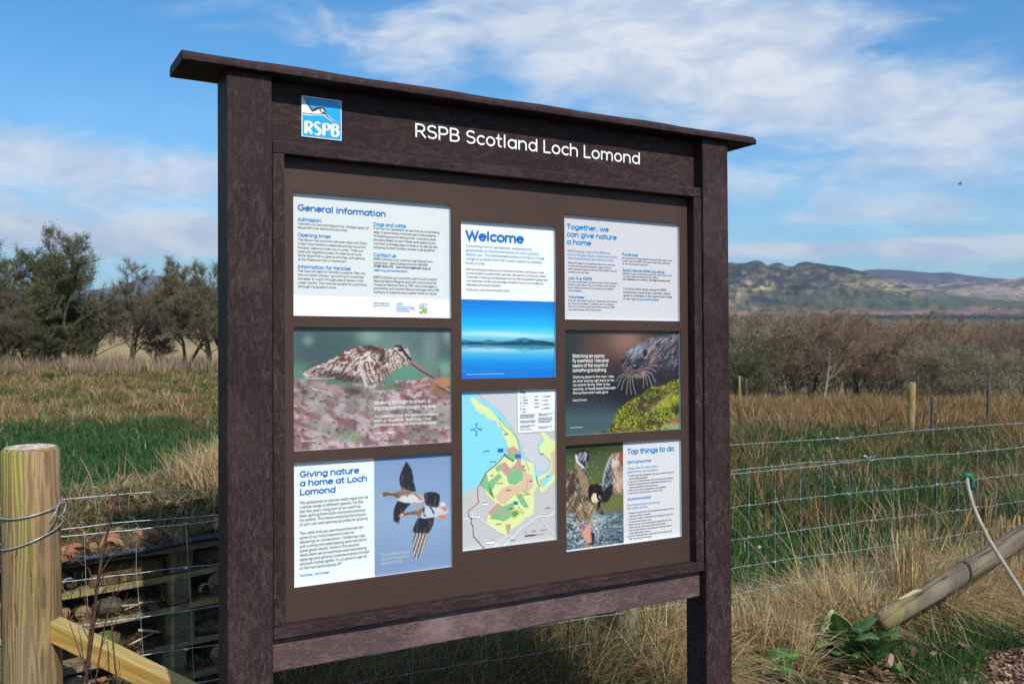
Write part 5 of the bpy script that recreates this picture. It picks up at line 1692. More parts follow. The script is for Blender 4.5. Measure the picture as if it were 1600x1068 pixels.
# ------------------------------------------------------------------ trees
def grow(seed, H, spread, trunk_r, levels, lean=(0, 0), nsub=(5, 6, 5), up=.5, start=.18, curl=.25, stems=1, wind=0.):
    """limbs as chains of points; returns (wood chains, twig segments)"""
    rd = random.Random(seed)
    chains, tips = [], []
    def limb(p, d, length, r, lev):
        n = 5 if lev < 2 else 4
        pts, rads = [np.array(p)], [r]
        d = np.array(d, float)
        for i in range(n):
            d = d + np.array([rd.uniform(-curl, curl) + wind * .12, rd.uniform(-curl, curl), rd.uniform(-curl, curl) * .6 + up * .07])
            d /= np.linalg.norm(d)
            pts.append(pts[-1] + d * length / n)
            rads.append(r * (1 - .75 * (i + 1) / n))
        chains.append((pts, rads, lev))
        if lev >= levels:
            tips.append((pts, length))
            return
        m_ = nsub[min(lev, len(nsub) - 1)]
        for k in range(m_):
            t = (start if lev == 0 else .2) + (1 - (start if lev == 0 else .2)) * (k + rd.random()) / m_
            f_ = t * n; i = min(int(f_), n - 1)
            q0 = pts[i] + (pts[i + 1] - pts[i]) * (f_ - i)
            dd = pts[i + 1] - pts[i]; dd /= np.linalg.norm(dd)
            a_ = rd.uniform(0, 2 * PI)
            side = np.array([math.cos(a_), math.sin(a_), rd.uniform(-.1, .5)])
            nd = dd * rd.uniform(.35, .8) + side * rd.uniform(.6, 1.1) * spread
            nd[2] += up * .3
            nd /= np.linalg.norm(nd)
            limb(q0, nd, length * rd.uniform(.42, .66) * (1.15 - .45 * t), rads[i] * .55, lev + 1)
    for s_ in range(stems):
        a_ = rd.uniform(0, 2 * PI)
        off = .0 if stems == 1 else .25
        d0 = np.array([lean[0] + (rd.uniform(-.35, .35) if stems > 1 else 0), lean[1] + (rd.uniform(-.35, .35) if stems > 1 else 0), 1.])
        limb((off * math.cos(a_), off * math.sin(a_), -.15), d0 / np.linalg.norm(d0), H * (.92 if stems == 1 else rd.uniform(.75, .95)), trunk_r * (1 if stems == 1 else .6), 0)
    return chains, tips


NATH = {}


def tree_meshes(tag_, chains, tips, m_bark, m_twig, twig_n, twig_len, twig_w, leaf_n=0, leaf_s=.05, leaf_cols=None, twig_cols=None, seed=1):
    rg = np.random.default_rng(seed)
    tr = MB()
    for pts, rads, lev in chains:
        if lev <= 1: tr.tube(pts, rads, 6 if lev == 0 else 4, False)
    trunk = tr.mesh(tag_ + '_trunk', m_bark, True)
    # finer limbs and twigs go to the crown
    V, F, C = [], [], []
    n0 = 0
    segs = []
    for pts, rads, lev in chains:
        if lev >= 2:
            for i in range(len(pts) - 1): segs.append((pts[i], pts[i + 1], rads[i], rads[i + 1]))
    if segs:
        A = np.array([s_[0] for s_ in segs]); B = np.array([s_[1] for s_ in segs]); ra = np.array([s_[2] for s_ in segs]); rb = np.array([s_[3] for s_ in segs])
        d = B - A; d /= np.linalg.norm(d, axis=1)[:, None] + 1e-9
        u = np.cross(d, (0.3, .2, 1.)); u /= np.linalg.norm(u, axis=1)[:, None] + 1e-9
        w = np.cross(d, u)
        ring = []
        for P_, r_ in ((A, ra), (B, rb)):
            for k in range(3):
                a_ = 2 * PI * k / 3
                ring.append(P_ + (math.cos(a_) * u + math.sin(a_) * w) * np.maximum(r_, .004)[:, None])
        Vv = np.stack(ring, 1).reshape(-1, 3)
        b0 = (np.arange(len(A)) * 6)[:, None]
        Fq = np.concatenate([np.concatenate([b0 + k, b0 + (k + 1) % 3, b0 + 3 + (k + 1) % 3, b0 + 3 + k], 1) for k in range(3)])
    tw_c = np.array(twig_cols)
    # twigs: long thin triangles springing from the outer limbs
    T = [pts for pts, _ in tips]
    ti = rg.integers(0, len(T), twig_n)
    P0 = np.zeros((twig_n, 3)); D0 = np.zeros((twig_n, 3))
    for i, t_ in enumerate(ti):
        pts = T[t_]; f_ = rg.random() * (len(pts) - 1.001); k = int(f_)
        P0[i] = pts[k] + (pts[k + 1] - pts[k]) * (f_ - k); D0[i] = pts[k + 1] - pts[k]
    D0 /= np.linalg.norm(D0, axis=1)[:, None] + 1e-9
    D = D0 * .6 + rg.normal(0, .55, (twig_n, 3)); D[:, 2] += .25
    D /= np.linalg.norm(D, axis=1)[:, None]
    Ln = twig_len * rg.uniform(.4, 1.2, twig_n)
    side = np.cross(D, rg.normal(0, 1, (twig_n, 3))); side /= np.linalg.norm(side, axis=1)[:, None] + 1e-9
    wv = twig_w * rg.uniform(.6, 1.2, twig_n)
    tv = np.stack([P0 - side * wv[:, None] / 2, P0 + side * wv[:, None] / 2, P0 + D * Ln[:, None]], 1).reshape(-1, 3)
    tf = np.arange(twig_n * 3).reshape(-1, 3)
    tc = np.repeat(tw_c[rg.choice(len(tw_c), twig_n)] * rg.uniform(.7, 1.3, (twig_n, 1)), 3, axis=0)
    Vs = [Vv, tv]; Fs3 = [tf + len(Vv)]; Cs = [np.tile(tw_c[0] * .8, (len(Vv), 1)), tc]
    if leaf_n:
        li = rg.integers(0, twig_n, leaf_n)
        c0 = P0[li] + D[li] * Ln[li][:, None] * rg.random((leaf_n, 1)) + rg.normal(0, .05, (leaf_n, 3))
        a = rg.normal(0, 1, (leaf_n, 3)); a /= np.linalg.norm(a, axis=1)[:, None]
        b_ = np.cross(a, rg.normal(0, 1, (leaf_n, 3))); b_ /= np.linalg.norm(b_, axis=1)[:, None]
        s_ = (leaf_s * rg.uniform(.5, 1.2, leaf_n))[:, None]
        lv = np.stack([c0 - a * s_, c0 + b_ * s_ * .6, c0 + a * s_], 1).reshape(-1, 3)
        off = sum(len(v) for v in Vs)
        Fs3.append(np.arange(leaf_n * 3).reshape(-1, 3) + off)
        lc = np.array(leaf_cols)
        Vs.append(lv); Cs.append(np.repeat(lc[rg.choice(len(lc), leaf_n)] * rg.uniform(.6, 1.4, (leaf_n, 1)), 3, axis=0))
    NATH[tag_] = float(np.percentile(np.concatenate(Vs)[:, 2], 99.7))
    crown = np_mesh(tag_ + '_crown', np.concatenate(Vs), [Fq, np.concatenate(Fs3)], m_twig, False, np.concatenate(Cs))
    return trunk, crown


m_twig = vcol_mat('twigs', .8, .2, .0)
m_bark_d = speck_mat('bark_dark', (.055, .045, .030), (.12, .11, .065), 9, .9, (.10, .12, .05))
m_bark_p = speck_mat('bark_pale', (.20, .16, .10), (.36, .31, .21), 6, .85, (.18, .19, .10))
TWB = [(.23, .150, .110), (.18, .12, .085), (.29, .20, .145), (.21, .17, .10)]
TWG = [(.24, .23, .15), (.18, .18, .105), (.31, .30, .21), (.16, .13, .085)]
TWD = [(.11, .088, .064), (.15, .125, .088), (.18, .155, .095)]


def put_tree(name, meshes, loc, rz, sc, label, group=None, cat='tree'):
    r_ = empty(name, loc, rz)
    r_.scale = sc if hasattr(sc, '__len__') else (sc, sc, sc)
    link('trunk', meshes[0], r_)
    link('crown', meshes[1], r_)
    tag(r_, label, cat, group)
    return r_


LVD = [(.056, .078, .026), (.085, .108, .040), (.13, .14, .055), (.034, .046, .020)]
LVO = [(.11, .115, .045), (.16, .15, .06), (.068, .074, .032), (.18, .14, .08)]
hedge = [tree_meshes('hedge_a', *grow(11, 5.0, 1.0, .16, 3, stems=3, nsub=(9, 6, 5), up=.5, start=.12), m_bark_d, m_twig, 17000, .34, .013, 44000, .046, LVD, TWD, 1),
         tree_meshes('hedge_b', *grow(23, 4.2, 1.1, .13, 3, stems=3, nsub=(8, 6, 4), up=.3, start=.25, wind=.5), m_bark_d, m_twig, 17000, .36, .013, 3500, .036, LVO, TWD + [(.11, .075, .06)], 2),
         tree_meshes('hedge_c', *grow(35, 4.6, 1.0, .17, 3, lean=(.42, 0), stems=2, nsub=(8, 6, 4), up=.55, start=.25), m_bark_d, m_twig, 16000, .36, .013, 15000, .042, LVO + LVD[:2], TWD, 3)]


def hpos(px, Y):
    x = (px - 800) / FPX * Y
    return (x, Y, float(gz(np.array([x]), np.array([Y]))[0]))


def toph(px, y_top, Y):
    """height of something whose top shows at y_top"""
    return float(at(px, y_top, Y)[2]) - hpos(px, Y)[2]


HL = [(0, 92, 362, 35, 3.9, 'tall dense dark green hawthorn, fullest and highest of the hedgerow left of the board', 'hawthorn_tree'),
      (0, -30, 378, 34, 4.2, 'dense hawthorn cut off by the left edge of the view', 'hawthorn_tree'),
      (1, 196, 408, 35.5, 3.0, 'bare spreading thorn with several thin dark trunks between two greener trees', 'thorn_tree'),
      (2, 296, 398, 34, 2.9, 'leaning olive hawthorn with slanting trunks right beside the board post', 'hawthorn_tree'),
      (1, 30, 455, 33, 2.4, 'low tangled thorn bush under the tall dark hawthorn', 'thorn_tree'),
      (0, 140, 462, 36.5, 3.6, 'low dark thicket tree filling the gap beside the tallest hawthorn', 'hawthorn_tree'),
      (2, 360, 405, 36, 5.1, 'hawthorn whose crown shows only in part behind the left post of the board', 'hawthorn_tree'),
      (0, 44, 408, 36, 3.0, 'dense dark green hawthorn merging into the left side of the tallest one', 'hawthorn_tree'),
      (2, 332, 440, 33.5, .8, 'full olive bush touching the left board post, under the leaning hawthorn', 'hawthorn_shrub'),
      (0, 8, 492, 34.5, 5.2, 'low dark scrub under the hawthorn at the left edge', 'hawthorn_shrub'),
      (0, 62, 498, 33.8, .6, 'low dark scrub at the foot of the tallest hawthorn', 'hawthorn_shrub'),
      (0, 118, 505, 35.0, 1.9, 'low dark scrub right of the tallest hawthorn trunk', 'hawthorn_shrub'),
      (1, 236, 512, 36.5, 2.9, 'sparse low thorn between the bare thorn and the leaning hawthorn', 'thorn_shrub')]
for k_, (v, px_, yt_, Y, rz_, lab, nm) in enumerate(HL):
    nat = (NATH['hedge_a'], NATH['hedge_b'], NATH['hedge_c'])[v]
    s_ = toph(px_, yt_, Y) / nat
    put_tree(nm, hedge[v], hpos(px_, Y), (0, 2.6, 1.1, 0., 4.0, 1.9, 2.2, 4.6, 1.4, .9, 3.7, 5.5, 1.3)[k_], ((s_ * 1.5, s_ * 1.2, s_) if k_ > 7 else (s_ * (1.0 if v != 2 else .85), s_, s_)), lab, cat='shrub' if k_ > 7 else 'tree')

bare = [tree_meshes('birch_a', *grow(51, 5.4, 1.0, .11, 3, nsub=(12, 6, 5), up=.6, start=.30), m_bark_p, m_twig, 7500, .42, .014, 0, .03, LVD, TWB, 11),
        tree_meshes('birch_b', *grow(62, 5.2, 1.1, .10, 3, stems=2, nsub=(9, 6, 5), up=.5, start=.25, wind=.8), m_bark_d, m_twig, 7500, .42, .013, 0, .03, LVD, TWB, 12),
        tree_meshes('willow', *grow(73, 4.8, 1.25, .12, 3, stems=3, nsub=(8, 6, 4), up=.35, start=.15), m_bark_p, m_twig, 8500, .40, .016, 3000, .03, [(.20, .19, .12), (.15, .15, .09)], TWG, 13),
        tree_meshes('alder', *grow(84, 6.0, .85, .11, 3, nsub=(13, 6, 5), up=.8, start=.2), m_bark_d, m_twig, 7500, .40, .013, 0, .03, LVD, [(.20, .13, .11), (.15, .10, .085), (.25, .18, .145)], 14),
        tree_meshes('gorse', *grow(95, 3.0, 1.3, .08, 2, stems=5, nsub=(8, 6), up=.5, start=.05), m_bark_d, m_twig, 6000, .30, .012, 16000, .040, LVD + [(.05, .08, .02)], TWD, 15)]
NAT = [NATH[q_] for q_ in ('birch_a', 'birch_b', 'willow', 'alder', 'gorse')]
KIND = ('birch_tree', 'birch_tree', 'willow_tree', 'alder_tree', 'evergreen_bush')
front = [(4, 1158, 540, 33, 1., 'dark green evergreen bush just right of the board, behind the far fence posts'),
         (0, 1287, 482, 36, 1., 'bare tree with pale straight trunk standing clear in front of the wood'),
         (1, 1248, 470, 42, 1., 'tallest bare brown tree with a feathered top against the foot of the hills'),
         (1, 1338, 488, 41, 1.3, 'bare tree leaning right with dark slanting limbs beside the pale trunk'),
         (2, 1505, 540, 38, 1.15, 'pale grey lichen covered willow, whitest of the wood on the right'),
         (2, 1440, 530, 39, 1.1, 'grey green lichened willow behind the thick yellow fence post'),
         (1, 1405, 500, 46, 1.2, 'bare brown tree with broad crown left of the pale willow'),
         (3, 1215, 500, 44, 1., 'slim bare tree near the board post with upright twigs'),
         (0, 1180, 492, 48, 1., 'bare tree whose crown starts beside the right post of the board'),
         (2, 1578, 535, 37, 1.1, 'greyish willow at the right edge of the view'),
         (0, 1520, 492, 52, 1.1, 'bare reddish tree rising behind the pale willow')]
k_ = 0
for v, px_, yt_, Y, wd, lab in front:
    s_ = toph(px_, yt_, Y) / NAT[v]
    put_tree(KIND[v], bare[v], hpos(px_, Y), (k_ * 2.399) % 6.28, (s_ * wd, s_ * wd, s_), lab, cat='bush' if v == 4 else 'tree')
    k_ += 1
rdm = random.Random(5)
MARKS = [(1120, 'beside the right board post'), (1178, 'above the two thin posts'), (1232, 'left of the pale trunk'), (1290, 'behind the pale trunk'),
         (1345, 'right of the pale trunk'), (1395, 'left of the thick yellow post'), (1432, 'above the thick yellow post'), (1468, 'above the short brown stake'), (1505, 'behind the pale willow'),
         (1545, 'above the thin dark post'), (1590, 'at the right edge of the view'), (1640, 'cut by the right edge of the view')]
KW = ('bare brown birch', 'bare many-limbed tree', 'bare greyish willow', 'bare purplish alder')
ROWN = ('front', 'second', 'third', 'fourth', 'fifth', 'sixth', 'seventh', 'eighth', 'rearmost')
seen_l = set()
for ri_, (Y0, cnt) in enumerate(((41, 9), (48, 10), (56, 11), (66, 11), (78, 12), (95, 12), (120, 12), (155, 12), (205, 12))):
    for i_ in range(cnt):
        px_ = 1128 + (i_ + rdm.uniform(.1, .9)) * 500 / cnt
        Y = Y0 * rdm.uniform(.96, 1.06)
        v = rdm.choice((0, 1, 1, 3, 3, 2))
        yt_ = float(np.interp(px_, [1130, 1240, 1330, 1420, 1640], [492, 494, 502, 510, 512])) + rdm.gauss(0, 4) - (4 if Y0 < 50 else 0)
        if Y0 > 90: yt_ = max(yt_, 500)
        s_ = toph(px_, yt_, Y) / NAT[v]
        wd = rdm.uniform(1.05, 1.5) * (1.0 if Y0 < 90 else 1.3)
        mk = min(MARKS, key=lambda q_: abs(q_[0] - px_))[1]
        for vv in (v, 0, 1, 3, 2):
            lab = KW[vv] + ', ' + ROWN[ri_] + ' row of the wood, ' + mk
            if lab not in seen_l: break
        v = vv
        seen_l.add(lab)
        s_ = toph(px_, yt_, Y) / NAT[v]
        put_tree(KIND[v], bare[v], hpos(px_, Y), rdm.uniform(0, 6.28), (s_ * wd, s_ * wd, s_), lab, 'trees of the wood beyond the rush field')
# beyond the left hedgerow and behind the board
for px_, yt_, Y, v in ((40, 470, 130, 1), (250, 482, 120, 1), (275, 478, 125, 3), (232, 490, 115, 1), (160, 480, 128, 3), (110, 482, 118, 1), (330, 480, 122, 0), (215, 484, 124, 3), (300, 486, 118, 1), (10, 486, 125, 0)):
    s_ = toph(px_, yt_, Y) / NAT[v]
    put_tree(KIND[v], bare[v], hpos(px_, Y), px_ * .7, (s_ * 1.5, s_ * 1.5, s_), 'bare tree across the pale field, seen ' + {40: 'through the tallest dark hawthorn', 250: 'beside the leaning hawthorn', 275: 'between the trunks of the leaning hawthorn', 232: 'right of the bare thorn', 160: 'left of the bare thorn', 110: 'right of the tallest hawthorn trunk', 330: 'beside the left board post', 215: 'through the bare thorn', 300: 'through the leaning hawthorn crown', 10: 'near the left edge of the view'}[px_], 'bare trees across the pale field')

# the wood goes on as one mass: small rough tufted crowns
def far_wood(name, rows, seed):
    rg = np.random.default_rng(seed)
    Vs, Cs = [], []
    for (n, y0, y1, u0, u1, h0, h1, cols, tn, wv) in rows:
        y = np.sqrt(rg.uniform(y0 ** 2, y1 ** 2, n)); x = rg.uniform(u0, u1, n) * y
        k_ = fbm(x * .01 + 5, y * .01 + 5, 2, seed) > wv
        x, y = x[k_], y[k_]; n = len(x)
        h = rg.uniform(h0, h1, n); z = gz(x, y)
        # tn spiky triangles per crown, fanned in a rounded volume
        ci = np.repeat(np.arange(n), tn)
        a_ = rg.uniform(0, 2 * PI, n * tn); e_ = rg.uniform(-.1, 1., n * tn)
        rr = np.sqrt(np.clip(1 - (e_ * .9) ** 2, 0, 1)) * .42 * rg.uniform(.3, 1, n * tn)
        hh = h[ci]
        c0 = np.stack([x[ci] + np.cos(a_) * rr * hh, y[ci] + np.sin(a_) * rr * hh, z[ci] + hh * (.30 + .62 * np.clip(e_, 0, 1))], 1)
        d = rg.normal(0, 1, (n * tn, 3)); d[:, 2] = np.abs(d[:, 2]) + .4; d /= np.linalg.norm(d, axis=1)[:, None]
        s_ = np.cross(d, rg.normal(0, 1, (n * tn, 3))); s_ /= np.linalg.norm(s_, axis=1)[:, None]
        L_ = hh * rg.uniform(.06, .15, n * tn)
        wd = L_ * .22
        V = np.stack([c0 - s_ * wd[:, None], c0 + s_ * wd[:, None], c0 + d * L_[:, None] * 1.3], 1).reshape(-1, 3)
        cc = np.array(cols)
        base = cc[rg.choice(len(cc), n)]
        Vs.append(V); Cs.append(np.repeat(base[ci] * rg.uniform(.65, 1.35, (n * tn, 1)), 3, axis=0))
    V = np.concatenate(Vs)
    return tag(link(name, np_mesh(name, V, np.arange(len(V)).reshape(-1, 3), m_twig, False, np.concatenate(Cs))), kind='stuff')


BR = [(.17, .12, .095), (.21, .15, .12), (.14, .105, .08), (.19, .165, .11)]
CN = [(.016, .030, .022), (.022, .040, .026), (.014, .024, .020)]
far_wood('far_woodland', [(500, 230, 420, .18, .62, 5.5, 7.5, BR, 120, .2), (1100, 420, 900, .12, .65, 7, 10, BR, 60, .36), (2600, 900, 2300, -.1, .68, 8, 13, BR, 24, .42),
                          (1300, 180, 700, -.62, -.1, 6, 9, BR, 24, .30), (900, 2450, 2750, .37, .60, 13, 19, CN, 40, .3), (700, 2900, 3250, .28, .64, 12, 18, CN, 30, .46),
                          (1500, 2300, 3500, .2, .68, 8, 12, BR + [(.17, .11, .09)], 20, .46), (1200, 800, 3300, -.65, -.1, 9, 14, BR, 20, .4)], 77)

# ------------------------------------------------------------------ stock fence
FS = math.atan(.49)


def fy(x): return 3.584 + .49 * x


def gzf(x, y): return float(gz(np.array([x]), np.array([y]))[0])


m_wire, b, p = nmat('galvanised_wire', .38, .5)
co = b.n('ShaderNodeTexCoord').outputs['Object']
c = b.mix(b.sm(b.noise(co, 30, 3, .6), .4, .65), (.30, .36, .41), (.50, .56, .60))
b.put(p.inputs['Base Color'], c)
p.inputs['Metallic'].default_value = .55
fence = empty('wire_fence', (-1.49, fy(-1.49), 0))
tag(fence, 'galvanised stock netting with plain top wire, running from the thick round post behind the board', 'fence')


def wire(name, pts, r=.0016, k=4):
    mb = MB()
    mb.tube([np.array(q_) - np.array(fence.location) for q_ in pts], r, k, False)
    return mb.build(name, m_wire, fence, True)


def run(h0, x0=-1.42, x1=4.1, amp=.004, seed=0, sag=.0, step=.0675, tilt=0.):
    rd = random.Random(seed)
    xs_ = np.arange(x0, x1 + step, step)
    ph = rd.uniform(0, 6)
    return [(x, fy(x) + rd.uniform(-.004, .004), h0 + amp * math.sin(x * 5 + ph) + rd.uniform(-.0025, .0025) + tilt * (x - 1) - sag * math.sin(PI * (x - x0) / (x1 - x0))) for x in xs_]


hts = [.940, .792, .650, .520, .405, .305, .215, .14]
tops = {}
wire('top_wire', run(1.062, x0=-1.42, amp=.003, seed=40, step=.2, tilt=.006), .0015)
for i_, h in enumerate(hts):
    wire('line_wire', run(h, seed=i_, tilt=.002), .0013 if i_ else .0017)
wire('line_wire', run(.952, seed=51, amp=.006, x1=1.95), .0014)
vx = [-1.355 + .1375 * i_ for i_ in range(17)] + [1.055 + .1345 * k_ for k_ in range(23)]
for i_, x in enumerate(vx):
    rd = random.Random(100 + i_)
    pts = []
    xx = x
    for h in hts:
        pts.append((xx, fy(xx) - .002, h + .004 * rd.uniform(-1, 1) + .002 * (x - 1)))
        xx += rd.uniform(-.004, .012)
    wire('vertical_wire', pts, .0011)
# hinge-joint knots where the wires cross, joined as they are a pixel or two each
kn = MB()
o_ = np.array(fence.location)
for x in vx:
    for h in hts[:6]:
        kn.tube([np.array((x - .006, fy(x - .006) - .003, h + .002 * (x - 1))) - o_, np.array((x + .006, fy(x + .006) - .003, h + .003 + .002 * (x - 1))) - o_], .0026, 5)
tag(kn.build('wire_knot', m_wire, fence, True), kind='stuff')
for (px_, py_) in ((1309, 686), (1353, 714)):
    u = (px_ - 800) / FPX; Yk = 3.584 / (1 - .49 * u)
    c0 = at(px_, py_, Yk) - o_
    mb = MB()
    mb.tube([c0 + np.array((-.016, -.008, .006)), c0 + np.array((-.006, -.003, .007)), c0 + np.array((.006, .003, -.004)), c0 + np.array((.018, .009, -.008))], [.003, .0075, .0075, .003], 7, squash=.7)
    mb.build('wire_joiner', m_wire, fence, True)
    mb = MB()
    mb.tube([c0 + np.array((.014, .006, -.006)), c0 + np.array((.03, .014, .002)), c0 + np.array((.05, .024, -.001)), c0 + np.array((.06, .03, .004))], .0015, 4)
    mb.build('wire_tail', m_wire, fence, True)

m_post, b, p = nmat('treated_post', .8, .25)
co = b.n('ShaderNodeTexCoord').outputs['Object']
x, y, z = b.sep(co)
st = b.vm('MULTIPLY', co, (1, 1, .10))
kd = b.vm('SUBTRACT', co, (-.02, -.085, 1.0))
warp_ = b.noise(b.vm('MULTIPLY', co, (1, 1, .045)), 11, 2, .4)
warp2 = b.noise(b.vm('MULTIPLY', co, (1, 1, .35)), 9, 2, .5)
rings = b.m('ADD', b.m('ADD', b.m('MULTIPLY', warp_, 120.), b.m('MULTIPLY', warp2, 16.)), b.m('MULTIPLY', b.noise(st, 60, 2, .5), 3.))
w_ = b.m('SINE', rings)
fib = b.noise(st, 200, 3, .7)
f = b.m('ADD', b.sm(w_, -.9, .9, 0, .75), b.m('MULTIPLY', fib, .3))
c = b.mix(f, (.36, .25, .135), (.18, .112, .060))
mossy = b.m('MULTIPLY', b.sm(b.noise(st, 16, 4, .6), .40, .62), b.sm(z, .45, 1.15, .25, 1.))
c = b.mix(b.m('MULTIPLY', mossy, .78), c, b.mix(f, (.36, .34, .06), (.16, .17, .035)))
greyn = b.sm(b.noise(st, 9, 5, .65), .46, .70)
c = b.mix(b.m('MULTIPLY', greyn, .55), c, (.19, .15, .115))
crk = b.sm(b.m('ABSOLUTE', b.m('SUBTRACT', b.noise(b.vm('MULTIPLY', co, (1, 1, .035)), 34, 3, .6), .5)), .0, .010, 1, 0)
c = b.mix(b.m('MULTIPLY', b.m('MULTIPLY', crk, b.sm(b.noise(co, 8, 3, .6), .42, .6)), .8), c, (.05, .032, .02))
spk = b.m('GREATER_THAN', b.noise(co, 130, 2, .5), .77)
c = b.mix(b.m('MULTIPLY', spk, .6), c, (.10, .07, .04))
b.put(p.inputs['Base Color'], c)
bump(b, p, b.m('SUBTRACT', b.m('ADD', b.m('MULTIPLY', f, -.6), b.m('MULTIPLY', fib, .7)), crk), .8, .002)
m_end, b, p = nmat('end_grain', .9, .2)
co = b.n('ShaderNodeTexCoord').outputs['Object']
n1 = b.noise(co, 90, 5, .75)
c = b.mix(b.sm(n1, .35, .65), (.30, .24, .20), (.75, .70, .66))
c = b.mix(b.sm(b.noise(co, 22, 4, .7), .5, .7), c, (.18, .17, .07))
b.put(p.inputs['Base Color'], c)
bump(b, p, n1, 1., .006)


def round_post(name, x, y, r, h, label, cat='post', group=None, mats=None, bury=.3, k=36, lean=(0, 0), slope=0.):
    z0 = gzf(x, y)
    o = empty(name, (x, y, z0))
    mats = mats or (m_post, m_end)
    mb = MB(); rd = random.Random(int(x * 1000))
    ph = rd.uniform(0, 6)
    lev = [-bury, 0, h * .25, h * .5, h * .75, h - r * .16, h - r * .04]
    sh = [1.02, 1.01, 1.0, .985, .98, .97, .86]
    V = []; F = []
    for zz, s_ in zip(lev, sh):
        for j in range(k):
            a_ = 2 * PI * j / k
            rr = r * s_ * (1 + .018 * math.sin(2 * a_ + ph) + .010 * math.sin(5 * a_ + ph * 2 + zz) + .004 * rd.uniform(-1, 1))
            V.append((rr * math.cos(a_) + lean[0] * zz, rr * math.sin(a_) + lean[1] * zz, zz + (slope * math.sin(a_) * r if zz > h * .9 else 0)))
    for i in range(len(lev) - 1):
        for j in range(k):
            F.append((i * k + j, i * k + (j + 1) % k, (i + 1) * k + (j + 1) % k, (i + 1) * k + j))
    mb.add(V, F)
    mb.build('shaft', mats[0], o, True)
    tb = MB()
    ring = V[-k:]
    c0 = np.mean(np.array(ring), axis=0)
    V2 = list(ring); F2 = []
    for q_ in (.66, .33):
        V2 += [tuple(c0 + (np.array(v) - c0) * q_ + np.array((0, 0, r * .05 * rd.uniform(.2, 1)))) for v in ring]
    V2.append((c0[0], c0[1], c0[2] + r * .05))
    for i in range(2):
        F2 += [(i * k + j, i * k + (j + 1) % k, (i + 1) * k + (j + 1) % k, (i + 1) * k + j) for j in range(k)]
    F2 += [(2 * k + j, 2 * k + (j + 1) % k, 3 * k) for j in range(k)]
    tb.add(V2, F2)
    tb.build('sawn_top', mats[1], o)
    return tag(o, label, cat, group)


px_c = 45.5
Yc = 2.86
xc = (px_c - 800) / FPX * Yc
zc_ = gzf(xc, Yc)
big = round_post('fence_post', xc, Yc, .0845, 1.222 - zc_, 'thick round timber post, green tinged, with wire rings, at the left edge of the view', k=64)
# wire rings tied round it, belonging to the fence
def ring_pts(h, tilt, r, a0=0, a1=360, n=40, ax=0):
    return [(xc + r * math.cos(R(a)), Yc + r * math.sin(R(a)), h + tilt * math.cos(R(a - ax))) for a in np.linspace(a0, a1, n)]
wire('wire_ring', ring_pts(1.030, .020, .0885, 0, 360, ax=60), .0020, 6)
wire('wire_ring', ring_pts(.948, .034, .0885, 0, 360, ax=40), .0020, 6)
a0_ = at(83, 828, 2.86); 
wire('wire_tail', [at(78, 818, 2.80), at(82, 806, 2.79), at(88, 797, 2.80), at(94, 781, 2.84), at(98, 779, 2.86)], .0018, 5)
wire('wire_tail', [at(86, 808, 2.83), at(95, 805, 2.86), at(101, 797, 2.88), at(103, 788, 2.88), at(101, 782, 2.88), at(98, 780, 2.87)], .0016, 5)
wire('wire_tail', [at(77, 817, 2.79), at(80, 811, 2.785), at(84, 803, 2.79)], .0030, 6)
m_pgrey = wood_mat('weathered_post', (.26, .21, .12), (.12, .095, .055), (.16, .16, .06), 2, 1., .85, .4)
u = (980 - 800) / FPX; Yp = 3.584 / (1 - .49 * u) + .055
round_post('fence_post', u * Yp, Yp, .053, .98, 'weathered fence post behind the lower edge of the board, between its two posts', mats=(m_pgrey, m_end), k=24)

m_farp = wood_mat('yellow_post', (.34, .25, .11), (.20, .14, .06), None, 2, .4)
m_fard = wood_mat('dark_post', (.10, .08, .065), (.06, .05, .045), None, 2, .4)
for (px_, yt_, Y, r_, m_, lab) in ((1425, 597, 14.5, .055, m_farp, 'thick yellow post among the rushes, widest of the far fence posts'),
                                   (1545, 597, 15.5, .028, m_fard, 'thin dark post among the rushes near the right edge'),
                                   (1457, 618, 13.0, .024, m_fard, 'short brown stake just right of the thick yellow post'),
                                   (1155.5, 587, 21, .030, m_farp, 'yellowish far post close beside the right board post'),
                                   (1166, 591, 21.5, .030, m_fard, 'dark far post beside the yellowish one, near the board')):
    x = (px_ - 800) / FPX * Y
    round_post('fence_post', x, Y, r_, float(at(px_, yt_, Y)[2]) - gzf(x, Y), lab, mats=(m_, m_), k=12, group='posts of the far fence', lean=(.01, 0))

# ------------------------------------------------------------------ braces, hose
m_brace, b, p = nmat('brace_timber', .75, .25)
co = b.n('ShaderNodeTexCoord').outputs['Object']
st = b.vm('MULTIPLY', co, (.12, 1, 1))
w_ = b.m('SINE', b.m('ADD', b.m('MULTIPLY', b.noise(st, 14, 2, .5), 40.), b.m('MULTIPLY', b.noise(st, 90, 2, .5), 3.)))
c = b.mix(b.sm(w_, -.5, 1., 0, .6), (.50, .31, .085), (.33, .18, .05))
x, y, z = b.sep(co)
gm = b.m('MULTIPLY', b.m('MULTIPLY', b.sm(b.noise(b.vm('MULTIPLY', co, (.35, 1, 1)), 20, 4, .65), .42, .62), b.sm(z, -.02, .035, .05, .8)), b.sm(x, .05, .5, 1., .4))
c = b.mix(b.m('MULTIPLY', gm, .6), c, (.24, .25, .05))
c = b.mix(b.sm(z, .0290, .0310, 0, .45), c, (.28, .28, .16))
b.put(p.inputs['Base Color'], c)
bump(b, p, b.m('ADD', w_, b.noise(st, 200, 3, .7)), .4, .0012)
A0 = at(62, 970, 2.87); A1 = at(300, 1088, 2.70)
dv = A1 - A0; Lb = np.linalg.norm(dv)
br = MB()
for (xa, xb, t0, t1) in ((0, Lb + .9, .040, .042),):
    br.box(xa, xb, -.026, .026, -.032, .032)
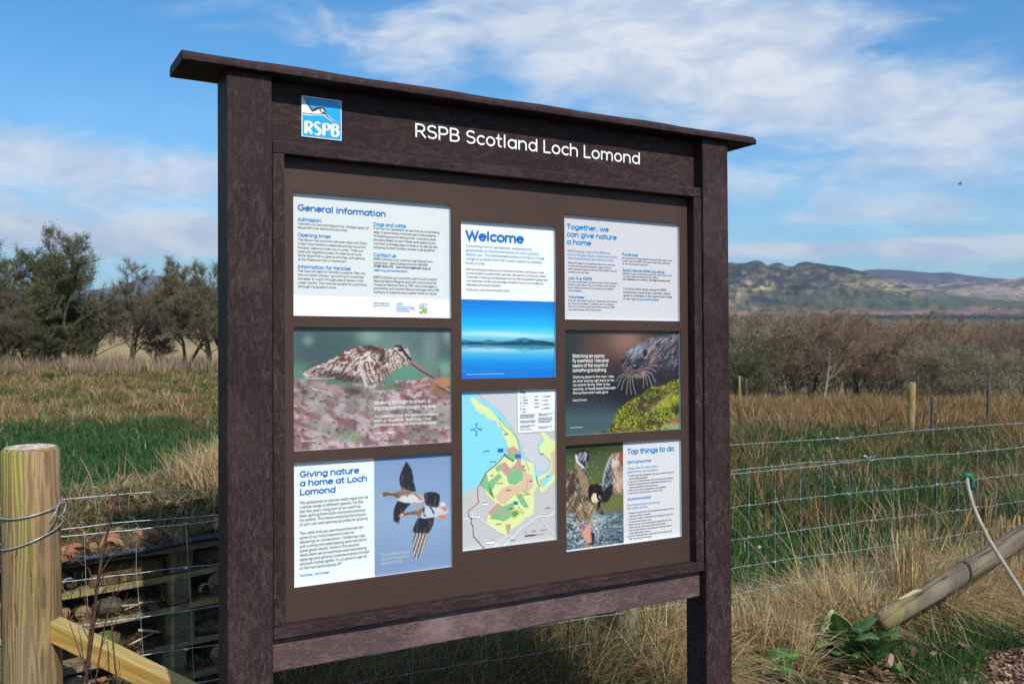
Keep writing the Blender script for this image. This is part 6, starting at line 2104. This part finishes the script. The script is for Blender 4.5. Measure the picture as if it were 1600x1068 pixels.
rz_b = math.atan2(dv[1], dv[0]); ry_b = -math.atan2(dv[2], np.hypot(dv[0], dv[1]))
o = br.build('brace_rail', m_brace, None, bevel=.004, loc=tuple(A0), rot=(0, ry_b, rz_b))
tag(o, 'yellow sawn timber brace sloping down from the thick round post', 'timber brace')

m_log, b, p = nmat('weathered_log', .85, .2)
co = b.n('ShaderNodeTexCoord').outputs['Object']
st = b.vm('MULTIPLY', co, (.10, 1, 1))
n1 = b.noise(st, 30, 4, .65); n2 = b.noise(b.vm('MULTIPLY', co, (.3, 1, 1)), 9, 4, .6)
c = b.mix(b.sm(n1, .3, .7), (.21, .165, .11), (.10, .08, .060))
c = b.mix(b.sm(n2, .48, .66, 0, .85), c, (.115, .095, .085))
c = b.mix(b.m('MULTIPLY', b.sm(b.noise(co, 14, 4, .6), .45, .62, 0, .7), b.sm(b.sep(co)[0], .12, .28, 1, 0)), c, (.24, .20, .055))
c = b.mix(b.sm(b.noise(co, 4, 4, .6), .5, .7, 0, .5), c, (.22, .20, .14))
crk = b.sm(b.m('ABSOLUTE', b.m('SUBTRACT', b.noise(b.vm('MULTIPLY', co, (.05, 1, 1)), 14, 2, .5), .5)), .0, .012, 1, 0)
c = b.mix(b.m('MULTIPLY', crk, .8), c, (.03, .022, .018))
b.put(p.inputs['Base Color'], c)
bump(b, p, b.m('SUBTRACT', n1, b.m('MULTIPLY', crk, .8)), .7, .004)
B0 = at(1374, 974, 4.08); B1 = at(1600, 836, 4.62)
dv = B1 - B0; Lb = np.linalg.norm(dv)
lg = MB()
n_ = 12
lg.tube([(Lb * 1.25 * i / n_, .006 * math.sin(i * .9), .005 * math.sin(i * 1.3 + 1)) for i in range(n_ + 1)], [.047 + .002 * math.sin(i * 1.7) for i in range(n_ + 1)], 20)
o = empty('brace_log', tuple(B0)); o.rotation_euler = (0, -math.atan2(dv[2], np.hypot(dv[0], dv[1])), math.atan2(dv[1], dv[0]))
lg.build('log', m_log, o, True)
cr_ = MB()                             # the long drying split along its upper side
pts = [(Lb * t, -.020 - .006 * math.sin(t * 9), .0432 + .002 * math.sin(t * 5)) for t in np.linspace(.10, .85, 14)]
cr_.tube(pts, [.0006 + .0030 * math.sin(PI * i / 13) for i in range(14)], 4, squash=.5)
cr_.build('drying_split', mat('split_dark', (.02, .015, .012), .95), o)
sv = MB()
sv.add([(Lb * .085, .01, .0445), (Lb * .26, -.012, .0455), (Lb * .24, .012, .0455), (Lb * .07, .028, .038), (Lb * .085, .01, .0485), (Lb * .26, -.012, .0500), (Lb * .24, .012, .0500), (Lb * .07, .028, .043)], [(4, 5, 6, 7), (0, 1, 5, 4), (1, 2, 6, 5), (2, 3, 7, 6), (3, 0, 4, 7)])
sv.build('pale_sliver', mat('pale_sliver', (.50, .40, .26), .8), o)
tag(o, 'grey cracked round log brace rising to the right through the dead grass', 'log')

m_hose = speck_mat('hose', (.24, .22, .17), (.34, .31, .25), 20, .45, None, .1, .001)
ho = empty('hose', tuple(at(1510, 742, 4.45)))
hp = [(1510, 741, 4.45), (1513, 762, 4.42), (1520, 788, 4.38), (1530, 812, 4.33), (1545, 842, 4.27), (1561, 868, 4.2), (1577, 893, 4.13), (1592, 916, 4.05), (1608, 946, 3.97), (1618, 990, 3.9), (1616, 1050, 3.8)]
mb = MB(); o_ = np.array(ho.location)
mb.tube([at(*q_) - o_ for q_ in hp], .0095, 10)
mb.build('pipe', m_hose, ho, True)
mb = MB()
g0 = at(1512, 746, 4.44) - o_
mb.tube([g0 + np.array((-.016, .0, -.004)), g0 + np.array((-.008, 0, .014)), g0 + np.array((.010, .0, .012)), g0 + np.array((.022, .004, -.010)), g0 + np.array((.024, .006, -.040)), g0 + np.array((.026, .006, -.062))], [.007, .012, .013, .012, .010, .006], 8)
mb.build('green_wrapping', speck_mat('green_tape', (.005, .10, .07), (.01, .22, .14), 160, .5), ho, True)
tag(ho, 'bent grey brown hose with a green taped end leaning on the netting', 'hose')

# ------------------------------------------------------------------ stack of pallets filled for insects
HO = np.array([-1.48, 3.0, 0.]); RZ = math.atan(.85)
he, hf = np.array([math.cos(RZ), math.sin(RZ)]), np.array([-math.sin(RZ), math.cos(RZ)])


def hw_(s, d, h):
    q_ = HO[:2] + he * s + hf * d
    return np.array([q_[0], q_[1], h])


m_pal = [wood_mat('pallet_wood_a', (.27, .215, .145), (.13, .10, .068), (.22, .20, .08), 0, 1., .85, .5),
         wood_mat('pallet_wood_b', (.30, .24, .14), (.14, .10, .06), (.30, .30, .06), 0, 1., .85, .4)]
m_blk = wood_mat('pallet_block', (.16, .13, .085), (.08, .065, .045), (.09, .12, .03), 0, 2., .9, .4)
levels = [(.818, 'topmost pallet of the stack, carrying the turf'), (.715, 'second pallet from the top of the stack, under the brown half log'), (.603, 'third pallet down, its front edge yellow with moss'), (.465, 'fourth pallet down, under the straw and red leaf'), (.345, 'fifth pallet down, partly behind the yellow brace'), (.225, 'low pallet near the foot of the stack'), (.11, 'lowest pallet of the stack, on the ground')]
plank_me = {}
for li, (h, lab) in enumerate(levels):
    po = empty('wooden_pallet', tuple(hw_(0, 0, h - .115)), RZ)
    tag(po, lab, 'pallet', 'pallets stacked for insects')
    rd = random.Random(li + 60)
    for k_, d in enumerate((-.0, .17, .34, .51, .68)):
        key = (li in (2, 1)) and k_ == 0
        mb = MB()
        n_ = 9; V = []
        for i in range(n_):
            s_ = -.27 + 1.22 * i / (n_ - 1)
            wv_ = rd.uniform(-.0022, .0022)
            for (dd, hh) in ((0, 0), (.095, 0), (.095, .021), (0, .021)):
                V.append((s_, d + dd + rd.uniform(-.0015, .0015) + (.006 * li % .01), .094 + hh + wv_ + .003 * math.sin(i + li)))
        F = [(0, 1, 2, 3), tuple(range(4 * n_ - 4, 4 * n_))[::-1]]
        for i in range(n_ - 1):
            F += [(4 * i + j, 4 * i + 4 + j, 4 * i + 4 + (j + 1) % 4, 4 * i + (j + 1) % 4) for j in range(4)]
        mb.add(V, F)
        mb.build('plank', m_pal[1 if key else 0], po, bevel=.002, seg=1)
    gap = (h - (levels[li + 1][0] if li + 1 < len(levels) else .0)) - .021
    hb = min(gap, .115)
    off = (.365, .36, .35, .34, .36, .37, .35)[li]
    for s0 in (-.25, off, .87):
        for d0 in (.004, .36, .66):
            mb = MB()
            mb.box(s0, s0 + (.085 if li != 2 else .105), d0 + .003, d0 + .1, .094 - hb + .001, .0935, jit=.002)
            mb.build('block', m_blk, po, bevel=.003, seg=1)

m_bk = speck_mat('log_bark', (.050, .036, .024), (.15, .115, .075), 40, .9, (.10, .085, .05), .8, .008)
m_bk2 = speck_mat('half_log_brown', (.10, .060, .028), (.17, .105, .05), 80, .9, (.07, .05, .03), .7, .004)
m_cut = speck_mat('cut_wood', (.24, .16, .09), (.36, .26, .15), 60, .85, (.16, .10, .06), .3, .002)
m_mst = speck_mat('mossy_stone', (.07, .085, .025), (.15, .16, .055), 60, .95, (.15, .14, .12), .9, .008)
m_stn = speck_mat('dark_stone', (.045, .038, .028), (.10, .088, .066), 30, .9, (.085, .095, .04), .7, .01)
m_ter = speck_mat('terracotta', (.30, .12, .06), (.42, .20, .11), 40, .85, (.26, .14, .09), .4, .004)


def lump(name, s, d, h, rx, ry, rz_, m_, lab, cat, seed, k=14, flat=1., rot=0.):
    """a lumpy stone, its base on h"""
    rd = random.Random(seed); V = []; F = []
    ph = [rd.uniform(0, 6) for _ in range(6)]
    for i in range(k // 2 + 1):
        th = PI * i / (k // 2)
        for j in range(k):
            a_ = 2 * PI * j / k
            r_ = 1 + .10 * math.sin(2 * a_ + ph[0]) * math.sin(th) + .08 * math.sin(3 * a_ + ph[1] + th * 2) + .05 * math.sin(5 * th + ph[2] + a_ * 4)
            z_ = math.cos(th); z_ = math.copysign(abs(z_) ** flat, z_)
            V.append((rx * r_ * math.sin(th) * math.cos(a_), ry * r_ * math.sin(th) * math.sin(a_), rz_ * (r_ * z_ + 1)))
    for i in range(k // 2):
        for j in range(k):
            F.append((i * k + j, (i + 1) * k + j, (i + 1) * k + (j + 1) % k, i * k + (j + 1) % k))
    mb = MB(); mb.add(V, F)
    o = mb.build(name, m_, None, True, loc=tuple(hw_(s, d, h)), rot=(0, 0, RZ + rot))
    return tag(o, lab, cat)


def cut_log(s, d, h, r_, ln, lab, ang=0., m_=None, half=False, squash=1., name='log_piece'):
    """a short log lying on the pallet, end towards the front"""
    o = empty(name, tuple(hw_(s, d, h + (r_ if not half else 0))), RZ + ang)
    mb = MB(); rd = random.Random(int(s * 997)); k = 18
    V = []; F = []
    for i in range(5):
        y_ = ln * i / 4
        for j in range(k):
            a_ = (PI * j / (k - 1)) if half else 2 * PI * j / k
            rr = r_ * (1 + .05 * math.sin(3 * a_ + i * .4) + rd.uniform(-.025, .025))
            V.append((rr * math.cos(a_), y_, rr * squash * math.sin(a_)))
    for i in range(4):
        for j in range(k):
            F.append((i * k + j, i * k + (j + 1) % k, (i + 1) * k + (j + 1) % k, (i + 1) * k + j))
    F.append(tuple(range(4 * k, 5 * k))[::-1])
    mb.add(V, F)
    mb.build('bark', m_ or m_bk, o, True)
    mb = MB(); mb.add(V[:k], [tuple(range(k))])
    e_ = mb.build('cut_end', m_cut if not half else m_bk2, o)
    e_.location.y = -.0012
    return tag(o, lab, 'log')


# in the gaps, top to bottom
ho_ = empty('half_log', tuple(hw_(.11, .02, .716)), RZ)
mb = MB(); V = []; F = []; k = 12
for i in range(9):
    s_ = .24 * i / 8
    for j in range(k):
        a_ = PI * j / (k - 1)
        V.append((s_, .055 - .055 * math.cos(a_), .070 * math.sin(a_) ** .6 * (1 - .25 * (i == 0) - .1 * (i == 8)) + .002 * math.sin(i * 2 + j)))
for i in range(8):
    for j in range(k - 1): F.append((i * k + j, (i + 1) * k + j, (i + 1) * k + j + 1, i * k + j + 1))
F += [tuple(range(k)), tuple(range(8 * k, 9 * k))[::-1]]
mb.add(V, F); mb.build('bark', m_bk2, ho_, True)
tag(ho_, 'rough brown half log under the topmost pallet', 'log')
lump('stone', -.01, .03, .716, .025, .025, .022, m_stn, 'small dark stone at the left end of the top gap', 'stone', 1)
lump('stone', .05, .04, .716, .02, .02, .018, m_stn, 'small pale stone left of the brown half log', 'stone', 2)
lump('stone', .54, .05, .716, .05, .05, .030, m_bk, 'dark lump of bark right of the block in the top gap', 'bark', 3)
cut_log(.085, .03, .604, .026, .3, 'small log with a round pale cut end on the third pallet')
cut_log(.020, .05, .604, .030, .3, 'dark mossy log left of the pale cut end')
lump('stone', .165, .05, .604, .055, .06, .034, m_stn, 'large dark rounded stone beside the small logs on the third pallet', 'stone', 5)
cut_log(.56, .05, .604, .040, .3, 'thick dark log right of the block on the third pallet')
lump('stone', .155, .06, .466, .060, .05, .048, m_mst, 'green mossy stone on the fourth pallet', 'stone', 6, flat=.6)
lump('stone', .52, .05, .466, .07, .05, .022, m_bk, 'flat dark clod right of the block on the fourth pallet', 'clod', 7)
cut_log(.055, .0, .346, .042, .3, 'stout whitish barked log behind the yellow brace', m_=speck_mat('pale_bark', (.22, .20, .17), (.42, .40, .36), 50, .85, (.10, .09, .06), .6, .004))
lump('stone', -.05, .05, .346, .045, .04, .036, m_stn, 'dark rough stone next to the thick round post, behind the brace', 'stone', 8)
lump('stone', .25, .05, .346, .06, .05, .034, m_mst, 'mossy dark stone low in the stack', 'stone', 9)
cut_log(.56, .03, .346, .040, .3, 'dark log low in the stack beside the board post')
cut_log(.47, .03, .226, .040, .3, 'dark log near the foot of the stack')
lump('stone', .64, .05, .226, .06, .05, .04, m_stn, 'dark stone near the foot of the stack beside the board post', 'stone', 10)


def ring(s, d, h, r_, th, m_, lab, a0=0, a1=360, name='pipe_piece'):
    o = empty(name, tuple(hw_(s, d, h)), RZ)
    mb = MB(); n_ = 26; V = []; F = []
    for i in range(n_ + 1):
        a_ = R(a0 + (a1 - a0) * i / n_)
        for (rr, yy) in ((r_, 0), (r_, .12), (r_ - th, .12), (r_ - th, 0)):
            V.append((rr * math.cos(a_), yy * .25, rr * math.sin(a_)))
    for i in range(n_):
        F += [(4 * i + j, 4 * i + 4 + j, 4 * i + 4 + (j + 1) % 4, 4 * i + (j + 1) % 4) for j in range(4)]
    mb.add(V, F); mb.build('pipe_wall', m_, o, True)
    return tag(o, lab, 'pipe')


m_pipe = mat('pipe_plastic', (.24, .28, .30), .35)
ring(.495, .0, .640, .021, .0018, m_pipe, 'white rimmed plastic pipe end right of the third block', 20, 190)
ring(.035, -.002, .742, .022, .0018, m_pipe, 'white rimmed plastic pipe end in the top gap beside the thick post', 60, 230)
rd = random.Random(9)
m_cane = speck_mat('bamboo', (.34, .29, .18), (.50, .44, .30), 40, .6, None, .2, .001)
for i_, (s0, s1, h0, h1, r_, lab) in enumerate(((.20, .33, .640, .612, .0045, 'long pale bamboo cane slanting on the third pallet'), (.255, .345, .638, .622, .004, 'short pale cane above the long one on the third pallet'), (.21, .31, .625, .633, .003, 'thin cane lying across the bamboo on the third pallet'),
                                                 (.255, .345, .545, .510, .005, 'broken stick slanting above the red leaf'), (.22, .33, .500, .520, .0035, 'thin pale stick on the fourth pallet'), (.60, .74, .50, .53, .004, 'long thin stick right of the lower block'))):
    mb = MB(); o_ = hw_(s0, .0, h0)
    mb.tube([np.zeros(3), (hw_((s0 + s1) / 2, .01, (h0 + h1) / 2 + .003) - o_), hw_(s1, .03, h1) - o_], r_, 7)
    tag(mb.build('cane', m_cane, None, True, loc=tuple(o_)), lab, 'cane')
# roofing felt under the turf
m_felt = speck_mat('roofing_felt', (.045, .060, .095), (.085, .105, .15), 120, .6, None, .4, .002)
mb = MB(); V = []; F = []; n_ = 40
for i in range(n_ + 1):
    s_ = -.2 + 1.17 * i / n_
    dr = .010 + .006 * math.sin(i * .5) + .012 * max(0, math.sin(i * .21)) 
    for (d, h) in ((-.035, .842 - dr - .012), (-.040, .842 - dr * .5), (-.02, .848), (.25, .852), (.78, .856), (.78, .852), (.0, .842), (-.030, .838 - dr)):
        V.append((s_, d, h - .84))
for i in range(n_):
    F += [(8 * i + j, 8 * i + 8 + j, 8 * i + 8 + (j + 1) % 8, 8 * i + (j + 1) % 8) for j in range(8)]
mb.add(V, F)
tag(mb.build('roofing_felt', m_felt, None, True, loc=tuple(hw_(0, 0, .84)), rot=(0, 0, RZ)), 'blue black roofing felt drooping over the top pallet under the turf', 'roofing felt')
# turf
def turf_h(s, d):
    return .845 + .075 * sstep(d, -.02, .35) * (1 - .5 * sstep(d, .55, .8)) + .05 * (fbm(s * 5 + 9, d * 5, 3, 401) - .4) + .05 * sstep(s, .3, .8)
ns, nd = 60, 40
Sg, Dg = np.meshgrid(np.linspace(-.24, .99, ns), np.linspace(-.015, .80, nd))
Hg = np.where((Dg < -.01) | (Dg > .79), .835, turf_h(Sg, Dg))
V = np.stack([Sg.ravel(), Dg.ravel(), Hg.ravel() - .84], 1)
i = (np.arange(nd - 1)[:, None] * ns + np.arange(ns - 1)[None]).ravel()
tf = link('turf', np_mesh('turf', V, np.stack([i, i + 1, i + ns + 1, i + ns], 1), m_ground, True, np.tile(np.array([(.075, .055, .035)]), (len(V), 1))), None, tuple(hw_(0, 0, .84)), (0, 0, RZ))
tag(tf, kind='stuff')
sets = []
def turf_blades(n, h0, h1, l0, l1, cols, ws, s0=-.24, s1=.99, d0=-.03, d1=.8, w=.0036, dens=None):
    s_ = rng.uniform(s0, s1, n); d_ = rng.uniform(d0, d1, n)
    if dens is not None:
        k_ = rng.random(n) < dens(s_, d_); s_, d_ = s_[k_], d_[k_]
    n = len(s_)
    x = HO[0] + he[0] * s_ + hf[0] * d_; y = HO[1] + he[1] * s_ + hf[1] * d_
    ln = rl(n, l0, l1)
    sets.append(blades('t', x, y, turf_h(s_, np.maximum(d_, 0)) - .005, rng.uniform(h0, h1, n), w * rng.uniform(.5, 1.3, n), ln, pick(n, cols, ws), 4))
turf_blades(9000, .03, .11, .6, 2.6, [(.36, .28, .15), (.26, .19, .10), (.46, .38, .22), (.16, .11, .06)], (3, 3, 1.5, 2))
turf_blades(5000, .03, .10, .2, 1.2, GRN, (3, 4, 2, 1), dens=lambda s, d: .25 + .7 * (fbm(s * 7, d * 7, 2, 402) > .5))
turf_blades(2200, .10, .22, .1, .9, STR, (3, 3, 2, 1), .56, .99, .05, .6)
turf_blades(260, .08, .24, .1, .7, [(.45, .35, .2), (.38, .28, .15)], (1, 1), -.2, .99, .0, .6)
turf_blades(1500, .02, .07, .8, 2.2, [(.24, .18, .10), (.16, .11, .06)], (1, 1), -.24, .99, -.045, .0)
stuff_blades('turf_grass', sets)
# straw, husks and leaves in the gaps
sets = []
for (s0, s1, h, n) in ((.17, .36, .604, 600), (.46, .95, .604, 360), (.18, .36, .466, 800), (-.1, .15, .604, 300), (.45, .95, .466, 600), (.46, .95, .716, 300), (-.1, .1, .716, 80), (.0, .95, .346, 900), (.0, .95, .226, 600)):
    s_ = rng.uniform(s0, s1, n); d_ = rng.uniform(.0, .10, n)
    x = HO[0] + he[0] * s_ + hf[0] * d_; y = HO[1] + he[1] * s_ + hf[1] * d_
    sets.append(blades('s', x, y, h + rng.uniform(0, .035, n), rng.uniform(.015, .05, n), np.full(n, .0035), rl(n, .8, 3.), pick(n, [(.20, .15, .09), (.12, .085, .05), (.34, .27, .16), (.07, .05, .03)], (3, 3, 1, 3)), 3))
# dark roots hanging out of the turf
s_ = rng.uniform(-.1, .9, 120); x = HO[0] + he[0] * s_ - hf[0] * .03; y = HO[1] + he[1] * s_ - hf[1] * .03
sets.append(blades('r', x, y, np.full(120, .79), -rng.uniform(.03, .12, 120), np.full(120, .003), rl(120, .0, .5), pick(120, [(.05, .035, .022), (.10, .07, .04)], (1, 1)), 4))
# moss fringe on the third pallet
s_ = rng.uniform(.15, .9, 900); s_ = s_[fbm(s_ * 9, s_ * 0, 2, 403) > .42]; n = len(s_); d_ = rng.uniform(-.002, .02, n)
x = HO[0] + he[0] * s_ + hf[0] * d_; y = HO[1] + he[1] * s_ + hf[1] * d_
sets.append(blades('m', x, y, np.full(n, .603), rng.uniform(.004, .016, n), np.full(n, .004), rl(n, .3, 1.4), pick(n, [(.20, .22, .04), (.12, .15, .03)], (1, 1)), 2))
stuff_blades('nest_straw', sets)
Pl = []
for (s0, s1, h, n, sp) in ((-.2, .95, .0, 260, 1), (.20, .95, .470, 70, 0), (.17, .95, .608, 30, 0), (.0, .95, .35, 60, 0)):
    s_ = rng.uniform(s0, s1, n); d_ = rng.uniform(-.01, .12, n) if not sp else rng.uniform(-.03, .6, n)
    x = HO[0] + he[0] * s_ + hf[0] * d_; y = HO[1] + he[1] * s_ + hf[1] * d_
    z_ = turf_h(s_, np.maximum(d_, 0)) + .01 if sp else h + rng.uniform(0, .03, n)
    Pl.append(np.stack([x, y, z_], 1))
leaves('leaf_litter', np.concatenate(Pl), .020, [(.24, .15, .08), (.36, .25, .16), (.14, .08, .05), (.26, .11, .06)], (3, 2, 3, .8))


def tile(s, d, h, r_, ln, rot, pitch, lab):
    mb = MB(); k = 12; V = []; F = []
    for i in range(2):
        for th in (r_, r_ - .009):
            for j in range(k):
                a_ = PI * (.12 + .76 * j / (k - 1))
                V.append((ln * (i - .5), th * math.cos(a_), th * math.sin(a_) - r_ * .3))
    for j in range(k - 1):
        F += [(j, 2 * k + j, 2 * k + j + 1, j + 1), (k + j, k + j + 1, 3 * k + j + 1, 3 * k + j), (j, j + 1, k + j + 1, k + j), (2 * k + j, 3 * k + j, 3 * k + j + 1, 2 * k + j + 1)]
    F += [(0, k, 3 * k, 2 * k), (k - 1, 3 * k - 1, 4 * k - 1, 2 * k - 1)]
    mb.add(V, F)
    return tag(mb.build('clay_tile', m_ter, None, True, bevel=.0015, loc=tuple(hw_(s, d, h)), rot=(pitch, 0, RZ + rot)), lab, 'tile')


tile(.02, -.005, .842, .042, .12, .5, .3, 'broken curved orange clay tile beside the thick round post')
tile(.17, .02, .856, .035, .10, 1.2, -.2, 'orange clay tile lying in the turf over the roofing felt')
tile(.29, .03, .862, .030, .07, .3, .4, 'small pinkish clay shard in the turf, rightmost of the tiles')

# ------------------------------------------------------------------ sapling in front of the netting
m_sap = speck_mat('sapling_bark', (.050, .022, .018), (.10, .05, .038), 60, .6, None, .3, .001)
sp_o = empty('sapling', tuple(at(130, 1100, 2.62)))
o_ = np.array(sp_o.location)
def stem(pts, r0, r1, name='stem', Y0=2.62, Y1=2.70):
    mb = MB(); n_ = len(pts)
    mb.tube([at(px, py, Y0 + (Y1 - Y0) * i / (n_ - 1)) - o_ for i, (px, py) in enumerate(pts)], [r0 + (r1 - r0) * i / (n_ - 1) for i in range(n_)], 6)
    return mb.build(name, m_sap, sp_o, True)
stem([(130, 1100), (133, 1068), (140, 1020), (146, 975), (150, 930), (156, 890), (162, 855), (170, 822), (178, 795), (184, 770), (189, 754)], .0062, .0024)
stem([(189, 754), (198, 744), (208, 735), (216, 727)], .0022, .0008, 'twig', 2.70, 2.72)
stem([(186, 764), (200, 775), (212, 768), (219, 766)], .0015, .0006, 'twig', 2.70, 2.72)
stem([(150, 930), (143, 900), (139, 888), (128, 880), (120, 872)], .002, .0008, 'twig')
stem([(152, 905), (166, 880), (176, 866), (182, 856)], .0018, .0006, 'twig')
stem([(144, 985), (136, 950), (131, 930), (133, 905)], .0018, .0006, 'twig')
stem([(178, 795), (170, 775), (168, 765)], .0012, .0005, 'twig')
stem([(146, 1100), (150, 1060), (158, 1010), (164, 975), (174, 940), (181, 910), (188, 890)], .0030, .001)
stem([(174, 940), (184, 925), (196, 918), (206, 905)], .0012, .0005, 'twig')
stem([(185, 1100), (182, 1060), (178, 1020), (175, 985), (175, 960)], .0034, .0014)
stem([(182, 1060), (187, 1040), (186, 1030)], .0014, .0008, 'twig')
stem([(138, 1065), (128, 1030), (118, 1000), (108, 970)], .0026, .0010)
stem([(125, 1022), (128, 1012), (124, 1004)], .0010, .0006, 'twig')
stem([(175, 985), (190, 950), (200, 925)], .0012, .0005, 'twig')
stem([(188, 1100), (186, 1070), (188, 1050)], .002, .001)
tag(sp_o, 'leafless reddish sapling with thin stems in front of the netting by the thick post', 'sapling')

# ------------------------------------------------------------------ docks
m_dock, b, p = nmat('dock_leaf', .42, .5)
co = b.n('ShaderNodeTexCoord').outputs['Object']
a = b.n('ShaderNodeAttribute', attribute_name='Col').outputs['Color']
b.put(p.inputs['Base Color'], a)
bump(b, p, b.noise(co, 90, 3, .6), .4, .004)


def dock_leaf(ln, wd, droop, seed):
    rd = random.Random(seed); n_ = 11; V = []; F = []; C = []
    tone = rd.uniform(.8, 1.25)
    for i in range(n_):
        t = i / (n_ - 1)
        w_ = wd * (math.sin(PI * min(1, t * .92 + .06)) ** .8) * (1.15 - .5 * t) + .002
        if t < .22: w_ = .0025 + (w_ - .0025) * max(0, (t - .1) / .12) if t > .1 else .0025
        x_ = ln * (t - droop * .35 * t * t); z_ = ln * (.62 * t - droop * t * t)
        wav = .16 * w_ * math.sin(t * 22 + seed)
        for s_, up_ in ((-1, .22), (-.5, .14), (0, 0), (.5, .14), (1, .22)):
            V.append((x_, s_ * w_, z_ + up_ * w_ + wav * abs(s_) * s_))
            C.append(np.array((.16, .26, .06) if s_ == 0 else (.050, .150, .035)) * tone)
    for i in range(n_ - 1):
        F += [(5 * i + j, 5 * i + j + 1, 5 * i + j + 6, 5 * i + j + 5) for j in range(4)]
    return np_mesh('dock_leaf', V, np.array(F), m_dock, True, np.array(C))


dl = [dock_leaf(.21, .052, .40, 1), dock_leaf(.18, .050, .25, 2), dock_leaf(.24, .048, .55, 3), dock_leaf(.14, .038, .12, 4)]
for (px_, py_, Y, n_, sc, lab, sd, _r) in DOCKS:
    c0 = at(px_, py_, Y); z0 = gzf(c0[0], Y)
    o = empty('dock_plant', (c0[0], Y, z0))
    rd = random.Random(sd)
    for i_ in range(n_):
        a_ = 2 * PI * (i_ + rd.uniform(-.3, .3)) / n_ * 1.0 + sd
        q_ = link('leaf', dl[(i_ + sd) % 4], o, (rd.uniform(-.05, .05) * sc, rd.uniform(-.04, .04) * sc, .0), (rd.uniform(-.35, .35), rd.uniform(-.8, -.05), a_))
        s_ = sc * rd.uniform(.7, 1.15); q_.scale = (s_, s_, s_)
    tag(o, lab, 'dock plant', 'dock plants along the fence')

# a bird far off in the sky
bd = MB()
bd.tube([(-.35, 0, 0), (-.15, 0, .02), (.1, 0, .02), (.32, 0, 0)], [.02, .09, .10, .02], 8)
bd_o = empty('bird', tuple(at(1500, 288, 160)))
bd.build('body', mat('bird_dark', (.04, .04, .045), .8), bd_o, True)
for s_ in (-1, 1):
    wb = MB()
    wb.add([(.12, s_ * .05, .03), (-.14, s_ * .05, .03), (-.18, s_ * .55, .32), (.0, s_ * .6, .34), (.12, s_ * .05, .05), (-.14, s_ * .05, .05), (-.18, s_ * .55, .335), (.0, s_ * .6, .355)],
           [(0, 1, 2, 3), (7, 6, 5, 4), (0, 3, 7, 4), (1, 0, 4, 5), (2, 1, 5, 6), (3, 2, 6, 7)])
    wb.build('wing', bpy.data.materials['bird_dark'], bd_o)
tag(bd_o, 'tiny dark bird in the sky right of the board', 'bird')
